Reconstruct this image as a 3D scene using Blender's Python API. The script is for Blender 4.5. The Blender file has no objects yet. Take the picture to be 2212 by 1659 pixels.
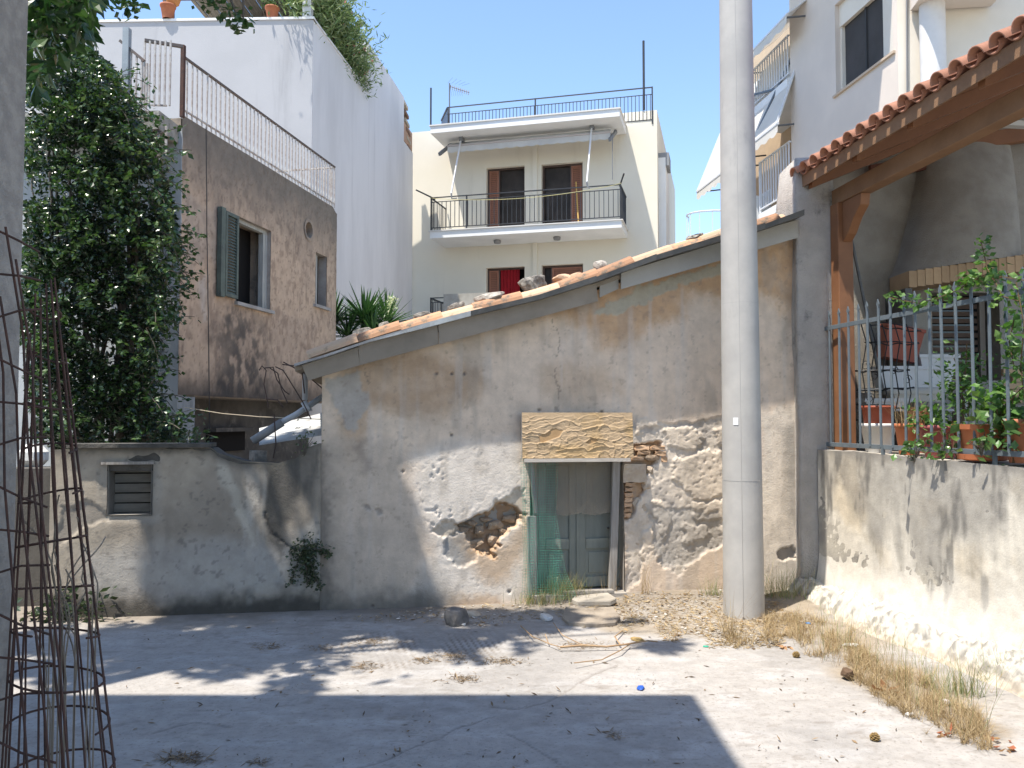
import bpy, bmesh, math, random
import numpy as np
from mathutils import Vector, Matrix, Euler
C = bpy.context; SC = C.scene
RND = random.Random(7); NR = np.random.default_rng(11)
R = math.radians
# ------------------------------------------------------------------ camera, sky, sun, exposure
EYE = 1.70; PITCH = R(2.43); F = 1790.0
cd = bpy.data.cameras.new('camera'); cam = bpy.data.objects.new('camera', cd); SC.collection.objects.link(cam)
cam.location = (0, 0, EYE); cam.rotation_euler = (R(90) + PITCH, 0, 0)
cd.sensor_width = 36; cd.lens = F / 2212 * 36; cd.clip_start = .05; cd.clip_end = 500
SC.camera = cam
SUN = Vector((.285, .235, -.93)).normalized()           # the way the light travels
W = bpy.data.worlds.new('World'); SC.world = W; W.use_nodes = True
wn = W.node_tree.nodes; wl = W.node_tree.links
sky = wn.new('ShaderNodeTexSky'); sky.sky_type = 'NISHITA'; sky.sun_disc = False
sky.sun_elevation = math.asin(-SUN.z)
sky.sun_rotation = math.atan2(-SUN.x, -SUN.y)
sky.air_density = .95; sky.dust_density = .35; sky.ozone_density = 2.5
wl.new(sky.outputs[0], wn['Background'].inputs[0]); wn['Background'].inputs[1].default_value = .15
sd = bpy.data.lights.new('sun', 'SUN'); sd.energy = 4.0; sd.angle = R(.7); sd.color = (1, .94, .855)
so = bpy.data.objects.new('sun', sd); SC.collection.objects.link(so)
so.rotation_euler = SUN.to_track_quat('-Z', 'Y').to_euler(); so.location = (-5, -5, 20)
SC.view_settings.view_transform = 'Standard'; SC.view_settings.look = 'None'
SC.view_settings.gamma = 1; SC.view_settings.exposure = 1.12
try: SC.view_settings.use_curve_mapping = False
except Exception: pass
# ------------------------------------------------------------------ unprojection onto real planes
fw = np.array([0, math.cos(PITCH), math.sin(PITCH)]); up = np.array([0, -math.sin(PITCH), math.cos(PITCH)])
CAM = np.array([0, 0, EYE])
def ray(x, y): return np.array([(x - 1106) / F, 0, 0]) + fw + up * ((829.5 - y) / F)
def PZ(x, y, z=0.0):
    d = ray(x, y); return CAM + d * ((z - EYE) / d[2])
def PY(x, y, Y):
    d = ray(x, y); return CAM + d * (Y / d[1])
def proj(X, Y, Z):
    dz = Z - EYE; c = Y * fw[1] + dz * fw[2]; u = Y * up[1] + dz * up[2]
    return 1106 + F * X / c, 829.5 - F * u / c
class Frame:
    """vertical plane: s runs to the right as seen from the front, w out of the wall, z up"""
    def __init__(s, o, a):
        s.o = np.array(o, float); a = np.array(a, float); s.a = a / np.linalg.norm(a); s.n = np.array([s.a[1], -s.a[0]])
    def f(s, S, w, z):
        q = s.o + s.a * S + s.n * w; return (q[0], q[1], z)
    def px(s, x, y, w=0.0):
        d = ray(x, y); o = s.o + s.n * w
        t = (o @ s.n) / (d[:2] @ s.n); P = CAM + d * t
        return float((P[:2] - o) @ s.a), float(P[2])
    def sx(s, x, w=0.0): return s.px(x, 900, w)[0]
HW = Frame((-3.8, 7.15), (6.7, 1.0))          # old house front and the low wall
BS = Frame((-4.44, 11), (1.01, 5.0))          # brown house, side to the lane
BFt = Frame((-4.44, 11), (1, -.05))           # brown house, front behind the ivy (s negative)
WS = Frame((-4.16, 17), (.12, 1.0))           # white house side
WF = Frame((-4.16, 17), (1, -.03))            # white house front (s negative)
YF = Frame((-3.23, 26.5), (1, -.259))         # cream apartment house
TB = Frame((6.83, 20), (.13, -1.0))           # tall house at the right, side wall (s toward camera)
GW = Frame((2.94, 8.0), (.197, -1.0))         # garden wall (s toward camera)
# ------------------------------------------------------------------ numpy noise
def _h(ix, iy, s):
    n = (ix.astype(np.int64) * 374761393 + iy.astype(np.int64) * 668265263 + s * 1274126177) & 0xffffffff
    n = ((n ^ (n >> 13)) * 1274126177) & 0xffffffff
    return ((n ^ (n >> 16)) & 0xffff) / 65535.0
def vn(x, y, s=0):
    x = np.asarray(x, float); y = np.asarray(y, float)
    ix = np.floor(x); iy = np.floor(y); fx = x - ix; fy = y - iy
    fx = fx * fx * (3 - 2 * fx); fy = fy * fy * (3 - 2 * fy)
    return (_h(ix, iy, s) * (1 - fx) + _h(ix + 1, iy, s) * fx) * (1 - fy) + (_h(ix, iy + 1, s) * (1 - fx) + _h(ix + 1, iy + 1, s) * fx) * fy
def fbm(x, y, s=0, o=5, g=.5):
    t = 0; a = 1; k = 0
    for i in range(o): t = t + a * vn(x * 2 ** i, y * 2 ** i, s + i * 17); k += a; a *= g
    return t / k
def sm(e0, e1, x):
    t = np.clip((x - e0) / (e1 - e0 + 1e-9), 0, 1); return t * t * (3 - 2 * t)
def sdpoly(px, py, poly):
    """signed distance to polygon, positive inside"""
    d = np.full(px.shape, 1e9); ins = np.zeros(px.shape, bool); n = len(poly)
    for i in range(n):
        x0, y0 = poly[i]; x1, y1 = poly[(i + 1) % n]
        ex, ey = x1 - x0, y1 - y0; t = np.clip(((px - x0) * ex + (py - y0) * ey) / (ex * ex + ey * ey + 1e-9), 0, 1)
        d = np.minimum(d, np.hypot(px - x0 - ex * t, py - y0 - ey * t))
        c = ((y0 > py) != (y1 > py)) & (px < (x1 - x0) * (py - y0) / ((y1 - y0) if y1 != y0 else 1e-9) + x0); ins ^= c
    return np.where(ins, d, -d)
def dline(px, py, pts):
    d = np.full(px.shape, 1e9)
    for (x0, y0), (x1, y1) in zip(pts[:-1], pts[1:]):
        ex, ey = x1 - x0, y1 - y0; t = np.clip(((px - x0) * ex + (py - y0) * ey) / (ex * ex + ey * ey + 1e-9), 0, 1)
        d = np.minimum(d, np.hypot(px - x0 - ex * t, py - y0 - ey * t))
    return d
def mixc(c, k, m): return c * (1 - m[..., None]) + np.array(k) * m[..., None]
def worley(x, y, s=0):
    """distance to nearest and second feature, and an id"""
    ix = np.floor(x); iy = np.floor(y); d1 = np.full(x.shape, 9.); d2 = np.full(x.shape, 9.); idd = np.zeros(x.shape); vx = np.zeros(x.shape); vy = np.zeros(x.shape)
    for i in (-1, 0, 1):
        for j in (-1, 0, 1):
            cx = ix + i; cy = iy + j; qx = cx + _h(cx, cy, s); qy = cy + _h(cx, cy, s + 9); d = np.hypot(x - qx, y - qy)
            n = d < d1; d2 = np.where(n, d1, np.minimum(d2, d)); d1 = np.where(n, d, d1)
            idd = np.where(n, _h(cx, cy, s + 5), idd); vx = np.where(n, x - qx, vx); vy = np.where(n, y - qy, vy)
    return d1, d2, idd, vx, vy
# ------------------------------------------------------------------ materials
MC = {}
def M(name, col, col2=None, scale=3, rough=.85, bump=.25, bscale=60, bdist=.01, metal=0, stretch=(1, 1, 1), attr=False,
      col3=None, s3=1.2, t3=(.5, .6), spec=.25, trans=0, coords='Object', st3=None, vary=.0, alpha=1):
    if name in MC: return MC[name]
    m = bpy.data.materials.new(name); m.use_nodes = True; nt = m.node_tree; N = nt.nodes; L = nt.links
    b = N['Principled BSDF']; b.inputs['Roughness'].default_value = rough; b.inputs['Metallic'].default_value = metal
    b.inputs['Specular IOR Level'].default_value = spec
    tc = N.new('ShaderNodeTexCoord'); src = tc.outputs['Object']
    if coords == 'World':
        g = N.new('ShaderNodeNewGeometry'); src = g.outputs['Position']
    mp = N.new('ShaderNodeMapping'); mp.inputs['Scale'].default_value = stretch; L.new(src, mp.inputs[0])
    def noise(sc, det=6, ro=.6, v=None):
        n = N.new('ShaderNodeTexNoise'); n.inputs['Scale'].default_value = sc; n.inputs['Detail'].default_value = det
        n.inputs['Roughness'].default_value = ro; L.new(v or mp.outputs[0], n.inputs['Vector']); return n.outputs['Fac']
    def ramp(fac, a, bb):
        r = N.new('ShaderNodeMapRange'); r.inputs[1].default_value = a; r.inputs[2].default_value = bb; r.interpolation_type = 'SMOOTHSTEP'
        L.new(fac, r.inputs[0]); return r.outputs[0]
    def mix(f, a, bb, t='MIX'):
        x = N.new('ShaderNodeMix'); x.data_type = 'RGBA'; x.blend_type = t
        if isinstance(f, float): x.inputs[0].default_value = f
        else: L.new(f, x.inputs[0])
        for k, v in ((6, a), (7, bb)):
            if isinstance(v, tuple): x.inputs[k].default_value = (*v[:3], 1)
            else: L.new(v, x.inputs[k])
        return x.outputs[2]
    if attr:
        at = N.new('ShaderNodeAttribute'); at.attribute_name = 'Col'; base = at.outputs['Color']
        c = mix(ramp(noise(scale, 8, .65), .3, .7), mix(1.0, base, (.88, .875, .87), 'MULTIPLY'), mix(1.0, base, (1.09, 1.085, 1.08), 'MULTIPLY'))
    else:
        c = mix(ramp(noise(scale), .32, .68), tuple(col), tuple(col2 or col))
    if col3:
        v3 = None
        if st3:
            mp3 = N.new('ShaderNodeMapping'); mp3.inputs['Scale'].default_value = st3; L.new(src, mp3.inputs[0]); v3 = mp3.outputs[0]
        c = mix(ramp(noise(s3, 9, .68, v3), *t3), c, tuple(col3))
    if vary:
        oi = N.new('ShaderNodeObjectInfo'); hs = N.new('ShaderNodeHueSaturation')
        r = N.new('ShaderNodeMapRange'); r.inputs[3].default_value = 1 - vary; r.inputs[4].default_value = 1 + vary
        L.new(oi.outputs['Random'], r.inputs[0]); L.new(r.outputs[0], hs.inputs['Value']); L.new(c, hs.inputs['Color']); c = hs.outputs[0]
    L.new(c, b.inputs['Base Color'])
    if bump:
        bp = N.new('ShaderNodeBump'); bp.inputs['Strength'].default_value = bump; bp.inputs['Distance'].default_value = bdist
        L.new(noise(bscale, 7, .7), bp.inputs['Height']); L.new(bp.outputs[0], b.inputs['Normal'])
    if trans:
        tr = N.new('ShaderNodeBsdfTranslucent'); hs = N.new('ShaderNodeHueSaturation'); hs.inputs['Saturation'].default_value = 1.2; hs.inputs['Value'].default_value = 1.6
        L.new(c, hs.inputs['Color']); L.new(hs.outputs[0], tr.inputs[0]); ms = N.new('ShaderNodeMixShader'); ms.inputs[0].default_value = trans
        L.new(b.outputs[0], ms.inputs[1]); L.new(tr.outputs[0], ms.inputs[2]); L.new(ms.outputs[0], N['Material Output'].inputs[0])
    if alpha < 1: b.inputs['Alpha'].default_value = alpha
    MC[name] = m; return m
# ------------------------------------------------------------------ meshes and objects
ORG = {}
def wo(o): return ORG.get(o.name, Vector((0, 0, 0))) if o else Vector((0, 0, 0))
def reg(name, data, loc, parent=None):
    o = bpy.data.objects.new(name, data); SC.collection.objects.link(o); ORG[o.name] = Vector(loc)
    if parent: o.parent = parent; o.location = Vector(loc) - wo(parent)
    else: o.location = loc
    return o
def tag(o, label=None, cat=None, group=None, kind=None):
    if label: o['label'] = label
    if cat: o['category'] = cat
    if group: o['group'] = group
    if kind: o['kind'] = kind
    return o
def thing(name, loc, label, cat, group=None): return tag(reg(name, None, loc), label, cat, group)
class MB:
    def __init__(s): s.v = []; s.f = []; s.m = []; s.mi = 0; s.c = None
    def hexa(s, p):                      # p: bottom 4 ccw, top 4
        k = len(s.v); s.v += [tuple(map(float, q)) for q in p]
        for q in ((3, 2, 1, 0), (4, 5, 6, 7), (0, 1, 5, 4), (1, 2, 6, 5), (2, 3, 7, 6), (3, 0, 4, 7)): s.f.append(tuple(k + i for i in q)); s.m.append(s.mi)
        return s
    def box(s, c, d, rz=0, rx=0, ry=0):
        m = Euler((rx, ry, rz)).to_matrix(); c = Vector(c)
        P = [c + m @ Vector((a * d[0] / 2, b * d[1] / 2, e * d[2] / 2)) for e in (-1, 1) for a, b in ((-1, -1), (1, -1), (1, 1), (-1, 1))]
        return s.hexa(P)
    def fb(s, Fr, s0, s1, w0, w1, z0, z1):
        return s.hexa([Fr.f(a, b, z) for z in (z0, z1) for a, b in ((s0, w1), (s1, w1), (s1, w0), (s0, w0))])
    def quad(s, *p):
        k = len(s.v); s.v += [tuple(map(float, q)) for q in p]; s.f.append(tuple(range(k, k + len(p)))); s.m.append(s.mi); return s
    def bar(s, a, b, w, h=None, upv=(0, 0, 1)):
        h = h or w; a = Vector(a); b = Vector(b); d = (b - a).normalized(); u = Vector(upv)
        x = d.cross(u)
        if x.length < 1e-3: x = d.cross(Vector((0, 1, 0)))
        x.normalize(); y = x.cross(d).normalized(); x = x * w / 2; y = y * h / 2
        return s.hexa([a - x - y, a + x - y, a + x + y, a - x + y, b - x - y, b + x - y, b + x + y, b - x + y])
    def tube(s, pts, r, n=6, cap=True):
        pts = [Vector(p) for p in pts]; k0 = len(s.v); rr = r if hasattr(r, '__len__') else [r] * len(pts); ref = None
        for i, p in enumerate(pts):
            d = (pts[min(i + 1, len(pts) - 1)] - pts[max(i - 1, 0)]).normalized()
            if ref is None: ref = d.orthogonal().normalized()
            x = (ref - d * ref.dot(d)).normalized(); y = d.cross(x); ref = x
            for j in range(n):
                t = 2 * math.pi * j / n; s.v.append(tuple(p + (x * math.cos(t) + y * math.sin(t)) * rr[i]))
        for i in range(len(pts) - 1):
            for j in range(n):
                a = k0 + i * n + j; b = k0 + i * n + (j + 1) % n; s.f.append((a, b, b + n, a + n)); s.m.append(s.mi)
        if cap:
            s.f.append(tuple(k0 + j for j in reversed(range(n)))); s.m.append(s.mi)
            s.f.append(tuple(k0 + (len(pts) - 1) * n + j for j in range(n))); s.m.append(s.mi)
        return s
    def lathe(s, c, prof, n=24, sq=0):
        c = Vector(c); k0 = len(s.v)
        for r, z in prof:
            for j in range(n):
                t = 2 * math.pi * j / n; q = r
                if sq: q = r / max(abs(math.cos(t)), abs(math.sin(t))) ** sq
                s.v.append((c.x + q * math.cos(t), c.y + q * math.sin(t), c.z + z))
        for i in range(len(prof) - 1):
            for j in range(n):
                a = k0 + i * n + j; b = k0 + i * n + (j + 1) % n; s.f.append((a, b, b + n, a + n)); s.m.append(s.mi)
        return s
    def prism(s, poly, off):             # poly: list of 3d points, off: vector
        k = len(s.v); n = len(poly); off = Vector(off); s.v += [tuple(map(float, p)) for p in poly] + [tuple(Vector(p) + off) for p in poly]
        s.f.append(tuple(k + i for i in range(n))); s.f.append(tuple(k + n + i for i in reversed(range(n)))); s.m += [s.mi] * 2
        for i in range(n): j = (i + 1) % n; s.f.append((k + i, k + n + i, k + n + j, k + j)); s.m.append(s.mi)
        return s
    def mesh(s, name, mats, origin=(0, 0, 0), smooth=False):
        me = bpy.data.meshes.new(name); o = Vector(origin)
        me.from_pydata([tuple(Vector(v) - o) for v in s.v], [], s.f)
        for m in (mats if isinstance(mats, (list, tuple)) else [mats]): me.materials.append(m)
        if any(s.m): me.polygons.foreach_set('material_index', s.m)
        if smooth: me.polygons.foreach_set('use_smooth', [True] * len(me.polygons))
        me.update(); return me
    def build(s, name, mats, parent=None, smooth=False, bevel=0, fix=True, **kw):
        a = np.array(s.v); o = Vector(((a[:, 0].min() + a[:, 0].max()) / 2, (a[:, 1].min() + a[:, 1].max()) / 2, a[:, 2].min()))
        me = s.mesh(name, mats, o, smooth)
        if fix or bevel:
            bm = bmesh.new(); bm.from_mesh(me); bmesh.ops.recalc_face_normals(bm, faces=bm.faces[:])
            if bevel: bmesh.ops.bevel(bm, geom=bm.edges[:], offset=bevel, segments=1, affect='EDGES', profile=.5)
            bm.to_mesh(me); bm.free()
        ob = reg(name, me, o, parent)
        if kw: tag(ob, **kw)
        return ob
def nmesh(name, V, Fc, mats, col=None, parent=None, smooth=True, origin=None, **kw):
    """numpy mesh; Fc an (n,4) or (n,3) int array; col an (nv,3) albedo for the material's own pattern"""
    V = np.asarray(V, float); Fc = np.asarray(Fc, np.int32); o = Vector(origin) if origin is not None else Vector(((V[:, 0].min() + V[:, 0].max()) / 2, (V[:, 1].min() + V[:, 1].max()) / 2, V[:, 2].min()))
    me = bpy.data.meshes.new(name); nv = len(V); nf, k = Fc.shape
    me.vertices.add(nv); me.vertices.foreach_set('co', (V - np.array(o)).ravel())
    me.loops.add(nf * k); me.loops.foreach_set('vertex_index', Fc.ravel())
    me.polygons.add(nf); me.polygons.foreach_set('loop_start', np.arange(0, nf * k, k)); me.polygons.foreach_set('loop_total', np.full(nf, k))
    me.polygons.foreach_set('use_smooth', np.full(nf, smooth))
    for m in (mats if isinstance(mats, (list, tuple)) else [mats]): me.materials.append(m)
    if col is not None:
        at = me.color_attributes.new('Col', 'FLOAT_COLOR', 'POINT'); at.data.foreach_set('color', np.concatenate([col, np.ones((nv, 1))], 1).astype(np.float32).ravel())
    me.update(calc_edges=True); me.validate()
    ob = reg(name, me, o, parent)
    if kw: tag(ob, **kw)
    return ob
def gridfaces(nu, nv):
    i = np.arange(nu - 1)[:, None] * nv + np.arange(nv - 1)[None, :]
    return np.stack([i, i + nv, i + nv + 1, i + 1], -1).reshape(-1, 4)
def inst(me, name, parent, loc, rot=None, scale=None, **kw):
    o = reg(name, me, loc, parent)
    if rot is not None: o.rotation_euler = rot
    if scale is not None: o.scale = scale
    if kw: tag(o, **kw)
    return o
def rock_mesh(name, mat, dims, seed, rough=.25, sub=2, flat=0):
    bm = bmesh.new(); bmesh.ops.create_icosphere(bm, subdivisions=sub, radius=1)
    from mathutils import noise as mn
    for v in bm.verts:
        p = v.co.copy(); k = 1 + rough * (mn.noise(p * 1.3 + Vector((seed * 3.1, 0, 0))) * 1.3 + .6 * mn.noise(p * 3.2 + Vector((0, seed * 1.7, 0))))
        q = p * k
        for a_ in range(7):
            t_ = seed * 2.4 + a_ * 1.9; nn = Vector((math.cos(t_) * math.cos(a_ * 1.3), math.sin(t_) * math.cos(a_ * 1.3), math.sin(a_ * 1.3))); lim = .68 + .12 * math.sin(seed + a_ * 3.7); ex = q.dot(nn) - lim
            if ex > 0: q -= nn * ex * .85
        v.co = Vector((q.x * dims[0] / 2, q.y * dims[1] / 2, q.z * dims[2] / 2))
    me = bpy.data.meshes.new(name); bm.to_mesh(me); bm.free(); me.materials.append(mat); return me
def leaves(name, P, size, mat, cols, parent=None, aspect=.5, droop=.3, nrm=None, rs=NR, jit=.35, fold=.25, **kw):
    """P (n,3); each leaf is a folded four-point blade of its own"""
    n = len(P); sz = size * (1 + jit * (rs.random(n) - .5) * 2)
    d = rs.normal(size=(n, 3)); d[:, 2] = d[:, 2] * .6 - droop; d /= np.linalg.norm(d, axis=1)[:, None]
    if nrm is None: q = rs.normal(size=(n, 3)); q[:, 2] += .9
    else: q = rs.normal(size=(n, 3)) * .6 + nrm
    sd_ = np.cross(d, q); sd_ /= np.linalg.norm(sd_, axis=1)[:, None] + 1e-9; up_ = np.cross(sd_, d)
    a = P; tip = P + d * sz[:, None]; mid = P + d * sz[:, None] * .45 - up_ * (sz * fold * .25)[:, None]
    hw = (sz * aspect * .5)[:, None]
    l = P + d * sz[:, None] * .45 + sd_ * hw; r = P + d * sz[:, None] * .45 - sd_ * hw
    V = np.stack([a, l, mid, r, tip], 1).reshape(-1, 3); b = np.arange(n)[:, None] * 5
    Fc = np.concatenate([b + [0, 2, 1], b + [1, 2, 4], b + [0, 3, 2], b + [2, 3, 4]], 1).reshape(-1, 3)
    c = np.array(cols)[rs.integers(0, len(cols), n)] * (1 + .35 * (rs.random((n, 1)) - .5)); c = np.repeat(c, 5, 0)
    return nmesh(name, V, Fc, mat, c, parent, smooth=False, **kw)
def blades(name, roots, h, w, mat, cols, lean=.5, parent=None, seg=3, rs=NR, curl=.6, **kw):
    n = len(roots); H = h * (.5 + rs.random(n)); az = rs.random(n) * 6.283; ln = lean * rs.random(n)
    dx = np.cos(az) * ln; dy = np.sin(az) * ln; px_ = -np.sin(az); py_ = np.cos(az); V = []
    for i in range(seg + 1):
        t = i / seg; k = H * (t * dx + curl * ln * t * t * np.cos(az)); k2 = H * (t * dy + curl * ln * t * t * np.sin(az)); z = H * t * (1 - .25 * ln * t)
        ww = w * (1 - t * .85) / 2
        for sg in (-1, 1): V.append(np.stack([roots[:, 0] + k + sg * px_ * ww, roots[:, 1] + k2 + sg * py_ * ww, roots[:, 2] + z], 1))
    V = np.stack(V, 1).reshape(-1, 3); m = 2 * (seg + 1); b = np.arange(n)[:, None] * m
    Fc = np.concatenate([b + [2 * i, 2 * i + 1, 2 * i + 3, 2 * i + 2] for i in range(seg)], 1).reshape(-1, 4)
    c = np.array(cols)[rs.integers(0, len(cols), n)] * (1 + .3 * (rs.random((n, 1)) - .5)); c = np.repeat(c, m, 0)
    return nmesh(name, V, Fc, mat, c, parent, smooth=False, **kw)
def wallholes(mb, Fr, s0, s1, z0, z1, holes, t, w=0.0):
    """a solid wall sheet with real openings; holes = (sa, sb, za, zb)"""
    S = sorted({s0, s1, *[h[0] for h in holes], *[h[1] for h in holes]}); Z = sorted({z0, z1, *[h[2] for h in holes], *[h[3] for h in holes]})
    for a, b in zip(S[:-1], S[1:]):
        for c, d in zip(Z[:-1], Z[1:]):
            ms, mz = (a + b) / 2, (c + d) / 2
            if any(h[0] < ms < h[1] and h[2] < mz < h[3] for h in holes): continue
            mb.quad(Fr.f(a, w, c), Fr.f(b, w, c), Fr.f(b, w, d), Fr.f(a, w, d)); mb.quad(Fr.f(b, w - t, c), Fr.f(a, w - t, c), Fr.f(a, w - t, d), Fr.f(b, w - t, d))
    def rim(a, b, c, d, inv):
        for p, q in (((a, c), (b, c)), ((b, c), (b, d)), ((b, d), (a, d)), ((a, d), (a, c))):
            pts = [Fr.f(p[0], w, p[1]), Fr.f(q[0], w, q[1]), Fr.f(q[0], w - t, q[1]), Fr.f(p[0], w - t, p[1])]
            if inv: pts.reverse()
            mb.quad(*pts)
    rim(s0, s1, z0, z1, True)
    for h in holes: rim(*h, False)
def shutter(Fr, s0, s1, w, z0, z1, mat, parent, n, name='shutter', t=.03, slat='slat', label=None):
    fr = MB(); b = .05
    fr.fb(Fr, s0, s0 + b, w - t, w, z0, z1); fr.fb(Fr, s1 - b, s1, w - t, w, z0, z1); fr.fb(Fr, s0 + b, s1 - b, w - t, w, z0, z0 + b); fr.fb(Fr, s0 + b, s1 - b, w - t, w, z1 - b, z1)
    o = fr.build(name, mat, parent)
    if label: o['label'] = label
    h = (z1 - z0 - 2 * b) / n; sl = MB().hexa([Fr.f(a, bb, z) for a, bb, z in ((s0 + b, w - t * .2, 0), (s1 - b, w - t * .2, 0), (s1 - b, w - t * .3, 0), (s0 + b, w - t * .3, 0), (s0 + b, w - t * .8, h * .95), (s1 - b, w - t * .8, h * .95), (s1 - b, w - t * .95, h * .95), (s0 + b, w - t * .95, h * .95))])
    p = Fr.f((s0 + s1) / 2, w - t / 2, 0); me = sl.mesh(slat, mat, p)
    for i in range(n): inst(me, slat, o, (p[0], p[1], z0 + b + i * h))
    return o
def railing(Fr, s0, s1, w, zb, zt, n, mat, parent, rail=.04, bw=.018, posts=(), mid=None, baluster='baluster', lab=None, brail=True, zb0=None):
    r = MB().fb(Fr, s0, s1, w - rail / 2, w + rail / 2, zt - rail * .7, zt); r.build('top_rail', mat, parent)
    if brail: MB().fb(Fr, s0, s1, w - rail * .35, w + rail * .35, zb, zb + rail * .6).build('bottom_rail', mat, parent)
    if mid: MB().fb(Fr, s0, s1, w - rail * .3, w + rail * .3, mid, mid + rail * .5).build('middle_rail', mat, parent)
    top = (mid or zt - rail * .7); me = None; lo = zb + (rail * .6 if brail else 0)
    for i in range(n):
        s = s0 + (s1 - s0) * (i + .5) / n; p = Fr.f(s, w, lo)
        if me is None: me = MB().fb(Fr, s - bw / 2, s + bw / 2, w - bw / 2, w + bw / 2, lo, top).mesh(baluster, mat, p)
        inst(me, baluster, parent, p)
    for s in posts: MB().fb(Fr, s - rail / 2, s + rail / 2, w - rail * .55, w + rail * .55, zb0 if zb0 is not None else zb - .06, zt + .003).build('post', mat, parent)
# ================================================================== ground
mGround = M('concrete_ground', (0, 0, 0), attr=True, scale=9, rough=.92, bump=.6, bscale=75, bdist=.008, coords='World', col3=(.21, .19, .165), s3=42, t3=(.53, .72))
def gz(X, Y):
    X = np.asarray(X, float); Y = np.asarray(Y, float)
    m = .085 * np.exp(-((X - 1.35) / 1.15) ** 2 - ((Y - 8.0) / .42) ** 2) + .05 * np.exp(-((X - 2.6) / .5) ** 2 - ((Y - 7.7) / .5) ** 2)
    return m + .012 * (fbm(X * .5 + 9, Y * .5, 3, 3) - .5)
def GP(x, y, dz=0):
    P = PZ(x, y, 0); P = PZ(x, y, float(gz(P[0], P[1])) + dz); return P
fx = np.arange(-3.7, 4.3, .016); fy = np.arange(3.3, 8.25, .016)
xs = np.concatenate([[-120, -30, -10, -5.5], fx, [5.5, 8, 20, 60, 120]]); ys = np.concatenate([[-60, -10, 0, 1.5, 2.5], fy, [9, 12, 25, 60, 200]])
GX, GY = np.meshgrid(xs, ys, indexing='ij'); DX, DY = proj(GX, np.maximum(GY, .5), 0 * GX)
near = ((GX > -6) & (GX < 5) & (GY > 1) & (GY < 9)).astype(float)
gzv = gz(GX, GY); gc = np.tile(np.array([.345, .322, .292]), (*GX.shape, 1))
n1 = fbm(GX * .9, GY * .9, 21, 5); gc = mixc(gc, [.27, .255, .235], sm(.45, .68, n1) * .7)
n2 = fbm(GX * 3, GY * 7, 22, 5); gc = mixc(gc, [.41, .395, .375], sm(.5, .7, n2) * .5)
# broom marks across, raked grooves near the house
broom = np.sin(GY * 200 + 6 * fbm(GX * .6, GY * .6, 5) * 2 + GX * 6) * sm(.45, .6, fbm(GX * .8, GY * 2, 31, 3)); gzv = gzv + broom * .0012 * near
gm = sm(0, 30, sdpoly(DX, DY, [(690, 1420), (760, 1352), (900, 1352), (1290, 1352), (1300, 1372), (1180, 1395), (1020, 1440), (760, 1468)]) + 40 * (fbm(GX * 3, GY * 3, 8) - .5)) * near
gr = .5 + .5 * np.sin((GX + .25 * GY + .02 * fbm(GX * 6, GY * 6, 3)) * 2 * math.pi / .05); gzv -= gm * (gr ** 2) * .007
gc = mixc(gc, [.17, .14, .11], gm * sm(.55, .95, gr) * sm(.35, .6, fbm(GX * 5, GY * 3, 77, 4)) * .8)
cr = np.full(GX.shape, 1e9); wob = 5 * (fbm(GX * 9, GY * 9, 41, 4) - .5) * 2
for L_ in ([(770, 1659), (806, 1652), (870, 1624), (900, 1612), (960, 1589), (985, 1574), (1029, 1560), (1069, 1547)], [(1100, 1533), (1114, 1531), (1146, 1526), (1191, 1512), (1223, 1494), (1251, 1475), (1293, 1452), (1330, 1438)],
           [(1095, 1586), (1128, 1600), (1160, 1619), (1198, 1643), (1215, 1655)], [(1251, 1475), (1300, 1486)], [(330, 1585), (420, 1560), (500, 1570)], [(1060, 1527), (1114, 1531)]):
    cr = np.minimum(cr, dline(DX + wob, DY + wob * .6, L_))
gc = mixc(gc, [.2, .175, .15], sm(2.4, .4, cr) * .6 * near); gzv -= sm(2.6, .4, cr) * .006 * near
wallY = 7.717 + .149 * GX; dw = wallY - GY
soil = sm(.62, .05, dw + .35 * (fbm(GX * 2.2, GY * 2.2, 51, 5) - .5) * 2 - .12 * sm(.2, 1.8, GX)) * near
gc = mixc(gc, [.20, .165, .125], soil * .75)
rs_ = sm(0, 60, sdpoly(DX, DY, [(1290, 1290), (1760, 1290), (2000, 1420), (2212, 1560), (2212, 1640), (1900, 1520), (1700, 1400), (1500, 1385), (1300, 1380)]) + 90 * (fbm(GX * 2.5, GY * 2.5, 61, 5) - .45)) * near
gc = mixc(gc, [.27, .215, .145], rs_ * .75)
sp = sm(.66, .74, fbm(GX * 9, GY * 22, 71, 4)) * sm(.35, .6, fbm(GX * .9, GY * 1.5, 72, 3)) * near
gc = mixc(gc, [.17, .14, .11], sp * .35)
sp2 = sm(.7, .76, fbm(GX * 30, GY * 55, 73, 3)) * near; gc = mixc(gc, [.20, .17, .14], sp2 * .3)
gzv += .0016 * (fbm(GX * 12, GY * 12, 81, 4) - .5) * near
ground = nmesh('ground', np.stack([GX, GY, gzv * near], -1).reshape(-1, 3), gridfaces(len(xs), len(ys)), mGround, gc.reshape(-1, 3), kind='structure', origin=(0, 0, 0))
ground['label'] = 'cracked pale concrete yard with raked grooves and dry litter'
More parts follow.
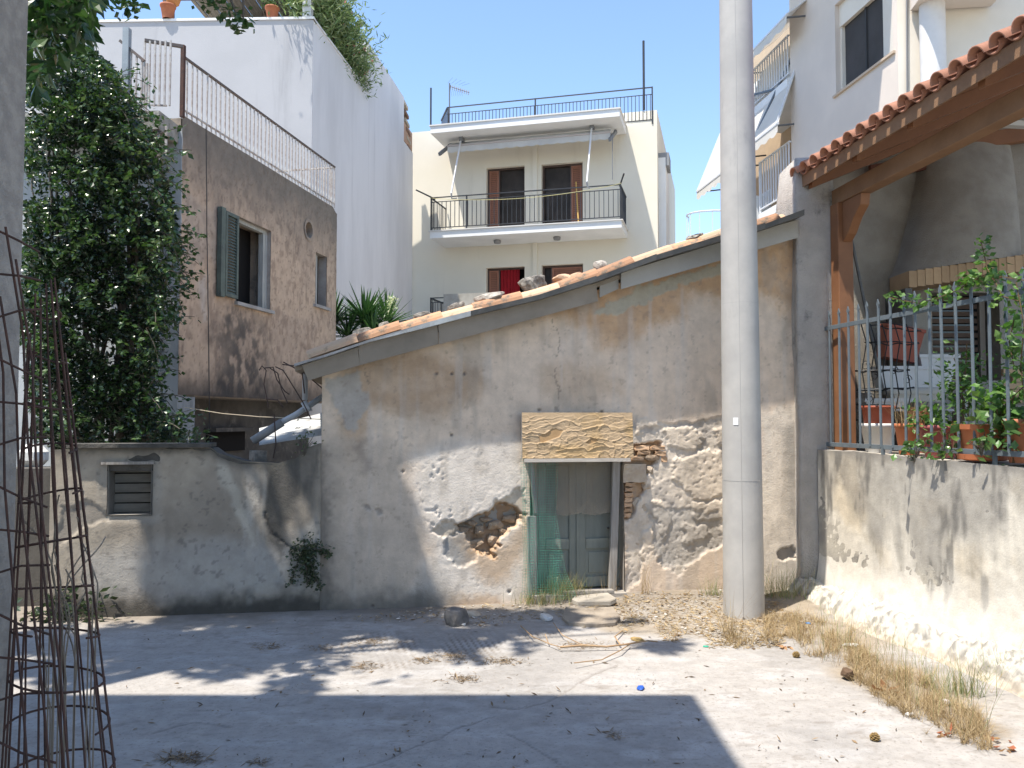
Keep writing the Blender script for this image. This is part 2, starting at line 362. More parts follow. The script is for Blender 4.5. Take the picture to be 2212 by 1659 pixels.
# ================================================================== old plastered house
mPl = M('old_plaster', (0, 0, 0), attr=True, scale=7, rough=.95, bump=.45, bscale=55, bdist=.012, coords='World')
mDark = M('dark_interior', (.015, .014, .013), bump=0, rough=1)
mBoard = M('cement_board', (.29, .245, .19), (.22, .185, .14), scale=2.5, col3=(.14, .13, .115), s3=3, t3=(.56, .7), bump=.3, vary=.12)
mMetalDark = M('old_sheet_metal', (.075, .075, .072), (.12, .115, .105), scale=6, metal=.3, rough=.5, bump=.15)
mGalv = M('galvanised_metal', (.5, .52, .54), (.36, .37, .38), scale=5, metal=.8, rough=.35, bump=.1)
mTile = M('old_roof_tile', (.47, .25, .14), (.38, .22, .13), scale=5, col3=(.17, .14, .105), s3=9, t3=(.53, .66), bump=.5, bscale=30, vary=.3)
mTileP = M('pale_roof_tile', (.56, .35, .22), (.50, .36, .24), scale=5, col3=(.24, .19, .13), s3=8, t3=(.6, .7), bump=.5, bscale=30, vary=.15)
mRockW = M('pale_rock', (.55, .50, .43), (.36, .32, .27), scale=12, bump=.9, bscale=22, bdist=.02, vary=.15)
mRockG = M('grey_rock', (.36, .33, .28), (.17, .15, .13), scale=12, bump=1, bscale=22, bdist=.03, vary=.2)
mBrick = M('clay_brick', (.42, .25, .14), (.48, .33, .21), scale=14, bump=.7, bscale=35, vary=.2)
mStone = M('wall_stone', (.40, .31, .22), (.30, .22, .15), scale=9, bump=.9, bscale=26, bdist=.02, vary=.22)
mStoneP = M('pale_wall_stone', (.52, .44, .34), (.43, .34, .25), scale=9, bump=.8, bscale=26, bdist=.02, vary=.1)
def wallpatch(Fr, s0, s1, ztop, zbot, step, fcol, hole=None, name='wall', parent=None, **kw):
    S = np.arange(s0, s1 + step, step); S[-1] = s1; Z = np.arange(-.05, ztop.max() if hasattr(ztop, 'max') else 5, step)
    SS, ZZ = np.meshgrid(S, Z, indexing='ij'); T = np.interp(SS, *fcol['top']); inside = ZZ <= T + step
    ZZ = np.minimum(ZZ, T)
    X = Fr.o[0] + Fr.a[0] * SS; Y = Fr.o[1] + Fr.a[1] * SS; px_, py_ = proj(X, Y, ZZ)
    col, disp, cut = fcol['f'](SS, ZZ, px_, py_)
    V = np.stack([X + Fr.n[0] * disp, Y + Fr.n[1] * disp, ZZ], -1).reshape(-1, 3); Fc = gridfaces(len(S), len(Z))
    bad = (~inside | cut).reshape(-1); keep = ~(bad[Fc].any(1)); Fc = Fc[keep][:, ::1]
    used = np.unique(Fc); mp_ = np.zeros(len(V), int); mp_[used] = np.arange(len(used))
    return nmesh(name, V[used], mp_[Fc], mPl, np.clip(col.reshape(-1, 3)[used], .01, .9), parent, **kw)
sL = HW.sx(695); sR = HW.sx(1727); sD0 = HW.sx(1146); sD1 = HW.sx(1346); zD1 = HW.px(1240, 985)[1]
def zat(x, y, w=0.): return HW.px(x, y, w)
WO = .17
tops = [zat(x, y, WO) for x, y in ((648, 823), (950, 728), (1106, 690), (1293, 636), (1560, 552), (1727, 505))]
TS = np.array([t[0] for t in tops]); TZ = np.array([t[1] for t in tops])
def house_f(S, Z, x, y):
    q = fbm(S * 2.1, Z * 2.1, 101, 6); q2 = fbm(S * 8, Z * 8, 102, 5); q3 = fbm(S * 32, Z * 32, 105, 3); nx = x + 46 * (q - .5) + 26 * (q2 - .5) + 13 * (q3 - .5); ny = y + 46 * (fbm(S * 2.1, Z * 2.1, 103, 6) - .5) + 26 * (fbm(S * 8, Z * 8, 104, 5) - .5) + 13 * (fbm(S * 30, Z * 30, 106, 3) - .5)
    c = np.tile(np.array([.70, .565, .43]), (*S.shape, 1)); d = .010 * (fbm(S * 1.3, Z * 1.3, 110, 3) - .5) + .004 * (fbm(S * 14, Z * 14, 111, 4) - .5)
    c = mixc(c, [.60, .485, .375], sm(.40, .66, fbm(S * 1.6, Z * 1.1, 112, 5)) * .55)
    brown = [[(1130, 645), (1290, 590), (1560, 540), (1740, 500), (1740, 720), (1700, 690), (1640, 640), (1600, 670), (1540, 665), (1490, 650), (1480, 690), (1400, 716), (1375, 740), (1330, 760), (1285, 762), (1270, 716), (1180, 690)],
             [(735, 790), (800, 765), (960, 755), (1060, 790), (1040, 870), (960, 915), (880, 915), (800, 890), (790, 1000), (740, 1000), (720, 880)], [(1160, 790), (1300, 780), (1370, 850), (1250, 868), (1165, 850)]]
    for i, P_ in enumerate(brown):
        m = sm(-14, 30, sdpoly(nx, ny, P_)); c = mixc(c, [.52, .335, .19] if i == 0 else [.45, .32, .21] if i == 1 else [.52, .39, .27], m * (.95 if i == 0 else .9 if i == 1 else .7) * (.7 + .5 * fbm(S * 3, Z * 9, 113, 4)))
    # vertical washes
    st = fbm(S * 9, Z * .8, 114, 4); c = mixc(c, [.36, .30, .24], sm(.55, .75, st) * .25); c = mixc(c, [.58, .54, .49], sm(.58, .78, fbm(S * 11, Z * .7, 115, 4)) * .35)
    m = sm(-8, 12, sdpoly(nx, ny, [(1060, 640), (1180, 600), (1300, 640), (1310, 662), (1225, 672), (1140, 700), (1060, 712)])); c = mixc(c, [.31, .27, .22], m * .45)
    m = sm(-2, 6, sdpoly(nx, ny, [(700, 815), (770, 800), (800, 860), (760, 930), (735, 900), (712, 850)])); c = mixc(c, [.40, .39, .36], m * .7); d += m * .006
    m = sm(-2, 4, sdpoly(nx, ny, [(1290, 660), (1350, 625), (1440, 600), (1560, 570), (1560, 590), (1430, 640), (1400, 655), (1300, 672)])); c = mixc(c, [.40, .39, .31], m * .8); d += m * .005
    # whiter coat left of door, sunlit patch painted into it; brownish left end
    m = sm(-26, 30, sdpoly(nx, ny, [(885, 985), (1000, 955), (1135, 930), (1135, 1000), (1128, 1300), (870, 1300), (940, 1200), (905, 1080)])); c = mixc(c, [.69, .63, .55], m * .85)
    cm = sm(0, 26, sdpoly(nx, ny, [(882, 1000), (960, 985), (985, 1080), (1000, 1128), (925, 1165), (905, 1080)]))
    w1, w2, wi, _, _ = worley(S * 26 + q2 * 5, Z * 20 + q * 6, 7); cra = sm(.5, .12, w1 + .5 * (q2 - .5)) * (wi > .5) * sm(.35, .6, fbm(S * 5, Z * 5, 120, 3))
    d -= cra * (.012 * cm + .003 * m); c = mixc(c, [.50, .47, .43], cra * cm * .5)
    m = sm(-6, 20, sdpoly(nx, ny, [(690, 930), (860, 950), (900, 1080), (930, 1160), (880, 1290), (690, 1330)])); c = mixc(c, [.50, .42, .335], m * .6)
    m = sm(0, 18, sdpoly(nx, ny, [(765, 930), (800, 930), (815, 1010), (790, 1040), (765, 1030)])); c = mixc(c, [.17, .14, .12], m * .35)
    # second coat lost over a band from the door jamb down to the left
    m = sm(-1, 3, sdpoly(nx, ny, [(1138, 1046), (1100, 1085), (1060, 1103), (1000, 1138), (950, 1128), (935, 1150), (950, 1165), (990, 1160), (1135, 1140)])); d -= m * .022; c = mixc(c, [.52, .44, .34], m * .85)
    m = sm(-1, 3, sdpoly(nx, ny, [(975, 1160), (1000, 1150), (1030, 1165), (1040, 1220), (1000, 1228), (968, 1205)])); d -= m * .02; c = mixc(c, [.36, .345, .32], m)
    m = sm(-14, 22, sdpoly(nx, ny, [(985, 1165), (1090, 1175), (1132, 1110), (1132, 1190), (1100, 1240), (1090, 1262), (1050, 1262), (1030, 1225)])); c = mixc(c, [.50, .34, .20], m * .7)
    m = sm(-8, 14, sdpoly(nx, ny, [(985, 1300), (1010, 1285), (1080, 1280), (1090, 1318), (980, 1325)])); c = mixc(c, [.48, .33, .20], m * .6)
    hole_ = sdpoly(nx, ny, [(984, 1140), (1030, 1128), (1069, 1106), (1110, 1104), (1132, 1112), (1100, 1150), (1068, 1185), (1060, 1212), (1030, 1196), (1008, 1165)]); m = sm(-2, 6, hole_); d -= m * (.10 + .03 * q2); c = mixc(c, [.40, .26, .15], sm(-6, 0, hole_) * .8); c = mixc(c, [.30, .19, .115], sm(4, 14, hole_) * .6); d += .03 * sm(2, 12, hole_) * (fbm(S * 16, Z * 16, 161, 4) - .3)
    # right of the door: rough render, islands of plaster, exposed masonry
    rr = sdpoly(nx, ny, [(1362, 880), (1368, 905), (1440, 912), (1490, 905), (1562, 900), (1600, 940), (1585, 1010), (1640, 1030), (1600, 1130), (1562, 1165), (1480, 1215), (1470, 1240), (1420, 1225), (1400, 1180), (1375, 1260), (1340, 1290), (1340, 1000), (1366, 990)])
    m = sm(-1, 3, rr); c = mixc(c, [.62, .54, .44], m); d -= m * .010
    w1, w2, wi, _, _ = worley(S * 24 + q * 8, Z * 24 + q2 * 4, 17); d += m * (.0055 * (fbm(S * 26, Z * 26, 130, 5, .68) - .5) * 2 - .007 * sm(.5, .1, w1) * (wi > .72) + .012 * (fbm(S * 2.5, Z * 2.5, 133, 3) - .5)); c = mixc(c, [.33, .30, .27], m * sm(.5, .7, fbm(S * 6, Z * 6, 131, 5)) * .6)
    for P_ in ([(1468, 1000), (1520, 985), (1600, 990), (1600, 1062), (1500, 1068), (1460, 1040)], [(1500, 1075), (1600, 1070), (1600, 1120), (1510, 1110)], [(1375, 1150), (1400, 1140), (1420, 1190), (1400, 1215), (1370, 1200)], [(1368, 895), (1420, 905), (1425, 930), (1380, 935)], [(1440, 925), (1490, 918), (1520, 950), (1505, 985), (1455, 975)], [(1405, 1100), (1440, 1085), (1460, 1130), (1425, 1160)], [(1480, 1130), (1530, 1120), (1535, 1150), (1490, 1165)], [(1540, 930), (1600, 925), (1600, 975), (1548, 970)]):
        i_ = sm(-1, 3, sdpoly(nx, ny, P_)); c = mixc(c, [.66, .56, .44], i_ * .95); d += i_ * m * .016
    g_ = sm(-1, 3, sdpoly(nx, ny, [(1400, 1100), (1560, 1090), (1562, 1165), (1480, 1215), (1420, 1225), (1400, 1180)])); c = mixc(c, [.40, .37, .325], g_ * .8); d -= g_ * .008
    b_ = sm(-1, 5, sdpoly(nx, ny, [(1362, 962), (1435, 962), (1437, 1000), (1410, 1030), (1392, 1080), (1372, 1130), (1340, 1135), (1340, 990)])); c = mixc(c, [.40, .26, .15], b_); d -= b_ * .05
    # right end behind the pole
    m = sm(-4, 14, sdpoly(nx, ny, [(1640, 880), (1740, 840), (1740, 1300), (1640, 1300)])); c = mixc(c, [.64, .57, .47], m * .7)
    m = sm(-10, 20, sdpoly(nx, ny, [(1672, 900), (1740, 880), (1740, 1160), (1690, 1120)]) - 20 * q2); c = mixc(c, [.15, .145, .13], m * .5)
    m = sm(-1, 3, sdpoly(nx, ny, [(1672, 1180), (1700, 1165), (1715, 1185), (1705, 1205), (1680, 1200)])); d -= m * .03; c = mixc(c, [.24, .21, .18], m)
    m = sm(775, 690, nx) * sm(930, 990, y); c = mixc(c, [.33, .285, .23], m * .75); m = sm(722, 694, nx + 10 * (q3 - .5)) * sm(945, 985, y); c = mixc(c, [.15, .135, .115], m * .6)
    c = mixc(c, [.36, .31, .25], sm(.6, .72, fbm(S * 5, Z * 1.6, 143, 6)) * .4)
    # foot of the wall: damp line, feathered
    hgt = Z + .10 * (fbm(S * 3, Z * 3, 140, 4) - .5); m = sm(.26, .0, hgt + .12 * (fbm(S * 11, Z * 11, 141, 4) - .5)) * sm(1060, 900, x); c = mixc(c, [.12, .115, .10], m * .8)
    m = sm(.10, .0, hgt) * sm(1300, 1360, x); c = mixc(c, [.38, .30, .22], m * .7)
    # cracks
    k = np.minimum(dline(nx, ny, [(772, 750), (784, 800), (790, 822)]), dline(nx, ny, [(1212, 700), (1205, 780), (1200, 888)])); c = mixc(c, [.2, .17, .14], sm(2.2, .5, k) * .6); d -= sm(2.2, .5, k) * .006
    for hx, hy in ((942, 807), (976, 807), (1003, 807), (975, 940), (1165, 886), (1300, 890), (870, 1018), (805, 1310), (1100, 1278)):
        m = sm(4.5, 2., np.hypot(x - hx, (y - hy))); d -= m * .02; c = mixc(c, [.2, .17, .15], m * .8)
    for hx, hy in ((798, 1100), (818, 1105)):
        m = sm(9, 3., np.hypot(nx - hx, (ny - hy) * .6)); d -= m * .012; c = mixc(c, [.24, .22, .2], m * .7)
    c = mixc(c, [.25, .2, .16], sm(.72, .78, fbm(S * 26, Z * 26, 150, 3)) * .3)
    cut = (S > sD0) & (S < sD1) & (Z < zD1)
    return c, d, cut
house = thing('stone_house', HW.f((sL + sR) / 2, -2, 0), 'low old house with stained crumbling plaster and a sloping tiled roof', 'house')
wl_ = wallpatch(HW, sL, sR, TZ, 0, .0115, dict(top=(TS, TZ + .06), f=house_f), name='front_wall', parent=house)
# body behind the front, niche of the door
mPlain = M('plain_plaster', (.42, .38, .33), (.32, .29, .25), scale=2, bump=.4, col3=(.2, .18, .16), s3=1.5, t3=(.55, .75))
def topz(s): return float(np.interp(s, TS, TZ))
b = MB(); b.prism([HW.f(sL + .004, -.42, 0), HW.f(sR, -.42, 0), HW.f(sR, -.42, topz(sR) + .02), HW.f(sL + .004, -.42, topz(sL) + .02)], tuple(-5 * np.array([*HW.n, 0]))); b.build('side_walls', mPlain, house)
b = MB()
b.fb(HW, sL + .003, sD0 - .003, -.415, -.13, 0, topz(sL) - .02); b.fb(HW, sD1 + .003, sR - .02, -.415, -.14, 0, topz(sD1) - .02)
b.fb(HW, sD0 - .003, sD1 + .003, -.415, -.14, zD1 + .05, topz(sD0) - .02); b.build('wall_core', mPlain, house)
b = MB()
b.quad(HW.f(sL, .008, 0), HW.f(sL, -.5, 0), HW.f(sL, -.5, topz(sL)), HW.f(sL, .008, topz(sL))); b.build('wall_end', mPl if False else mPlain, house, fix=False)
b = MB(); b.quad(HW.f(sD0, .0, 0), HW.f(sD0, -.2, 0), HW.f(sD0, -.2, zD1), HW.f(sD0, 0, zD1)).quad(HW.f(sD1, -.2, 0), HW.f(sD1, .0, 0), HW.f(sD1, 0, zD1), HW.f(sD1, -.2, zD1)).quad(HW.f(sD0, -.2, zD1), HW.f(sD1, -.2, zD1), HW.f(sD1, 0, zD1), HW.f(sD0, 0, zD1))
b.build('door_reveal', mPlain, house, fix=False)
# exposed stones and bricks in the two breaks of the plaster
def hwstone(x, y, wpx, hpx, mat, nm, w=-.06, dep=.12, seed=1, rough=.2, rot=0, flat=False):
    s, z = HW.px(x, y, w); k = 7.75 / F; d = (wpx * k, dep, hpx * k)
    if flat:
        bm = bmesh.new(); bmesh.ops.create_cube(bm, size=1); bmesh.ops.subdivide_edges(bm, edges=bm.edges[:], cuts=2, use_grid_fill=True); r_ = random.Random(seed)
        for v in bm.verts:
            v.co = Vector([math.copysign(abs(c_ * 2) ** .9, c_) / 2 if abs(c_) < .49 else c_ * .97 for c_ in v.co]); v.co = Vector((v.co.x * d[0], v.co.y * d[1], v.co.z * d[2])) + Vector([r_.uniform(-.006, .006) for _ in range(3)])
        me = bpy.data.meshes.new(nm); bm.to_mesh(me); bm.free(); me.materials.append(mat)
    else: me = rock_mesh(nm, mat, d, seed, rough)
    inst(me, nm, house, HW.f(s, w, z), rot=(0, rot, math.atan2(HW.a[1], HW.a[0])))
for i, (x, y, w_, h_, r_) in enumerate([(1000, 1143, 34, 18, .1), (1035, 1146, 30, 30, .2), (1072, 1133, 40, 24, -.1), (1100, 1120, 34, 22, 0), (1028, 1172, 40, 26, -.2), (1062, 1165, 26, 34, .3), (1046, 1196, 30, 18, .1), (1088, 1150, 26, 20, .4), (1018, 1130, 26, 14, 0), (1050, 1122, 30, 14, 0)]):
    hwstone(x, y, w_, h_, mStone, 'stone', -.085, .11, i + 3, .5, r_)
for i, (x, y, w_, h_) in enumerate([(1384, 967, 34, 9), (1418, 967, 32, 9), (1388, 978, 30, 10), (1424, 979, 26, 10), (1376, 990, 28, 10), (1432, 992, 14, 12), (1358, 1046, 22, 9), (1357, 1057, 20, 9), (1356, 1068, 20, 9), (1355, 1079, 18, 9), (1355, 1090, 18, 9), (1354, 1101, 18, 9), (1353, 1112, 16, 8)]):
    hwstone(x, y, w_, h_, mBrick, 'brick', -.045, .09, i + 30, flat=True)
hwstone(1369, 1022, 54, 40, mStoneP, 'stone', -.035, .09, 51, flat=True)
hwstone(1410, 988, 38, 20, mStone, 'stone', -.03, .09, 52, .15)
for i, (x, y, w_, h_) in enumerate([(1404, 1014, 26, 26), (1362, 1075 + 65, 40, 34), (1385, 1090, 44, 44), (1395, 1052, 30, 26), (1380, 1175, 34, 40)]):
    hwstone(x, y, w_, h_, mStoneP, 'stone', -.055, .11, i + 60, .25, .1 * i)
# boards, metal strip
for i, (x0, y0, x1, y1, u0, u1) in enumerate([(652, 789, 773, 750, 822, 789), (774, 746, 944, 698, 789, 743), (946, 694, 1287, 612, 744, 651), (1298, 607, 1339, 590, 641, 622), (1341, 589, 1562, 522, 625, 561), (1563, 521, 1722, 475, 561, 514)]):
    w0, w1 = WO - .012 + .004 * i % .012, WO + .006 + .004 * (i % 3)
    if i == 3: w0, w1 = WO - .06, WO - .045
    a0 = HW.px(x0, y0, WO); a1 = HW.px(x1, y1, WO); b0 = HW.px(x0 + (14 if i == 0 else 3 if i < 3 else 0), u0, WO); b1 = HW.px(x1 + (4 if i < 3 else 0), u1, WO)
    MB().hexa([HW.f(b0[0], w1, b0[1]), HW.f(b1[0], w1, b1[1]), HW.f(b1[0], w0, b1[1]), HW.f(b0[0], w0, b0[1]), HW.f(a0[0], w1, a0[1]), HW.f(a1[0], w1, a1[1]), HW.f(a1[0], w0, a1[1]), HW.f(a0[0], w0, a0[1])]).build('fascia_board', mBoard if i < 3 else M('light_cement_board', (.40, .375, .325), (.33, .31, .27), scale=2, col3=(.2, .19, .16), s3=2.5, t3=(.62, .8), bump=.2, vary=.05), house)
rk = [(636, 789), (700, 770), (800, 736), (928, 704), (1016, 681), (1161, 647), (1284, 609), (1411, 563), (1560, 520), (1640, 498), (1722, 470)]
rp = [(x, *HW.px(x, y, WO + .03)) for x, y in rk]
def rakez(s): return float(np.interp(s, [p[1] for p in rp], [p[2] for p in rp]))
def ovh(x): return WO + .05 + .12 * max(0, min(1, (x - 900) / 800))
for j in range(len(rp) - 1):
    e0, e1 = ovh(rp[j][0]), ovh(rp[j + 1][0]); _, s0, z0 = rp[j]; _, s1, z1 = rp[j + 1]
    h0 = .012 if j < 3 else .035; h1 = .012 if j + 1 < 3 else .035 if j < 5 else .045
    MB().hexa([HW.f(s0, e0, z0 - .01), HW.f(s1, e1, z1 - .01), HW.f(s1, -.2, z1 - .01), HW.f(s0, -.2, z0 - .01), HW.f(s0, e0 + .005, z0 + h0), HW.f(s1, e1 + .005, z1 + h1), HW.f(s1, -.2, z1 + h1), HW.f(s0, -.2, z0 + h0)]).build('metal_edge_strip', mGalv if j < 4 else mMetalDark, house)
b = MB(); s0, s1 = rp[0][1], rp[-1][1]
roofpts = [(p[1], p[2]) for p in rp]
for (sa, za), (sb, zb) in zip(roofpts[:-1], roofpts[1:]):
    b.hexa([HW.f(sa, WO - .02, za - .05), HW.f(sb, WO - .02, zb - .05), HW.f(sb, -5.4, zb - .05), HW.f(sa, -5.4, za - .05), HW.f(sa, WO - .02, za - .012), HW.f(sb, WO - .02, zb - .012), HW.f(sb, -5.4, zb - .012), HW.f(sa, -5.4, za - .012)])
b.build('roof_deck', mBoard, house)
# tiles: barrel tiles laid along the slope; first rows one by one
def barrel(name, L_, r0, r1, mat, t=.014, up_=True):
    b_ = MB(); n = 8
    for x, r in ((0, r0), (L_, r1)):
        for rr in (r, r - t):
            for j in range(n + 1):
                a = math.pi * j / n; b_.v.append((x, -rr * math.cos(a), rr * math.sin(a) * 1.0 * (1 if up_ else -1)))
    m = n + 1
    for j in range(n):
        b_.f += [(j, j + 1, 2 * m + j + 1, 2 * m + j), (m + j + 1, m + j, 3 * m + j, 3 * m + j + 1), (j + 1, j, m + j, m + j + 1), (2 * m + j, 2 * m + j + 1, 3 * m + j + 1, 3 * m + j)]; b_.m += [0] * 4
    me = b_.mesh(name, mat, (0, 0, 0)); bm = bmesh.new(); bm.from_mesh(me); bmesh.ops.recalc_face_normals(bm, faces=bm.faces[:]); bm.to_mesh(me); bm.free(); return me
tA = barrel('roof_tile', .46, .085, .10, mTile); tB = barrel('roof_tile', .46, .085, .10, mTileP); tf = []
sl = s0 + .10
row = 0
for row in range(12):
    s_ = s0 + .12 + .1 * (row % 2); w_ = WO - .06 - row * .2; k = 0
    while s_ < s1 - .3:
        z_ = rakez(s_); ang = math.atan2(rakez(s_ + .4) - z_, .4); P = HW.f(s_, w_, z_ + .012 + RND.uniform(0, .02))
        if row < 3: inst(tB if (k * 7 + row * 3) % 5 < 2 and s_ > 1.0 else tA, 'roof_tile', house, P, rot=(RND.uniform(-.08, .08), -ang + RND.uniform(-.05, .03), math.atan2(HW.a[1], HW.a[0]) + RND.uniform(-.05, .05)))
        else: tf.append((P, ang))
        s_ += .37 + RND.uniform(-.02, .02); k += 1
b = MB(); src = [v.co.copy() for v in tA.vertices]; fs = [tuple(p.vertices) for p in tA.polygons]
for P, ang in tf:
    m = Matrix.Translation(P) @ Euler((0, -ang, math.atan2(HW.a[1], HW.a[0]))).to_matrix().to_4x4(); k = len(b.v); b.v += [tuple(m @ v) for v in src]; b.f += [tuple(k + i for i in f) for f in fs]; b.m += [0] * len(fs)
b.build('tile_rows', mTile, house, fix=False, kind='stuff')
# rocks holding the tiles down
for i, (x, y, w_, h_, mt, lb) in enumerate([(781, 719, 44, 20, mRockG, 'lumpy grey rock lying lowest on the roof edge, nearest the spiky plant'), (831, 707, 34, 24, mRockG, 'rounded grey rock on the roof edge just right of the spiky plant'), (917, 686, 50, 26, mRockG, 'long lichen grey rock on the roof edge below the small dark balcony'),
        (985, 665, 34, 26, mRockG, 'brown crumbling rock on the roof edge right of the clean orange tile'), (1058, 644, 62, 27, mRockW, 'smooth white rock on the roof edge left of the red curtain'), (1148, 614, 54, 46, mRockG, 'tall craggy grey rock standing on the roof below the red curtain'), (1118, 645, 24, 13, mRockG, 'small grey stone wedged under the tile below the craggy rock'),
        (1216, 601, 38, 19, mTileP, 'broken pinkish lump of masonry on the roof below the brown shutter'), (1243, 597, 34, 14, mTileP, 'small broken piece of orange tile lying on the roof edge'), (1297, 573, 30, 24, mRockW, 'round pale rock on the roof edge right of the brown shutter'), (1500, 512, 50, 12, mRockG, 'flat grey stone lying on the roof edge beside the utility pole')]):
    s, z = HW.px(x, y, WO - .1); k = 7.7 / F; me = rock_mesh('roof_rock', mt, (w_ * k * 1.08, w_ * k * .7, h_ * k * 1.2), i + 3, .45 if i in (3, 5) else .28, 3)
    o = inst(me, 'roof_rock', None, HW.f(s, WO - .1, z), rot=(0, -.25, RND.uniform(-.3, .3))); tag(o, lb, 'rock', 'rocks weighing down the roof tiles')
# ---- door
mDoorW = M('grey_green_painted_wood', (.235, .25, .215), (.18, .19, .165), scale=3, stretch=(3, 3, .5), rough=.7, bump=.3, bscale=30, col3=(.10, .10, .085), s3=4, t3=(.6, .75), st3=(3, 3, .4))
mRawW = M('weathered_wood', (.36, .33, .29), (.24, .215, .185), scale=5, stretch=(6, 6, .5), rough=.85, bump=.5, bscale=30)
WD = -.17; dl, dr = HW.sx(1160, WD), HW.sx(1338, WD); dm = HW.sx(1246, WD); zb, zt = .10, zD1 + .02
door = thing('double_door', HW.f(dm, WD, zb), 'closed grey green double door set back in the crumbling house wall', 'door')
b = MB(); b.fb(HW, dl - .05, dl, WD - .06, WD + .03, zb - .08, zt); b.fb(HW, dr, dr + .05, WD - .06, WD + .03, zb - .08, zt); b.build('door_frame', mRawW, door)
for k, (a, c_) in enumerate(((dl + .004, dm - .006), (dm + .006, dr - .004))):
    lf = MB().fb(HW, a, c_, WD - .035, WD - .012, zb, zt).build('door_leaf', mDoorW, door)
    e = .075
    for s0_, s1_, z0_, z1_ in ((a, a + e, zb, zt), (c_ - e, c_, zb, zt), (a + e, c_ - e, zb, zb + .10), (a + e, c_ - e, zb + .36, zb + .46), (a + e, c_ - e, zt - .12, zt)):
        MB().fb(HW, s0_ + .001, s1_ - .001, WD - .012, WD + .008, z0_ + .001, z1_ - .001).build('rail', mDoorW, lf, bevel=.003)
    MB().fb(HW, a + e + .03, c_ - e - .03, WD - .012, WD - .004, zb + .13, zb + .33).build('panel', mDoorW, lf, bevel=.003)
MB().fb(HW, dm - .012, dm + .016, WD + .008, WD + .02, zb, zt).build('cover_strip', mDoorW, door)
b = MB(); p = HW.f(HW.sx(1312, WD), WD + .015, HW.px(1312, 1140, WD)[1]); b.lathe(p, [(.001, -.01), (.012, -.008), (.012, .008), (.001, .01)], 8); b.build('lock', mMetalDark, door)
mFrm = M('silvery_old_timber', (.33, .31, .28), (.22, .2, .18), scale=6, stretch=(5, 5, .4), bump=.5, bscale=25)
# posts in the opening
def post(x0, y0, x1, y1, w, wd, label, sub=None):
    a = HW.f(*(lambda t: (t[0], w, t[1]))(HW.px(x0, y0, w))); c_ = HW.f(*(lambda t: (t[0], w, t[1]))(HW.px(x1, y1, w))); return tag(MB().bar(a, c_, wd, .05, upv=(*HW.n, 0)).build('timber_post', mFrm, bevel=.004), label, 'post')
post(1331, 992, 1322, 1282, -.03, .072, 'grey weathered timber post at the right side of the doorway')
post(1148, 1115, 1150, 1290, .03, .085, 'split grey timber post behind the green netting at the left of the doorway')
post(1146, 992, 1157, 1108, .03, .035, 'thin splintered batten leaning above the split post in the doorway')
# board over the door with curling paint
mPeel = M('peeling_tan_board', (0, 0, 0), attr=True, scale=12, rough=.7, bump=.3, bscale=60, bdist=.004)
WB = .10; a0 = HW.px(1127, 891, WB); a1 = HW.px(1365, 888, WB); c0 = HW.px(1127, 990, WB + .03); c1 = HW.px(1367, 988, WB + .03)
U, Vv = np.meshgrid(np.linspace(0, 1, 250), np.linspace(0, 1, 110), indexing='ij'); su = a0[0] + (a1[0] - a0[0]) * U; zv = c0[1] + (a0[1] - c0[1]) * Vv
wx = fbm(su * 6, zv * 6, 201, 4) * 1.6; w1, w2, wi, vx_, vy_ = worley(su * 8 + wx * 1.0, zv * 19 + wx * 1.1, 5); edge = sm(.0, .10, w2 - w1); tilt = (vx_ * (wi - .3) * 1.0 + vy_ * (.9 - wi) * 1.2) * .009
x1_, x2_, xi, tx, ty = worley(su * 22 + wx, zv * 34 + wx, 6); tilt = tilt + (tx * (xi - .5) + ty * .8) * .005
amp = sm(.0, .12, U + .1) * (.3 + .9 * sm(.95, .75, Vv + .15 * (fbm(su * 4, zv * 4, 7) - .5)) ); hd = .006 + (sm(.34, .06, w2 - w1) * sm(-.1, .25, -vy_ * np.sign(wi - .35)) * .0042 + sm(.0, .05, w2 - w1) * .0015 + tilt * .45) * amp; fl = (wi > .93)
cc = np.tile(np.array([.46, .335, .205]), (*U.shape, 1)); cc = mixc(cc, [.40, .265, .115], sm(.4, .7, fbm(su * 5, zv * 5, 204)) * .6); cc = mixc(cc, [.36, .25, .13], (1 - edge) * .45 * amp); cc = mixc(cc, [.36, .22, .10], fl * .8)
hd = np.where(fl, .003, hd); wv = WB + .03 * (1 - Vv) + hd + .008
Xp = HW.o[0] + HW.a[0] * su + HW.n[0] * wv; Yp = HW.o[1] + HW.a[1] * su + HW.n[1] * wv
canopy = thing('door_board', HW.f((a0[0] + a1[0]) / 2, WB, c0[1]), 'tan board with curling peeling paint fixed above the doorway', 'board')
nmesh('paint_layer', np.stack([Xp, Yp, zv], -1).reshape(-1, 3), gridfaces(250, 110), mPeel, cc.reshape(-1, 3), canopy)
MB().hexa([HW.f(c0[0], WB + .034, c0[1]), HW.f(c1[0], WB + .034, c0[1]), HW.f(c1[0], WB + .015, c0[1]), HW.f(c0[0], WB + .015, c0[1]), HW.f(a0[0], WB + .004, a0[1]), HW.f(a1[0], WB + .004, a0[1]), HW.f(a1[0], WB - .015, a0[1]), HW.f(a0[0], WB - .015, a0[1])]).build('backing', mRawW, canopy)
MB().fb(HW, c0[0] + .02, c1[0] - .03, WB + .045, WB + .065, c0[1] - .035, c0[1] - .004).build('batten', M('pale_batten', (.55, .50, .43), (.42, .37, .31), scale=5, stretch=(.5, 5, 5), bump=.3), canopy)
MB().fb(HW, c0[0] + .02, c0[0] + .06, .01, WB + .02, c0[1] + .02, c0[1] + .06).build('bracket', mRawW, canopy); MB().fb(HW, c1[0] - .06, c1[0] - .02, .01, WB + .02, c0[1] + .02, c0[1] + .06).build('bracket', mRawW, canopy)
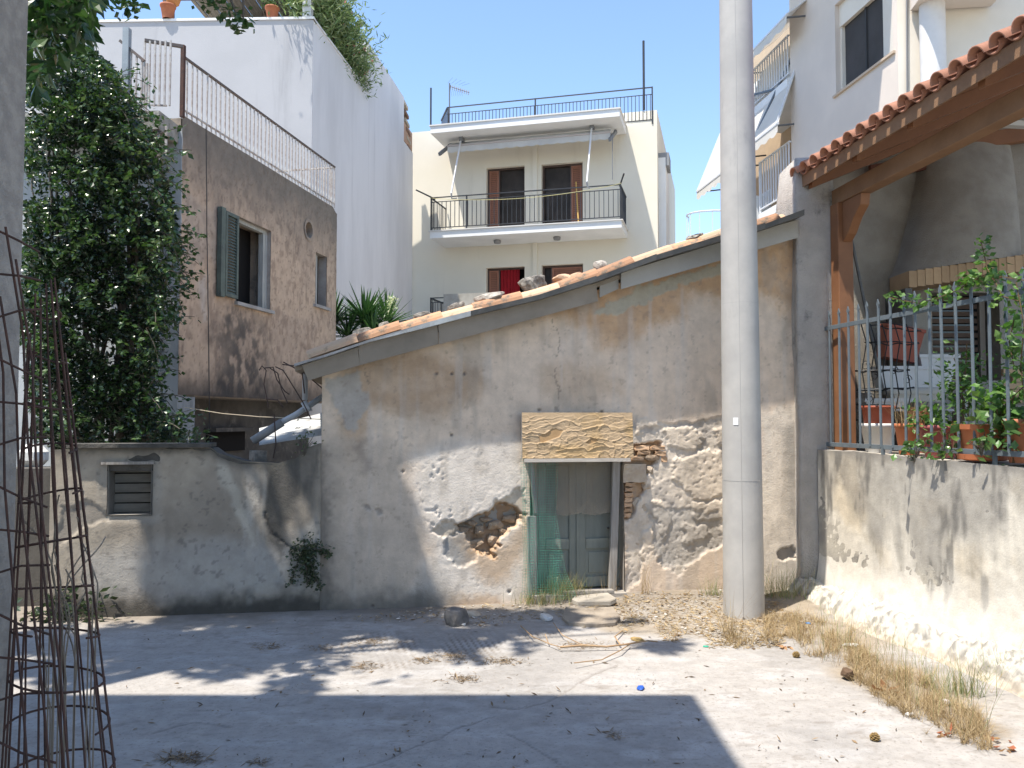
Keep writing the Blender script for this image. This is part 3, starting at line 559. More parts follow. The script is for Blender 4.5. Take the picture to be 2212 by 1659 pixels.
# green netting: real mesh of cords
mNet = M('green_plastic_net', (.07, .27, .19), (.10, .34, .24), scale=4, rough=.45, bump=0)
net = thing('plastic_netting', HW.f(HW.sx(1180), .06, 0), 'torn green plastic netting hanging down the left side of the doorway', 'netting')
def netsheet(name, x0t, x1t, x0b, x1b, yt, yb, w, nu, nv, seed, th=.0009):
    b_ = MB(); pts = {}
    for i in range(nu + 1):
        for j in range(nv + 1):
            u = i / nu; v = j / nv; x = (x0t + (x1t - x0t) * u) * (1 - v) + (x0b + (x1b - x0b) * u) * v; y = yt + (yb - yt) * v
            ww = w + .022 * math.sin(u * 9 + v * 3 + seed) + .03 * float(vn(u * 3, v * 4, seed)) + .05 * v * v
            s, z = HW.px(x + 3 * math.sin(v * 7 + seed), y, ww); pts[i, j] = HW.f(s, ww, max(z, .04))
    for i in range(nu + 1): b_.tube([pts[i, j] for j in range(nv + 1)], th, 3, False)
    for j in range(nv + 1): b_.tube([pts[i, j] for i in range(nu + 1)], th, 3, False)
    b_.build(name, mNet, net, fix=False)
netsheet('hanging_sheet', 1129, 1202, 1134, 1200, 992, 1285, .05, 13, 52, 1); netsheet('hanging_sheet', 1128, 1150, 1131, 1152, 985, 1290, .09, 4, 50, 4)
netsheet('curled_foot', 1195, 1212, 1190, 1242, 1190, 1292, .08, 7, 20, 8); netsheet('hanging_sheet', 1158, 1205, 1165, 1215, 1110, 1280, .02, 9, 32, 11)
# brownish sheet of film behind the upper half of the doorway
mFilm = M('dusty_plastic_film', (.33, .28, .22), (.25, .22, .175), scale=4, rough=.4, bump=.3, bscale=8, bdist=.02, alpha=.48)
b = MB(); n = 14
for i in range(n):
    def q(i): return HW.sx(1200 + 136 * i / n, -.10), -.10 + .012 * math.sin(i * 1.1)
    (sa, wa), (sb, wb) = q(i), q(i + 1)
    b.quad(HW.f(sa, wa, HW.px(1200, 1112, -.1)[1]), HW.f(sb, wb, HW.px(1200, 1112 + 4 * math.sin(i), -.1)[1]), HW.f(sb, wb, zD1), HW.f(sa, wa, zD1))
tag(b.build('plastic_film', mFilm, None, True, fix=False), 'dusty brown see through film hanging over the upper half of the door', 'plastic film')
b = MB(); b.fb(HW, sD0, sD1, -.2, .10, 0, .085).build('threshold', mPlain, house)
tag(MB().fb(HW, HW.sx(1215, .06), HW.sx(1322, .06), .02, .1, .09, .115).build('broken_batten', mRawW), 'pale broken strip of wood lying on the doorstep', 'wood strip')
# ================================================================== low wall at the left
mSoilT = M('mossy_coping', (.12, .11, .095), (.07, .065, .055), scale=9, bump=.8, bscale=18, bdist=.02)
sW0 = HW.sx(112); nL0, nL1 = HW.sx(236), HW.sx(329); nz0, nz1 = HW.px(280, 1112)[1], HW.px(280, 1003)[1]
tl = [HW.px(x, y) for x, y in ((112, 972), (200, 966), (350, 964), (455, 966), (475, 980), (530, 996), (600, 1000), (640, 990), (660, 968), (697, 955))]
def low_f(S, Z, x, y):
    q = fbm(S * 2.1, Z * 2.1, 301, 6); q2 = fbm(S * 8, Z * 8, 302, 5); nx = x + 50 * (q - .5) + 24 * (q2 - .5); ny = y + 50 * (fbm(S * 2.1, Z * 2.1, 303, 6) - .5) + 24 * (fbm(S * 8, Z * 8, 304, 5) - .5)
    c = np.tile(np.array([.40, .345, .27]), (*S.shape, 1)); d = .012 * (fbm(S * 1.5, Z * 1.5, 310, 3) - .5) + .005 * (fbm(S * 12, Z * 12, 311, 4) - .5)
    c = mixc(c, [.29, .25, .20], sm(.4, .62, fbm(S * 1.6, Z * 1.3, 312, 5)) * .8)
    m = sm(-30, 40, sdpoly(nx, ny, [(180, 1200), (420, 1170), (700, 1150), (700, 1290), (180, 1310)])); c = mixc(c, [.43, .41, .375], m * .65)
    c = mixc(c, [.48, .46, .41], sm(.6, .75, fbm(S * 8, Z * .9, 313, 4)) * .5)
    m = sm(-12, 24, sdpoly(nx, ny, [(455, 970), (700, 960), (700, 1040), (650, 1090), (610, 1180), (590, 1230), (565, 1120), (540, 1030), (470, 990)])); c = mixc(c, [.085, .08, .07], m * (.35 + .65 * sm(.4, .6, fbm(S * 7, Z * 1.6, 361, 5))))
    m = sm(.3, .0, np.abs(S - HW.sx(470)) - .1) * 0 + sm(.56, .7, fbm(S * 5, Z * .7, 362, 5)) * sm(1.4, .2, np.interp(S, [t[0] for t in tl], [t[1] for t in tl]) - Z); c = mixc(c, [.12, .11, .095], m * .6)
    m = sm(-4, 10, sdpoly(nx, ny, [(470, 985), (500, 985), (520, 1060), (560, 1180), (545, 1190), (500, 1080)])); c = mixc(c, [.50, .46, .38], m * .7)
    m = sm(-4, 14, sdpoly(nx, ny, [(580, 1240), (600, 1180), (690, 1100), (700, 1200), (640, 1290)])); c = mixc(c, [.36, .35, .32], m * .6)
    m = sm(-2, 4, sdpoly(nx, ny, [(120, 1080), (200, 1080), (230, 1130), (160, 1140), (120, 1180)])); c = mixc(c, [.28, .25, .21], m * .7); d -= m * .012
    e = sdpoly(x, y, [(234, 1004), (330, 1001), (330, 1112), (236, 1114)]); m = sm(-30, -4, e + 24 * (q2 - .5)) * (x > 225); d += 0 * m; m2 = sm(-22, -8, e + 40 * (q - .5)); d -= m2 * .012; c = mixc(c, [.36, .33, .28], m2 * .6)
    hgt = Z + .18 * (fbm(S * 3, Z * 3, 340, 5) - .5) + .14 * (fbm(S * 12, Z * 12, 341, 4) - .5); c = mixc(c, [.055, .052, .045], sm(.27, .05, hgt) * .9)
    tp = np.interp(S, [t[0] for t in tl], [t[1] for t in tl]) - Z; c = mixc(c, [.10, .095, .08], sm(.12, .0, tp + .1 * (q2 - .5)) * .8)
    k = dline(nx, ny, [(575, 1090), (600, 1160), (640, 1190), (655, 1215)]); c = mixc(c, [.06, .055, .05], sm(4, 1, k) * .8); d -= sm(5, 1, k) * .012
    c = mixc(c, [.12, .11, .10], sm(.7, .76, fbm(S * 22, Z * 22, 350, 3)) * .4)
    cut = (S > nL0) & (S < nL1) & (Z > nz0) & (Z < nz1)
    return c, d, cut
lw = thing('boundary_wall', HW.f((sW0 + sL) / 2, -.1, 0), 'low dirty plastered wall with a small boarded window, left of the house', 'wall')
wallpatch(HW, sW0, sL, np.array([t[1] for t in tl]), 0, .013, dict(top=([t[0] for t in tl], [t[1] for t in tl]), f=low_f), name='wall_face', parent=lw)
b = MB(); T_ = [(t[0], t[1] - .012) for t in tl]
for (sa, za), (sb, zb_) in zip(T_[:-1], T_[1:]): b.hexa([HW.f(sa, -.02, 1.25), HW.f(sb, -.02, 1.25), HW.f(sb, -.34, 1.25), HW.f(sa, -.34, 1.25), HW.f(sa, .0, za), HW.f(sb, .0, zb_), HW.f(sb, -.34, zb_), HW.f(sa, -.34, za)])
b.build('wall_top', mSoilT, lw)
b = MB(); b.fb(HW, sW0, nL0, -.34, -.03, 0, 1.249); b.fb(HW, nL1, sL, -.34, -.03, 0, 1.249); b.fb(HW, nL0, nL1, -.34, -.03, 0, nz0 - .002); b.build('wall_core', mPlain, lw)
b = MB(); b.fb(HW, nL0 - .05, nL1 + .03, -.14, .035, nz1, nz1 + .025); b.build('lintel', mRawW, lw)
MB().fb(HW, HW.sx(150), HW.sx(456), -.25, .06, tl[1][1] - .005, tl[1][1] + .03).build('coping_slab', mSoilT, lw)
b = MB(); b.quad(HW.f(nL0, 0, nz0), HW.f(nL1, 0, nz0), HW.f(nL1, -.2, nz0), HW.f(nL0, -.2, nz0)).quad(HW.f(nL0, 0, nz0), HW.f(nL0, -.2, nz0), HW.f(nL0, -.2, nz1), HW.f(nL0, 0, nz1)).quad(HW.f(nL1, -.2, nz0), HW.f(nL1, 0, nz0), HW.f(nL1, 0, nz1), HW.f(nL1, -.2, nz1)); b.build('window_reveal', M('niche_plaster', (.38, .35, .30), (.25, .23, .2), scale=6, bump=.5), lw, fix=False)
wnd = MB().fb(HW, nL0, nL1, -.22, -.19, nz0, nz1).build('window', mDark, lw)
hh = (nz1 - nz0) / 5
for i in range(5): MB().fb(HW, nL0 + .005, nL1 - .005, -.185, -.165 + .005 * (i % 2), nz0 + i * hh + .006, nz0 + (i + 1) * hh - .006).build('board', M('grey_boards', (.22, .205, .175), (.15, .14, .12), scale=4, stretch=(.6, 4, 4), bump=.4, vary=.2), wnd)
# hidden corner beyond the low wall
tag(MB().fb(HW, HW.sx(112, -.55) - 1.6, HW.sx(118, -.55), -.9, -.55, 0, HW.px(80, 1012, -.55)[1]).build('side_wall', M('dark_stucco', (.13, .12, .105), (.09, .085, .075), bump=.5)), 'dark recessed wall behind the rusty mesh at the far left', 'wall')
tag(MB().box(PY(72, 985, 7.9), (.26, .2, .22)).build('white_sack', M('white_sack', (.75, .74, .70), (.6, .59, .55), bump=.3), bevel=.07), 'white sack on the dark wall behind the rusty mesh', 'sack')
tag(MB().box(PY(160, 1006, 7.7), (.38, .03, .26), ry=-.1).build('brown_board', M('brown_board', (.20, .10, .06), (.14, .08, .05), bump=.3)), 'reddish brown board propped at the left end of the low wall', 'board')
# ================================================================== brown two storey house
mBr = M('brown_roughcast', (0, 0, 0), attr=True, scale=11, rough=.97, bump=.9, bscale=45, bdist=.02, coords='World', stretch=(1, 1, .6))
def bs(x, y, w=0.): return BS.px(x, y, w)
zBt = bs(390, 243)[1]; zBb = bs(500, 861)[1]; sBe = BS.sx(724); wzb = [bs(505, 457), bs(582, 660)]
h1 = (BS.sx(507), BS.sx(580), bs(545, 661)[1], bs(545, 482)[1]); h2 = (BS.sx(679), BS.sx(702), bs(690, 660)[1], bs(690, 548)[1])
def brown_f(S, Z, x, y):
    q = fbm(S * 1.3, Z * 1.6, 401, 6); q2 = fbm(S * 6, Z * 6, 402, 5); nx = x + 40 * (q - .5) + 20 * (q2 - .5); ny = y + 70 * (q2 - .5) + 50 * (q - .5)
    c = np.tile(np.array([.52, .395, .285]), (*S.shape, 1)); d = .02 * (fbm(S * 1.1, Z * 1.1, 410, 3) - .5) + .012 * (fbm(S * 16, Z * 11, 411, 4) - .5)
    c = mixc(c, [.43, .33, .245], sm(.42, .6, q) * .7); c = mixc(c, [.26, .19, .14], sm(.52, .7, fbm(S * 12, Z * 6, 412, 4)) * .6)
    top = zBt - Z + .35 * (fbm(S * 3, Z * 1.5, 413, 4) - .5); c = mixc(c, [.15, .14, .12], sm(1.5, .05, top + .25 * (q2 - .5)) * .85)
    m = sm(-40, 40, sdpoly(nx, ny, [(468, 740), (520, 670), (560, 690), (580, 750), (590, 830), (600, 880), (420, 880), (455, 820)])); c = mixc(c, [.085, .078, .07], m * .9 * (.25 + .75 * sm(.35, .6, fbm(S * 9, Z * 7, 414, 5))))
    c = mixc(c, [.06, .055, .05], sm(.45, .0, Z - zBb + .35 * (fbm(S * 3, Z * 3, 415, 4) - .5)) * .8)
    m = sm(-4, 12, sdpoly(nx, ny, [(420, 600), (450, 600), (455, 690), (440, 700)])); c = mixc(c, [.50, .45, .39], m * .7)
    m = sm(-6, 16, sdpoly(nx, ny, [(385, 400), (480, 460), (470, 560), (390, 560)])); c = mixc(c, [.36, .31, .26], m * .5)
    k = dline(x, y, [(447, 270), (447, 520), (450, 700), (452, 950)]); c = mixc(c, [.10, .09, .08], sm(1.5, .5, k) * .6)
    c = mixc(c, [.16, .12, .09], sm(.68, .75, fbm(S * 26, Z * 20, 416, 3)) * .5)
    cut = np.zeros(S.shape, bool)
    for h in (h1, h2): cut |= (S > h[0]) & (S < h[1]) & (Z > h[2]) & (Z < h[3])
    cut |= np.hypot(S - bs(667, 497)[0], (Z - bs(667, 497)[1])) < .16
    cut |= (Z < zBb)
    return c, d, cut
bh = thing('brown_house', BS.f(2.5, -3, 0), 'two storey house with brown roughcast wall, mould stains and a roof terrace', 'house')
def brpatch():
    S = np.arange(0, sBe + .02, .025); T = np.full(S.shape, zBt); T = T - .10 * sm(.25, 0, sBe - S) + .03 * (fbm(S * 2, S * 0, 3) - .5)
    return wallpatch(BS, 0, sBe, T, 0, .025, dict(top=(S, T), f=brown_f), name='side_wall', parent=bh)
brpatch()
mBrP = M('brown_plain', (.36, .29, .22), (.26, .22, .18), scale=3, bump=.6, col3=(.12, .11, .1), s3=2, t3=(.5, .7))
mGreyW = M('shade_tinted_plaster', (.40, .42, .42), (.30, .315, .31), scale=1.5, bump=.4, col3=(.14, .145, .135), s3=1.6, t3=(.5, .7), stretch=(1, 1, .4))  # blue grey cast of the tree's shade put into the front wall colour
b = MB(); b.fb(BS, .012, sBe, -6, -.4, zBb, zBt - .05); b.build('core', mBrP, bh)
b = MB(); b.fb(BS, .012, h1[0] - .002, -.4, -.03, zBb, zBt - .05); b.fb(BS, h1[1] + .002, bs(667, 497)[0] - .2, -.4, -.03, zBb, zBt - .05); b.fb(BS, h2[1] + .002, sBe, -.4, -.03, zBb, zBt - .12)
b.fb(BS, h1[0] - .002, h1[1] + .002, -.4, -.03, zBb, h1[2] - .002).fb(BS, h1[0] - .002, h1[1] + .002, -.4, -.03, h1[3] + .002, zBt - .05); b.fb(BS, bs(667, 497)[0] - .2, h2[1] + .002, -.4, -.03, zBb, h2[2] - .002); b.build('wall_core', mBrP, bh)
b = MB(); wl = -6.
fwt = zBt - .18
b.fb(Frame(BFt.o, BFt.a), -4.2, -.0, -.3, .0, 0, fwt); b.build('front_wall', mGreyW, bh)
for h, d in ((h1, .16), (h2, .16)):
    b = MB()
    for p, q in (((h[0], h[2]), (h[1], h[2])), ((h[1], h[2]), (h[1], h[3])), ((h[1], h[3]), (h[0], h[3])), ((h[0], h[3]), (h[0], h[2]))): b.quad(BS.f(p[0], .0, p[1]), BS.f(q[0], .0, q[1]), BS.f(q[0], -d, q[1]), BS.f(p[0], -d, p[1]))
    b.build('window_reveal', M('reveal_plaster', (.38, .35, .31), (.28, .25, .22), scale=5, bump=.5), bh, fix=False)
mShG = M('dark_green_shutter', (.12, .155, .13), (.08, .10, .09), scale=5, rough=.6, bump=.2)
mWinW = M('worn_white_frame', (.42, .43, .40), (.30, .31, .29), scale=6, rough=.7, bump=.3, stretch=(3, 3, .5))
mGlass = M('dark_glass', (.02, .022, .024), rough=.12, bump=0, spec=.5)
wd = MB().fb(BS, h1[0], h1[1], -.38, -.36, h1[2], h1[3]).build('window', mDark, bh)
e = .07
for s_, t_ in ((h1[0], h1[0] + .05), (h1[1] - .14, h1[1] - .07), (h1[1] - .06, h1[1])): MB().fb(BS, s_, t_, -.14, -.07 + .01 * (s_ > 1), h1[2], h1[3] - .06).build('frame', mWinW, wd)
MB().fb(BS, h1[0], h1[1], -.14, -.06, h1[3] - .055, h1[3]).build('frame', mWinW, wd)
tag(MB().fb(BS, h1[0] + .1, h1[0] + .12, -1.0, -.37, h1[2] + .1, h1[3] - .5).build('inner_sash', mWinW, wd))
MB().fb(BS, h1[0] - .06, h1[1] + .06, -.1, .06, h1[2] - .05, h1[2]).build('sill', M('grey_sill', (.40, .39, .37), (.3, .29, .27), bump=.4), wd)
# open shutter, folded out to stand across the wall
shf = Frame(BS.f(h1[0] - .02, .03, 0)[:2], (-BS.a * .25 + BS.n * -.0 + np.array([.0, 0])) if False else (BS.a * .16 + BS.n * 1.0))
# leaf seen face-on from the lane: it sticks out from the wall toward the left neighbour
shf = Frame(np.array(BS.f(h1[0] - .03, .02, 0)[:2]) - np.array([.33, .02]), (1, .06)); 
so_ = shutter(BS, BS.sx(483, .07), BS.sx(511, .07), .07, h1[2] + .03, h1[3] - .02, mShG, bh, 26, 'window_shutter', label='open dark green louvred shutter', t=.045)
MB().fb(BS, BS.sx(473, .09), BS.sx(482, .09), .02, .09, h1[2] + .0, h1[3] + .0).build('shutter_edge', mShG, bh)
wd = MB().fb(BS, h2[0], h2[1], -.2, -.17, h2[2], h2[3]).build('window', mDark, bh)
MB().fb(BS, h2[0] + .01, h2[0] + .14, -.165, -.11, h2[2], h2[3]).build('frame', mWinW, wd); MB().fb(BS, h2[0] + .2, h2[0] + .3, -.165, -.11, h2[2], h2[3]).build('frame', mWinW, wd)
MB().fb(BS, h2[0] - .08, h2[1] + .12, -.1, .05, h2[2] - .05, h2[2]).build('sill', M('grey_sill', (.4, .39, .37)), wd)
# round vent: ring and pipe going in
ss, zz = bs(667, 497); b = MB(); n = 20
ringo = [BS.f(ss + .2 * math.cos(t * 6.283 / n), .012, zz + .2 * math.sin(t * 6.283 / n)) for t in range(n)]; ringi = [BS.f(ss + .145 * math.cos(t * 6.283 / n), .012, zz + .145 * math.sin(t * 6.283 / n)) for t in range(n)]; ringb = [BS.f(ss + .145 * math.cos(t * 6.283 / n), -.34, zz + .145 * math.sin(t * 6.283 / n)) for t in range(n)]
for i in range(n): j = (i + 1) % n; b.quad(ringo[i], ringo[j], ringi[j], ringi[i]); b.quad(ringi[i], ringi[j], ringb[j], ringb[i])
b.build('vent_ring', mBrP, bh, fix=False)
b = MB(); b.quad(*[ringb[i] for i in range(n)]); b.build('vent_back', mDark, bh, fix=False)
# lower storey: set back, in a dark tone, pale strip, hole with a dark shed window
mDarkPl = M('dark_plaster', (.13, .12, .105), (.07, .065, .06), scale=2.2, bump=.5, col3=(.24, .22, .19), s3=2, t3=(.55, .72))
b = MB(); b.fb(BS, .5, sBe, -1.0, -.55, 0, zBb + .02); b.build('lower_wall', mDarkPl, bh)
b = MB(); b.fb(BS, .012, .42, -.6, -.012, 0, zBb); b.build('corner_pier', mGreyW, bh)
MB().fb(BS, BS.sx(452, -.5), BS.sx(530, -.5), -.549, -.5, bs(490, 975, -.5)[1], bs(490, 932, -.5)[1]).build('dark_opening', mDark, bh)
MB().fb(BS, BS.sx(448, -.5), BS.sx(534, -.5), -.548, -.35, bs(490, 932, -.5)[1], bs(490, 932, -.5)[1] + .06).build('opening_lintel', mDarkPl, bh)
# projecting terrace slab over the front, behind the ivy
b = MB(); zsl = BFt.px(330, 262, .5)[1]; b.fb(BFt, -2.4, -.05, 0.003, .55, zsl - .12, zsl + .12); b.build('terrace_slab', M('crumbling_slab', (.34, .33, .29), (.2, .19, .16), scale=5, bump=.9, bscale=18, bdist=.03), bh)
b = MB(); b.fb(BFt, -1.05, -.25, .001, .04, 2.2, zsl - .12); b.build('pilaster', mGreyW, bh)
mIron = M('flaking_white_iron', (.50, .49, .46), (.30, .24, .20), scale=9, rough=.7, bump=.3, col3=(.12, .06, .04), s3=14, t3=(.56, .68))
mIronD = M('dark_painted_iron', (.10, .095, .09), (.15, .11, .09), scale=9, rough=.7, bump=.2)
mRust = M('rusty_iron', (.095, .05, .038), (.06, .04, .034), scale=20, rough=.9, bump=.4)
rl = thing('terrace_railing', BS.f(2.5, 0, zBt), 'flaking iron railing along the roof edge of the brown house', 'railing')
zr = bs(374, 104)[1]; sE = BS.sx(718)
MB().fb(BS, 0, sE, -.018, .018, zr - .026, zr).build('handrail', mIronD, rl)
MB().fb(BS, 0, sE, -.012, .012, zBt + .05, zBt + .07).build('bottom_rail', mIron, rl)
MB().fb(BS, -.03, .02, -.025, .025, zBt - .05, bs(372, 80)[1]).build('post', mRust, rl, label='rusty corner post')
me = None; n = 42
for i in range(n):
    s = .1 + (sE - .1) * i / (n - 1); p = BS.f(s, 0, zBt - .02)
    if me is None: me = MB().fb(BS, s - .009, s + .009, -.009, .009, zBt - .02, zr - .03).mesh('baluster', mIron, p)
    inst(me, 'baluster', rl, p, rot=(RND.uniform(-.012, .012), RND.uniform(-.012, .012), 0))
# far end return of the railing
rf = Frame(BS.f(sE, 0, 0)[:2], (-1, .02)); rf = Frame(rf.o, (-1, 0.05))
b = MB(); L_ = 1.8
MB().bar(BS.f(sE, 0, zr - .02), BS.f(sE, -L_, zr - .02), .03).build('handrail', mIron, rl)
for i in range(12):
    p = BS.f(sE, -L_ * (i + .5) / 12, zBt); inst(me, 'baluster', rl, p)
# front return and stair rail
x0, z0 = BFt.px(312, 104, .5); rl2 = thing('landing_railing', BFt.f(x0 / 2, .5, zsl), 'dark iron railing on the crumbling landing above the ivy', 'railing')
MB().bar(BFt.f(x0, .5, zr - .015), BFt.f(.13, .3, zr - .015), .04).build('handrail', mIronD, rl2)
MB().bar(BFt.f(x0, .5, zsl + .22), BFt.f(0, .45, zsl + .22), .02).build('bottom_rail', mIron, rl2)
for i in range(6):
    s = x0 + (.09 - x0) * i / 5.5; MB().fb(BFt, s - .01, s + .01, .48, .50, zsl + .2, zr - .02).build('baluster', mIron, rl2)
MB().fb(BFt, *(lambda a: (a - .04, a + .04))(BFt.sx(258, .5)), .46, .54, 3.4, BFt.px(258, 62, .5)[1]).build('post', M('grey_post', (.32, .36, .38), (.25, .28, .3)), rl2)
pa = BFt.px(259, 88, .5); pb = BFt.px(312, 132, .5); MB().bar(BFt.f(pa[0], .5, pa[1]), BFt.f(pb[0], .5, pb[1]), .035).build('stair_rail', mIronD, rl2)
for x in (268, 280, 292, 303):
    s = BFt.sx(x, .5); zt_ = pa[1] + (s - pa[0]) / (pb[0] - pa[0]) * (pb[1] - pa[1]); MB().fb(BFt, s - .01, s + .01, .49, .51, zt_ - .95, zt_).build('baluster', mIron, rl2)
pa = BFt.px(259, 190, .5); pb = BFt.px(350, 290, .5); MB().bar(BFt.f(pa[0], .52, pa[1]), BFt.f(pb[0], .52, pb[1]), .03).build('stair_rail', mIronD, rl2)
for x, y0, y1 in ((349, 273, 335), (333, 262, 345)): s = BFt.sx(x, .5); MB().fb(BFt, s - .012, s + .012, .5, .524, BFt.px(x, y1, .5)[1], BFt.px(x, y0, .5)[1]).build('baluster', mIron, rl2)
# ================================================================== white house
mWh = M('whitewashed_wall', (.42, .42, .425), (.385, .385, .39), scale=.7, rough=.9, bump=.25, bscale=30, coords='World', col3=(.33, .33, .335), s3=1.3, t3=(.56, .74), st3=(1.6, 1.6, .14))
mWh2 = M('whitewashed_side', (.72, .71, .70), (.60, .59, .58), scale=.6, rough=.9, bump=.25, bscale=30, coords='World', stretch=(1, 1, .3), col3=(.53, .52, .51), s3=1.1, t3=(.55, .8), st3=(2, 2, .12))
mDrip = M('dark_drip', (.20, .20, .20), (.3, .3, .3), scale=5)
zW = WS.px(668, 31)[1]; sWe = WS.sx(889); sa_, sb_ = WS.sx(790), WS.sx(869); zU = WS.px(790, 82)[1]
wh = thing('white_house', WS.f(4, -4, 0), 'tall whitewashed house with a planted roof terrace behind the brown house', 'house')
b = MB(); v = lambda s, w, z: WS.f(s, w, z)
FS = -11.5
p0 = WF.f(FS, 0, 0); 
b.hexa([WF.f(FS, 0, 0), WS.f(0, 0, 0), WS.f(sWe, 0, 0), (p0[0], p0[1] + 9.4, 0), WF.f(FS, 0, zW), WS.f(0, 0, zW), WS.f(sWe, 0, zW), (p0[0], p0[1] + 9.4, zW)])
b.build('main_block', mWh2, wh)
b = MB(); b.fb(WF, FS, .0, .0, .012, 0, zW - .002).build('front_wall', mWh, wh)
MB().fb(WS, sa_, sb_, -2.2, .0, zW + .001, zU).build('roof_room', mWh2, wh)
b = MB(); b.fb(WF, FS, .03, -.2, .04, zW, zW + .05); b.build('parapet_cap', M('cap_white', (.72, .72, .71)), wh)
b = MB(); b.fb(WS, -.03, sa_, -.2, .02, zW, zW + .045).build('parapet_cap', M('cap_white', (.72, .72, .71)), wh)
# stains running down
mStain = M('grey_run_stain', (.40, .40, .41), (.52, .53, .54), scale=6, rough=1, bump=0)
# roof terrace pergola of reeds on beams
pg = thing('reed_pergola', WF.f(-3, -1.6, zW), 'roof pergola with dark beams and reed mat on the white house terrace', 'pergola')
mBeamD = M('dark_brown_beam', (.09, .07, .055), (.13, .10, .08), scale=4, stretch=(1, 1, 4), bump=.3)
mReed = M('reed_mat', (.20, .175, .13), (.11, .095, .07), scale=3, stretch=(30, 1, 1), bump=.6, bscale=40)
mPostW = M('white_post', (.62, .63, .62), (.5, .5, .5), bump=.1)
zp = zW + 1.55
for x, y in ((654, 30), (346, 30)):
    s = WF.sx(x, -.1); MB().fb(WF, s - .09, s + .09, -.25, -.07, zW + .03, zp + .6).build('post', mPostW if x > 500 else mBeamD, pg)
s0_, s1_ = WF.sx(365, -.2), WF.sx(664, -.2)
for k in range(26):
    s = s0_ + (s1_ - s0_) * k / 26
    MB().fb(WF, s, s + (s1_ - s0_) / 26 * (.80 + .17 * (k % 3) / 2), -7.5, -.35, zW + .93, zW + .955).build('reed_strip', mReed, pg)
for k in range(5):
    w = -.6 - 1.45 * k; z_ = zW + .86; MB().fb(WF, s0_ - .5, s1_ + .0, w - .06, w + .06, z_ - .07, z_ + .06).build('beam', mBeamD if k != 2 else mReed, pg)
for x in (500, 560): s = WF.sx(x, -1.5); MB().fb(WF, s - .05, s + .05, -1.55, -1.45, zW - .2, zW + 1.2).build('post', mBeamD, pg)
# side beams poking out above the oleander
for x0_, y0_, x1_, y1_ in ((705, 14, 748, 4), (735, 37, 762, 26), (757, 66, 784, 51)):
    Yb = 19 + (x0_ - 705) * .03; A = Vector(PY(x0_, y0_, Yb)); B_ = Vector(PY(x1_, y1_, Yb)); MB().bar(A - (B_ - A) * .5, B_, .07, .08).build('beam_end', mBeamD, pg)
mTer = M('terracotta', (.42, .16, .08), (.36, .13, .07), scale=8, rough=.7, bump=.15)
def pot(c, r, h, mat, label, name='flower_pot', rim=.03, sq=0, parent=None, taper=.72, lip=True, fill=True, group=None):
    t = thing(name, c, label, 'flower pot', group) if parent is None else parent
    pr = [(r * taper * .98, 0), (r * .985, h * .86)] + ([(r * 1.08, h * .862), (r * 1.1, h), (r * .98, h)] if lip else [(r, h), (r * .94, h)]) + [(r * .92, h * .88)]
    MB().lathe(c, pr, 28, sq).build('pot_body', mat, t, smooth=not sq)
    if fill: b_ = MB(); b_.lathe((c[0], c[1], c[2] + h * .86), [(r * .95, 0), (.001, .015)], 20, sq); b_.build('soil', M('potting_soil', (.06, .045, .03), (.1, .08, .06), scale=20, bump=.8), t)
    return t
pc = WF.f(WF.sx(575, .0), -.06, zW + .05); pot(pc, .14, .25, mTer, 'small terracotta pot on the white parapet under the reed pergola')
mOle = M('oleander_leaf', (0, 0, 0), attr=True, scale=2, rough=.45, bump=0, trans=.25, spec=.4)
mLeaf = M('glossy_leaf', (0, 0, 0), attr=True, scale=2, rough=.28, bump=0, trans=.22, spec=.5)
pn = rs = np.random.default_rng(5)
P = np.stack([rs.normal(0, .12, 90), rs.normal(0, .1, 90), .3 + rs.random(90) * .45], 1) + np.array(pc)
tag(leaves('pot_plant', P, .11, mLeaf, [(.05, .10, .03), (.09, .14, .04)], rs=rs), 'sprawling green plant growing in the small terracotta pot on the parapet', 'plant')
pc2 = WF.f(WF.sx(347, 0), .0, zW + .05); pot((pc2[0], pc2[1] - .0, pc2[2]), .15, .30, mTer, 'terracotta jar standing on the white parapet at the far left post')
MB_ = MB(); MB_.lathe(WF.f(WF.sx(356, 0), -.05, zW + .5), [(.02, -.16), (.12, -.1), (.15, 0), (.09, .12), (.06, .2), (.075, .24)], 18); tag(MB_.build('clay_jug', M('orange_clay', (.50, .22, .07), (.42, .18, .07)), None, True), 'orange clay jug hanging by the left post of the reed pergola', 'jug')
# oleander over the parapet
def blob(n, pts, r, rs):
    pts = np.array(pts); i = rs.integers(0, len(pts) - 1, n); t = rs.random((n, 1)); c = pts[i] * (1 - t) + pts[i + 1] * t; return c + rs.normal(size=(n, 3)) * np.array(r)
ole = thing('oleander', WS.f(2.2, -.4, zW), 'oleander bush with pink flowers spilling over the white parapet', 'shrub')
pts = [WS.f(s, -.25, zW + h_) for s, h_ in ((.15, .7), (.9, .8), (1.7, .8), (2.5, .6), (sa_ - .3, .5))]
P = blob(11000, pts, (.30, .42, .36), rs); P = P[(P[:, 2] > zW - .1 - .3 * (rs.random(len(P)) < .3))]
leaves('foliage', P, .17, mOle, [(.13, .20, .07), (.19, .26, .10), (.09, .14, .05), (.26, .32, .16)], ole, aspect=.2, droop=-.5, rs=rs)
P = blob(150, [WS.f(s, .06, zW + h_) for s, h_ in ((2.6, .15), (3.2, .05), (sa_ - .3, .0))], (.08, .15, .12), rs); leaves('trailing_foliage', P, .13, mOle, [(.08, .13, .05), (.14, .19, .08)], ole, aspect=.25, rs=rs)
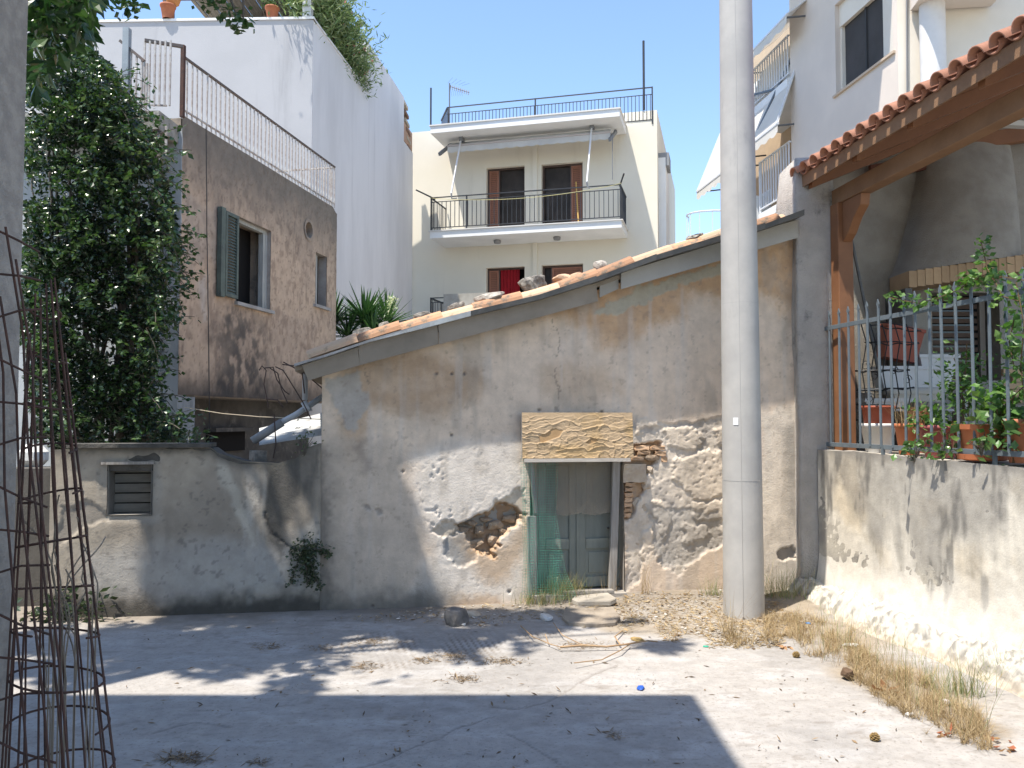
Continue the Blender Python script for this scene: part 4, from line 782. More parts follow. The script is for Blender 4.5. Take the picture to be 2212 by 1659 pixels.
P = blob(120, [WS.f(s, -.05, zW + h_) for s, h_ in ((.3, .9), (1.7, .85), (3.2, .6), (3.5, .5))], (.16, .3, .2), rs); leaves('flowers', P, .07, M('pink_petals', (0, 0, 0), attr=True, bump=0, rough=.6, trans=.2), [(.65, .18, .20), (.7, .3, .3)], ole, aspect=.9, rs=rs, kind='stuff')
b = MB()
for k in range(8): s = .3 + k * .45; b.tube([WS.f(s, -.3, zW - .02), WS.f(s + .06, -.22, zW + .4), WS.f(s + .02, -.15, zW + .8)], [.02, .015, .008], 5)
b.build('stems', M('brown_stem', (.14, .10, .07), (.09, .07, .05)), ole)
# second terrace pergola beyond (between white and cream houses)
p2 = thing('beam_pergola', WS.f(sWe - .5, -.6, zW), 'beige beamed pergola on the far roof end of the white house', 'pergola')
mBeige = M('beige_beam', (.50, .44, .34), (.42, .36, .27), bump=.2); mBrB = M('brown_board_dark', (.24, .14, .09), (.18, .11, .07))
for k in range(6):
    z_ = zU - .05 - .24 * k; s = sb_ + .02 + .10 * k
    MB().hexa([WS.f(s, -2.2, z_ - .10), WS.f(s + .5, -2.2, z_ - .16), WS.f(s + .5, .0, z_ - .16), WS.f(s, .0, z_ - .10), WS.f(s, -2.2, z_), WS.f(s + .5, -2.2, z_ - .06), WS.f(s + .5, .0, z_ - .06), WS.f(s, .0, z_)]).build('beam', mBeige if k % 2 == 0 else mBrB, p2)
for s in (sb_ + .1, sWe - .15): MB().fb(WS, s, s + .12, -.6, -.45, zW, zU - .2).build('post', mBeige, p2)
MB().fb(WS, sb_ + .01, sWe - .02, -.42, -.02, zW + .05, zW + .62).build('brick_wall', M('far_brick', (.42, .25, .16), (.5, .33, .22), scale=3, stretch=(1, 1, 8)), p2)
# ================================================================== cream apartment house
mCr = M('cream_render', (.71, .66, .55), (.68, .63, .52), scale=.8, rough=.9, bump=.12, bscale=40, coords='World', col3=(.56, .51, .41), s3=1.6, t3=(.56, .82), st3=(1.4, 1.4, .13))
mCrW = M('white_trim', (.76, .76, .74), (.70, .70, .68), scale=1.5, bump=.08)
mShB = M('brown_louvre', (.30, .135, .085), (.25, .115, .075), scale=4, rough=.6, bump=.05); mFrD = M('dark_brown_frame', (.07, .045, .035), (.09, .06, .05), rough=.5, bump=.05)
mBlk = M('black_iron', (.03, .033, .04), (.045, .047, .05), rough=.5, bump=.05)
def yf(x, y, w=0.): return YF.px(x, y, w)
WBk = 1.45
yR = YF.sx(1424); zSb = yf(1130, 503, WBk)[1]; zS = yf(1133, 489)[1]; zRt = yf(1380, 241)[1]
zF2 = yf(1091, 489)[1] + .02
ya = thing('apartment_house', YF.f(4, -4, 0), 'cream coloured apartment house with brown shutters, balcony and flat roof', 'building')
bz0 = yf(925, 499, WBk)[1]; bz1 = yf(1343, 473, WBk)[1]; zB2 = (bz0 + bz1) / 2; zB1 = zB2 - 3.05
dz = 2.32
HL = [(YF.sx(1050), YF.sx(1133.5), zB2, yf(1091, 360)[1]), (YF.sx(1170.5), YF.sx(1260.5), zB2, yf(1215, 352)[1])]
HLo = [(h[0], h[1], zB1, zB1 + (h[3] - h[2])) for h in HL]
HLo = [(h[0], h[1], h[2], yf(1091, 577)[1] if i == 0 else yf(1216, 571)[1]) for i, h in enumerate(HLo)]
b = MB(); wallholes(b, YF, -.5, yR, 0, zRt, HL + HLo, .3); b.build('front_wall', mCr, ya, fix=False)
b = MB(); b.fb(YF, -.48, yR - .02, -9, -.9, 0, zRt - .03); b.build('core', mDark, ya); MB().fb(YF, yR - .05, yR, -9, -.301, 0, zRt).build('right_wall', mCr, ya); MB().fb(YF, -.49, yR - .01, -9, -.301, zRt - .03, zRt - .005).build('roof_slab', mCrW, ya); MB().fb(YF, yR - .02, yR + .22, -2, -.35, 0, zRt - 1.35).build('rear_strip', mCrW, ya)
MB().fb(YF, yR, yR + .32, -1.2, -.36, zRt - 1.6, zRt - 1.2).build('gutter_box', M('grey_box', (.25, .26, .27)), ya)
MB().fb(YF, YF.sx(1152), YF.sx(1161.5), .001, .07, 0, zRt - .35).build('pilaster', mCr, ya)
for k, h in enumerate(HL + HLo):
    w = -.16; f_ = MB(); t = .055
    f_.fb(YF, h[0], h[0] + t, w - .06, w, h[2], h[3]).fb(YF, h[1] - t, h[1], w - .06, w, h[2], h[3]).fb(YF, h[0] + t, h[1] - t, w - .06, w, h[3] - t, h[3])
    d = f_.build('balcony_door' if k < 2 else 'balcony_door', mFrD, ya); W_ = h[1] - h[0]
    if k in (0, 2): sh = (h[0] + t, h[0] + .36)
    elif k == 1: sh = (h[1] - .38, h[1] - t)
    else: sh = (h[0] + .30, h[1] - t)
    shutter(YF, sh[0], sh[1], w - .005, h[2] + .02, h[3] - t - .01, mShB, d, 34, 'louvre_shutter')
    if k in (0, 2): MB().fb(YF, sh[1], sh[1] + .04, w - .05, w - .008, h[2], h[3] - t).build('stile', mFrD, d)
    if k in (1,): MB().fb(YF, sh[0] - .04, sh[0], w - .05, w - .008, h[2], h[3] - t).build('stile', mFrD, d)
    if k == 3: MB().fb(YF, h[0] + .26, h[0] + .30, w - .05, w - .008, h[2], h[3] - t).build('stile', mFrD, d)
    MB().fb(YF, h[0] + t, h[1] - t, -.29, -.28, h[2], h[3]).build('glass', M('dim_interior_glass', (.035, .03, .026), (.06, .05, .045), scale=1.5, rough=.4, bump=0, spec=.1), d) if k not in (2,) else None
    if k == 2:
        n = 40; b = MB(); a_, c_ = sh[1] + .05, h[1] - .22; 
        for i in range(n):
            s0_ = a_ + (c_ - a_) * i / n; s1_ = a_ + (c_ - a_) * (i + 1) / n; b.quad(YF.f(s0_, -.22 + .025 * math.sin(i * .9), h[2]), YF.f(s1_, -.22 + .025 * math.sin((i + 1) * .9), h[2]), YF.f(s1_, -.22 + .025 * math.sin((i + 1) * .9), h[3] - .05), YF.f(s0_, -.22 + .025 * math.sin(i * .9), h[3] - .05))
        b.build('red_curtain', M('red_curtain', (.33, .012, .02), (.25, .01, .016), rough=.8, bump=.1), d, True, fix=False)
# balcony slabs
sB0 = YF.sx(927, WBk); sB1 = YF.sx(1345, WBk)
for z_, nm in ((zB2, 1), (zB1, 2)):
    MB().fb(YF, sB0, sB1, .002, WBk, z_ - .235, z_ - .03).build('balcony_slab', mCrW, ya); MB().fb(YF, sB0 - .04, sB1 + .04, .003, WBk + .04, z_ - .03, z_).build('marble_edge', M('marble_edge', (.62, .60, .56)), ya)
    if nm == 1:
        for x, y in ((1074, 521), (1204, 513)):
            s = YF.sx(x, WBk * .5); MB().lathe(YF.f(s, WBk * .5, z_ - .235), [(.001, -.10), (.10, -.10), (.115, -.02), (.09, 0)], 14).build('ceiling_lamp', M('grey_lamp_glass', (.20, .20, .20), (.26, .26, .26)), ya)
# canopy
zc0 = yf(926, 271, WBk + .1)[1]; zc1 = yf(1341, 233, WBk + .1)[1]; zC = (zc0 + zc1) / 2; sC0, sC1 = YF.sx(927, WBk + .1), YF.sx(1342, WBk + .1)
MB().fb(YF, sC0, sC1, .002, WBk + .1, zC - .24, zC - .03).build('roof_canopy', mCrW, ya); MB().fb(YF, sC0 - .03, sC1 + .03, .003, WBk + .13, zC - .03, zC + .01).build('marble_edge', M('marble_edge', (.62, .60, .56)), ya)
def sub_railing(nm, label, s0, s1, w, zb, zt, n, posts, **k):
    t = thing(nm, YF.f((s0 + s1) / 2, w, zb), label, 'railing'); railing(YF, s0, s1, w, zb, zt, n, mBlk, t, posts=posts, **k); return t
t = sub_railing('balcony_railing', 'black iron railing round the upper balcony of the cream house', sB0 + .03, sB1 - .03, WBk - .03, zB2 + .07, zB2 + 1.02, 42, (sB0 + .03, sB0 + 1.15, sB1 - .03), mid=zB2 + .86, zb0=zB2)
for s in (sB0 + .03, sB1 - .03):
    MB().bar(YF.f(s, .05, zB2 + 1.0), YF.f(s, WBk - .03, zB2 + 1.0), .035).build('side_rail', mBlk, t)
    for i in range(9): p = YF.f(s, .12 + (WBk - .2) * i / 8.6, zB2 + .05); MB().box((p[0], p[1], zB2 + .5), (.016, .016, .95)).build('baluster', mBlk, t)
for s, d in ((sB0 + .03, -1), (sB1 - .03, 1)): MB().bar(YF.f(s + .05 * d * -1, WBk - .25, zB2 + 1.02), YF.f(s + d * (.45 if d < 0 else .12), WBk + .1, zB2 + (1.28 if d > 0 else 1.25)), .035).build('drying_arm', mBlk, t)
b = MB(); pts = [YF.f(sB0 + (sB1 - sB0) * i / 20, WBk + .02, zB2 + 1.0 - .22 * math.sin(math.pi * i / 20) ** .8 + .03 * i / 20) for i in range(21)]; b.tube(pts, .008, 4); b.build('washing_line', M('yellow_line', (.55, .5, .25)), t)
t = sub_railing('balcony_railing', 'black iron railing of the lower cream balcony, only its corner visible above the tiles', sB0 + .03, sB1 - .03, WBk - .03, zB1 + .07, zB1 + 1.02, 42, (sB0 + .03, sB1 - .03), mid=zB1 + .86, zb0=zB1)
MB().bar(YF.f(sB0 + .03, .05, zB1 + 1.0), YF.f(sB0 + .03, WBk - .03, zB1 + 1.0), .04).build('side_rail', mBlk, t)
for i in range(9): p = YF.f(sB0 + .03, .12 + (WBk - .2) * i / 8.6, 0); MB().box((p[0], p[1], zB1 + .5), (.02, .02, .95)).build('baluster', mBlk, t)
MB().fb(YF, sB0 + .45, sB0 + 1.9, WBk + .0, WBk + .03, zB1 + .3, zB1 + 1.1).build('canvas_screen', M('grey_canvas', (.42, .40, .35), (.3, .28, .24), bump=.2), t)
# roof railing
zr0 = yf(1200, 252, .2)[1]; zr1 = yf(1413, 190, -.05)[1]; sr0, sr1 = YF.sx(905, .2), YF.sx(1414, .0)
t = sub_railing('roof_railing', 'black iron railing along the flat roof of the cream house', sC0, sr1, .0, zC + .12, zr1 + .02, 58, [sC0 + .03, sC0 + 2.9, sr1], mid=zr1 - .22, zb0=zC)
pL = YF.f(sC0, 0, 0); MB().bar(YF.f(sC0, 0, zr1 - .01), YF.f(sC0 - .55, -1.0, zr1 - .01), .045).build('top_rail', mBlk, t)
for i in range(7): a = (i + .5) / 7; p = YF.f(sC0 - .55 * a, -1.0 * a, 0); MB().box((p[0], p[1], (zC + zr1) / 2), (.02, .02, zr1 - zC - .05)).build('baluster', mBlk, t)
def rod(x, y0, y1, w, r, label, mat=mBlk, nm='roof_pole'):
    a = YF.px(x, y1, w); c_ = YF.px(x, y0, w); return tag(MB().tube([YF.f(a[0], w, a[1]), YF.f(a[0], w, c_[1])], r, 6).build(nm, mat), label, 'pole')
rod(930.5, 190, 272, .02, .03, 'short dark pole rising at the left corner of the cream roof')
rod(1391, 88, 238, .0, .035, 'tall thin dark pole at the right corner of the cream roof')
an = thing('tv_antenna', YF.f(YF.sx(971, -1), -1, zRt), 'television antenna with a long boom on the cream roof', 'antenna')
s, z1_ = YF.px(971, 183, -1); mAl = M('grey_aluminium', (.12, .125, .14), rough=.6, metal=.2, bump=0)
MB().tube([YF.f(s, -1, zRt - .3), YF.f(s, -1, z1_ + .05)], .022, 6).build('mast', mAl, an)
e_ = YF.px(1014, 200, -1); A = Vector(YF.f(s, -1, z1_ - .05)); B_ = Vector(YF.f(e_[0], -1, e_[1])); MB().tube([A, B_], .014, 5).build('boom', mAl, an)
for i in range(10): p = A.lerp(B_, (i + .5) / 10); MB().bar(p + Vector((0, -.02, -.09)), p + Vector((0, .05, .07)), .022).build('director', mAl, an)
for i in range(5): MB().bar(A + Vector((-.05 + .12 * i, -.1, .06 - .02 * i)), A + Vector((.1 + .14 * i, .1, .34 - .05 * i)), .006).build('reflector_rod', mAl, an)
for i in range(6): MB().bar(A + Vector((.03 + .07 * i, 0, -.08)), A + Vector((.08 + .07 * i, 0, -.34)), .006).build('reflector_rod', mAl, an)
# rolled awning with its arms
aw = thing('rolled_awning', YF.f((sC0 + sC1) / 2, .5, zC - .4), 'rolled up white awning with scalloped edge under the cream house roof', 'awning')
mAwn = M('white_canvas', (.62, .62, .60), (.54, .54, .53), scale=2, rough=.9, bump=.15, trans=.15)
sa, sb = sC0 + .35, sC1 - .35
MB().tube([YF.f(sa, .75, zC - .40), YF.f(sb, .75, zC - .40)], .085, 12).build('roll', mAwn, aw, True); MB().fb(YF, sa, sb, .95, 1.0, zC - .50, zC - .46).build('front_bar', M('pinkish_bar', (.5, .45, .43)), aw)
b = MB(); n = 80
for i in range(n):
    t0, t1 = i / n, (i + 1) / n; f0, f1 = [.16 + .04 * abs(math.sin(t * math.pi * 16)) for t in (t0, t1)]; b.quad(YF.f(sa + (sb - sa) * t0, .98, zC - .5 - f0), YF.f(sa + (sb - sa) * t1, .98, zC - .5 - f1), YF.f(sa + (sb - sa) * t1, .97, zC - .5), YF.f(sa + (sb - sa) * t0, .97, zC - .5))
    b.quad(YF.f(sa + (sb - sa) * t0, .97, zC - .49), YF.f(sa + (sb - sa) * t1, .97, zC - .49), YF.f(sa + (sb - sa) * t1, .75, zC - .33), YF.f(sa + (sb - sa) * t0, .75, zC - .33))
b.build('valance', mAwn, aw, fix=False)
mArm = M('white_arm', (.66, .67, .68), rough=.4, metal=.2, bump=0)
for xt, yt, xb, yb, xe, ye in ((988, 293, 977, 420, 989, 430), (1274, 265, 1269, 395, 1275, 408)):
    q = [YF.px(*c_, WBk - .1) for c_ in ((xt, yt), (xb, yb), (xe, ye))]; MB().tube([YF.f(q[0][0], 1.0, q[0][1]), YF.f(q[1][0], WBk, q[1][1])], .028, 6).build('arm', mArm, aw); MB().tube([YF.f(q[1][0], WBk, q[1][1]), YF.f(q[1][0] + .02, WBk, q[1][1] - .15), YF.f(q[2][0], WBk, q[2][1])], .025, 6).build('arm_foot', M('grey_joint', (.2, .21, .22)), aw)
    MB().fb(YF, q[0][0] - .05, q[0][0] + .07, .85, 1.05, q[0][1] - .05, q[0][1] + .12).build('bracket', M('grey_joint', (.2, .21, .22)), aw)
for s in (sa - .12, sb + .1): MB().bar(YF.f(s, .4, zC - .27), YF.f(s + .1 * (1 if s < 0 else -1), 1.1, zC - .75), .07, .10).build('end_bracket', M('grey_joint', (.2, .21, .22)), aw)
q = [YF.px(1323, y, WBk - .2) for y in (290, 388)]; MB().tube([YF.f(q[0][0], WBk - .2, q[0][1]), YF.f(q[1][0], WBk - .2, q[1][1])], .012, 5).build('crank_rod', M('grey_joint', (.2, .21, .22)), aw)
q0 = YF.px(1241, 388, .6); q1 = YF.px(1250, 475, .9); tag(MB().tube([YF.f(q1[0], .9, zB2), YF.f(q0[0], .35, q0[1])], .02, 6).build('broom_stick', M('yellow_wood', (.5, .32, .1))), 'yellow broom handle leaning by the right balcony door of the cream house', 'broom handle')
# ================================================================== tall house at the right with awnings
mTb = M('beige_render', (.66, .58, .50), (.60, .53, .46), scale=.8, rough=.95, bump=.3, bscale=60, coords='World')
mTbC = M('pale_cream_render', (.72, .66, .56), (.67, .61, .51), scale=1, rough=.9, bump=.15, coords='World')
tb = thing('tall_house', TB.f(2, -4, 0), 'tall beige apartment house with window and awnings behind the tiled porch', 'building')
def tbp(x, y, w=0.): return TB.px(x, y, w)
sN = TB.sx(1955); hW = (TB.sx(1818), TB.sx(1945), tbp(1818, 196)[1], tbp(1818, 196)[1] + 2.0)
b = MB(); wallholes(b, TB, 0, sN, 0, 14, [hW], .25); b.build('side_wall', mTb, tb, fix=False); MB().fb(TB, .002, sN - .002, -3, -.252, 0, 13.9).build('core', mTb, tb)
wd = MB().fb(TB, hW[0], hW[1], -.24, -.2, hW[2], hW[3]).build('window', M('window_mesh_dark', (.065, .062, .06), (.085, .08, .078), scale=1, rough=.9, spec=.02, bump=.1), tb)
MB().fb(TB, hW[0], hW[0] + .06, -.2, -.12, hW[2], hW[3]).build('frame', mTbC, wd); MB().fb(TB, hW[0] + .9, hW[0] + .95, -.2, -.16, hW[2], hW[3]).build('frame', M('dark_frame', (.05, .05, .05)), wd)
MB().fb(TB, hW[0] - .08, hW[1] + .08, -.1, .05, hW[2] - .05, hW[2]).build('sill', M('tan_sill', (.50, .40, .30)), wd)
MB().fb(TB, hW[0] - .02, hW[1], -.19, -.1, hW[3] - .5, hW[3]).build('blind_box', M('tan_sill', (.5, .4, .3)) if False else mTbC, wd)
# near part of the house, lighter, with a drain pipe column
c0_ = TB.f(sN, 0, 0); NF = Frame((c0_[0], c0_[1] - .002), (1, -.12))
MB().fb(NF, 0.0, 9, -6, 0, 0, 14).build('front_part', mTbC, tb)
xx = [NF.px(x, 100, .1)[0] for x in (1982, 2036)]; r_ = (xx[1] - xx[0]) / 2; P_ = NF.f((xx[0] + xx[1]) / 2, r_ + .01, 0); MB().lathe(P_, [(r_, 0), (r_, 14)], 24).build('column', M('white_column', (.66, .64, .61), (.6, .58, .55), bump=.1), tb, True)
MB().tube([NF.f(xx[0] - .25, .04, 3), NF.f(xx[0] - .1, .04, 14)], .02, 5).build('cable', M('grey_cable', (.2, .2, .2)), tb)
MB().fb(NF, xx[0] - .1, xx[1] + .9, .05, 1.0, NF.px(1980, 4, .5)[1] + .05, 15).build('upper_balcony', mTb, tb)
# recessed facade with balconies beyond
mLoc = M('balcony_wall_tan', (.52, .40, .27), (.47, .36, .25), bump=.1)
MB().fb(TB, -7, .0, -4, -1.3, 0, 13).build('rear_facade', mLoc, tb)
mWR = M('white_railing', (.66, .67, .68), rough=.5, bump=0)
zA = tbp(1665, 331)[1]; zSl = zA - 1.45
for k, (za, s0_, s1_) in enumerate(((zSl, -1.75, -.003), (zSl + 2.95, -3.2, -.003), (zSl - 2.95, -4, -.003))):
    MB().fb(TB, s0_, s1_, -1.3, .08, za - .2, za).build('balcony_slab', mCrW, tb)
    t = thing('white_balcony_railing', TB.f((s0_ + s1_) / 2, 0, za), ['white metal railing of the middle balcony beside the rough pillar', 'white metal railing of the top balcony beside the utility pole', 'white metal railing of the lowest balcony behind the old roof'][k], 'railing')
    railing(TB, s0_, s1_ - .01, .02, za + .12, za + 1.1 + (.3 if k == 0 else 0), 12 if k == 0 else 22, mWR, t, bw=.03, rail=.05, posts=(s0_,), zb0=za)
MB().fb(TB, -5.2, -1.9, -1.3, -.3, zSl + .15 - .7, zSl - .5).build('balcony_slab', mCrW, tb)
t = thing('white_balcony_railing', TB.f(-3.4, -.35, zSl - .5), 'white metal railing of the shaded rear balcony right of the utility pole', 'railing'); railing(TB, -5.2, -1.9, -.35, zSl - .4, zSl + .75, 24, mWR, t, bw=.03, rail=.05)
mCan = M('cream_canvas', (.66, .63, .57), (.60, .575, .52), scale=1.2, rough=.9, bump=.2, trans=.12)
mArmD = M('dark_arm', (.14, .15, .16), rough=.4, metal=.5, bump=0)
def awning(label, s0, s1, wt, zt, wb, zb, val=.28, n=26):
    a = thing('awning', TB.f((s0 + s1) / 2, (wt + wb) / 2, zb), label, 'awning', 'cream canvas awnings of the tall house')
    b = MB(); b.quad(TB.f(s0, wb, zb), TB.f(s1, wb, zb), TB.f(s1, wt, zt), TB.f(s0, wt, zt)); b.build('canvas', mCan, a, fix=False)
    b = MB()
    for i in range(n):
        t0, t1 = i / n, (i + 1) / n; f0, f1 = [val * (.7 + .3 * abs(math.sin(t * math.pi * 6))) for t in (t0, t1)]; b.quad(TB.f(s0 + (s1 - s0) * t0, wb + .02, zb - f0), TB.f(s0 + (s1 - s0) * t1, wb + .02, zb - f1), TB.f(s0 + (s1 - s0) * t1, wb + .01, zb), TB.f(s0 + (s1 - s0) * t0, wb + .01, zb))
    b.build('valance', mCan, a, fix=False); MB().bar(TB.f(s0, wb, zb), TB.f(s1, wb, zb), .05).build('front_bar', mArm, a)
    for s in (s0 + .1, s1 - .1): MB().bar(TB.f(s, wb, zb - .03), TB.f(s, wb - .9, zb + .1), .035).build('arm', mArmD, a)
    for s in (s0 + .03, s1 - .05): MB().bar(TB.f(s, wb + .02, zb), TB.f(s, wt + .02, zt), .04).build('edge_bar', mArm, a)
    return a
s2, z2 = tbp(1681, 266, .45)
awning('cream awning sloping down right of the utility pole, above the middle balcony', -2.5, s2, -.45, z2 + 2.5, .45, z2)
s3, z3 = tbp(1506, 415, .6); s3b = TB.sx(1562, .6); awning('steep cream awning standing out against the sky left of the utility pole', s3, s3 + 2.6, -.55, z3 + 2.75, .6, z3)
s4, z4 = tbp(1690, 42, .5); awning('grey topmost awning at the upper edge beside the utility pole', -2.6, .9, -.9, z4 + 1.1, .5, z4)
MB().bar(TB.f(-2.6, .3, z2 + 1.7), TB.f(.0, -.15, z2 + 1.1), .05).build('cross_arm', mArmD, bpy.data.objects['awning'])
MB().bar(TB.f(-1.2, .3, z2 + .35), TB.f(.02, -.25, z2 + 2.2), .05).build('brace', mArmD, bpy.data.objects['awning'])
MB().fb(TB, s3 + .6, s3 + 3, -.3, .1, 0, z3 - .9).build('white_band', mCrW, tb)
cr_ = thing('curved_railing', TB.f(s3 + .3, .6, z3 - 1.6), 'curved white stair railing left of the utility pole above the old roof', 'railing'); c2 = TB.f(s3 + 1.2, .3, 0); zz_ = z3 - 1.05
pts = [(c2[0] + 1.0 * math.cos(t), c2[1] + 1.0 * math.sin(t), zz_ - .1 * (t - 3.9)) for t in np.linspace(2.6, 5.2, 14)]; MB().tube(pts, .025, 5).build('handrail', mWR, cr_)
for p in pts[::2]: MB().tube([p, (p[0], p[1], p[2] - 1.0)], .012, 4).build('baluster', mWR, cr_)
# unseen slab added above the frame so that it shades the side wall
MB().fb(TB, -.4, sN + .5, .01, 1.9, 13.4, 13.7).build('added_shade_slab', mCrW, tb)
# ================================================================== garden wall, fence, porch
mGW = M('garden_wall_paint', (0, 0, 0), attr=True, scale=8, rough=.95, bump=.4, bscale=60, bdist=.01, coords='World')
zG0, zG1 = GW.px(1766, 968)[1], GW.px(2212, 1015)[1]; sG1 = 5.2
def gw_f(S, Z, x, y):
    q = fbm(S * 2, Z * 2, 501, 6); q2 = fbm(S * 7, Z * 4, 502, 5); d = .012 * (q - .5) + .006 * (fbm(S * 20, Z * 20, 503, 4) - .5)
    c = np.tile(np.array([.66, .615, .52]), (*S.shape, 1)); c = mixc(c, [.58, .49, .35], sm(.5, .68, q) * .6)
    tp = np.interp(S, [0, sG1], [zG0, zG0 - .1]) - Z
    run = fbm(S * 5.5, Z * .9 + S * .8, 504, 5); big = fbm(S * 1.1 + 3, Z * .8, 505, 4)
    m = sm(.45, .62, run * .6 + big * .4 + .22 * sm(.6, 0, tp) - .10 * sm(.5, 1.1, tp)); c = mixc(c, [.20, .19, .175], m * .72 * (.5 + .6 * q2))
    c = mixc(c, [.12, .115, .105], sm(.58, .75, fbm(S * 9, Z * 2.2, 506, 5) + .12 * sm(.7, 0, tp) - .1 * sm(.6, 1.2, tp)) * .75)
    c = mixc(c, [.24, .225, .2], sm(.09, .0, tp + .05 * (q2 - .5)) * .7)
    c = mixc(c, [.64, .61, .55], sm(.6, 1.1, tp) * .6 * sm(.6, .4, m))
    c = mixc(c, [.4, .34, .26], sm(.3, .05, Z + .1 * q) * .5)
    d = d + .05 * sm(.45, .0, Z)
    return c, d, np.zeros(S.shape, bool)
gwt = thing('garden_wall', GW.f(2, -.1, 0), 'white painted garden wall with black mould runs, carrying the iron fence', 'wall')
T = np.array([zG0, zG0 - .1])
def gwp():
    S = np.arange(0, sG1, .018); Tt = zG0 - .1 * S / sG1 + .012 * (fbm(S * 6, S * 0, 9) - .5)
    global mPl; k = mPl; mPl = mGW; wallpatch(GW, 0, sG1, Tt, 0, .018, dict(top=(S, Tt), f=gw_f), name='wall_face', parent=gwt); mPl = k
gwp()
mGP = M('garden_wall_plain', (.5, .46, .38), (.30, .28, .25), scale=3, bump=.5, col3=(.2, .19, .17), s3=4, t3=(.5, .65))
MB().hexa([GW.f(0.004, -.0, 0), GW.f(sG1, -.0, 0), GW.f(sG1, -.25, 0), GW.f(.004, -.25, 0), GW.f(.004, -.004, zG0 - .012), GW.f(sG1, -.004, zG0 - .112), GW.f(sG1, -.25, zG0 - .112), GW.f(.004, -.25, zG0 - .012)]).build('wall_core', mGP, gwt)
# rubble footing
S, Wd = np.meshgrid(np.arange(-.1, sG1, .022), np.linspace(0, 1, 30), indexing='ij')
q = fbm(S * 3, Wd * 1.5, 601, 5); q2 = fbm(S * 26, Wd * 10, 602, 5, .6); wid = .34 + .10 * (fbm(S[:, :1] * 1.5, S[:, :1] * 0, 603) - .5) + 0 * Wd; w_ = wid * Wd
hgt = .17 * (1 - sm(.30, 1.0, Wd + .5 * (q - .5))) + (.09 * (q2 - .5) + .10 * (q - .5)) * sm(1.02, .85, Wd) + .0; hgt = np.maximum(hgt, -.01) - .02 * (Wd > .98)
X = GW.o[0] + GW.a[0] * S + GW.n[0] * (w_ + .03); Y = GW.o[1] + GW.a[1] * S + GW.n[1] * (w_ + .03); c = np.tile(np.array([.46, .435, .38]), (*S.shape, 1))
c = mixc(c, [.20, .19, .17], sm(.46, .62, fbm(S * 24, Wd * 8, 604, 7, .62)) * .85); c = mixc(c, [.42, .34, .24], sm(.6, 1, Wd) * .6); c = mixc(c, [.58, .555, .50], sm(.4, .15, Wd + .5 * (q2 - .5)) * .7)
nmesh('rubble_footing', np.stack([X, Y, np.maximum(hgt, -.02)], -1).reshape(-1, 3), gridfaces(*S.shape), mGW, c.reshape(-1, 3), gwt)
# end face of the wall, shaded; rough pillar
mPil = M('rough_stucco', (.56, .515, .46), (.46, .425, .38), scale=5, rough=1, bump=1.0, bscale=55, bdist=.03, coords='World', col3=(.14, .135, .125), s3=2.2, t3=(.56, .72))
PIL = Frame((2.79, 8.02), (1, -.02)); zP = PIL.px(1760, 338)[1]
pil = thing('rough_pillar', PIL.f(.17, -.3, 0), 'tall rough stucco pillar between the old house and the porch', 'pillar')
def roughbox(name, Fr, s0, s1, w0, w1, z0, z1, mat, parent, n=.012, step=.05, rnd=True, seed=3):
    bm = bmesh.new(); bmesh.ops.create_cube(bm, size=1)
    L3 = (s1 - s0, w1 - w0, z1 - z0); 
    bmesh.ops.subdivide_edges(bm, edges=bm.edges[:], cuts=10, use_grid_fill=True)
    from mathutils import noise as mn
    for v in bm.verts:
        x, y, z = v.co
        if rnd and z > .42:  x *= .86 if z > .47 else .95; y *= .9 if z > .47 else .97
        s = s0 + (x + .5) * L3[0]; w = w1 - (y + .5) * L3[1]; zz = z0 + (z + .5) * L3[2]
        p = Vector(Fr.f(s, w, zz)); q = p * 3.1; v.co = p + Vector((mn.noise(q), mn.noise(q + Vector((7, 0, 0))), mn.noise(q + Vector((0, 9, 0))))) * n * 2 + Vector((mn.noise(q * 4), mn.noise(q * 4 + Vector((3, 0, 0))), 0)) * n
    o = Fr.f((s0 + s1) / 2, (w0 + w1) / 2, z0); me = bpy.data.meshes.new(name); 
    for v in bm.verts: v.co -= Vector(o)
    bmesh.ops.recalc_face_normals(bm, faces=bm.faces[:]); bm.to_mesh(me); bm.free(); me.materials.append(mat); me.polygons.foreach_set('use_smooth', [True] * len(me.polygons))
    return inst(me, name, parent, o)
roughbox('shaft', PIL, -.02, .36, -.62, 0, 0, zP, mPil, pil, .006)
roughbox('wall_edge', HW, sR - .06, sR + .06, -.1, .035, 0, topz(sR) - .1, mPil, house, .010)
# terrace floor behind the wall
zT = zG0 - .03
FL = Frame((2.9, 7.9), (1, 0))
tag(MB().hexa([GW.f(.02, -.252, 0), GW.f(sG1, -.252, 0), (9, GW.f(sG1, 0, 0)[1], 0), (9, 11, 0), GW.f(.02, -.252, zT), GW.f(sG1, -.252, zT - .05), (9, GW.f(sG1, 0, 0)[1], zT), (9, 11, zT)]).build('porch_floor', M('porch_floor', (.35, .30, .24), (.28, .24, .19))), kind='structure')
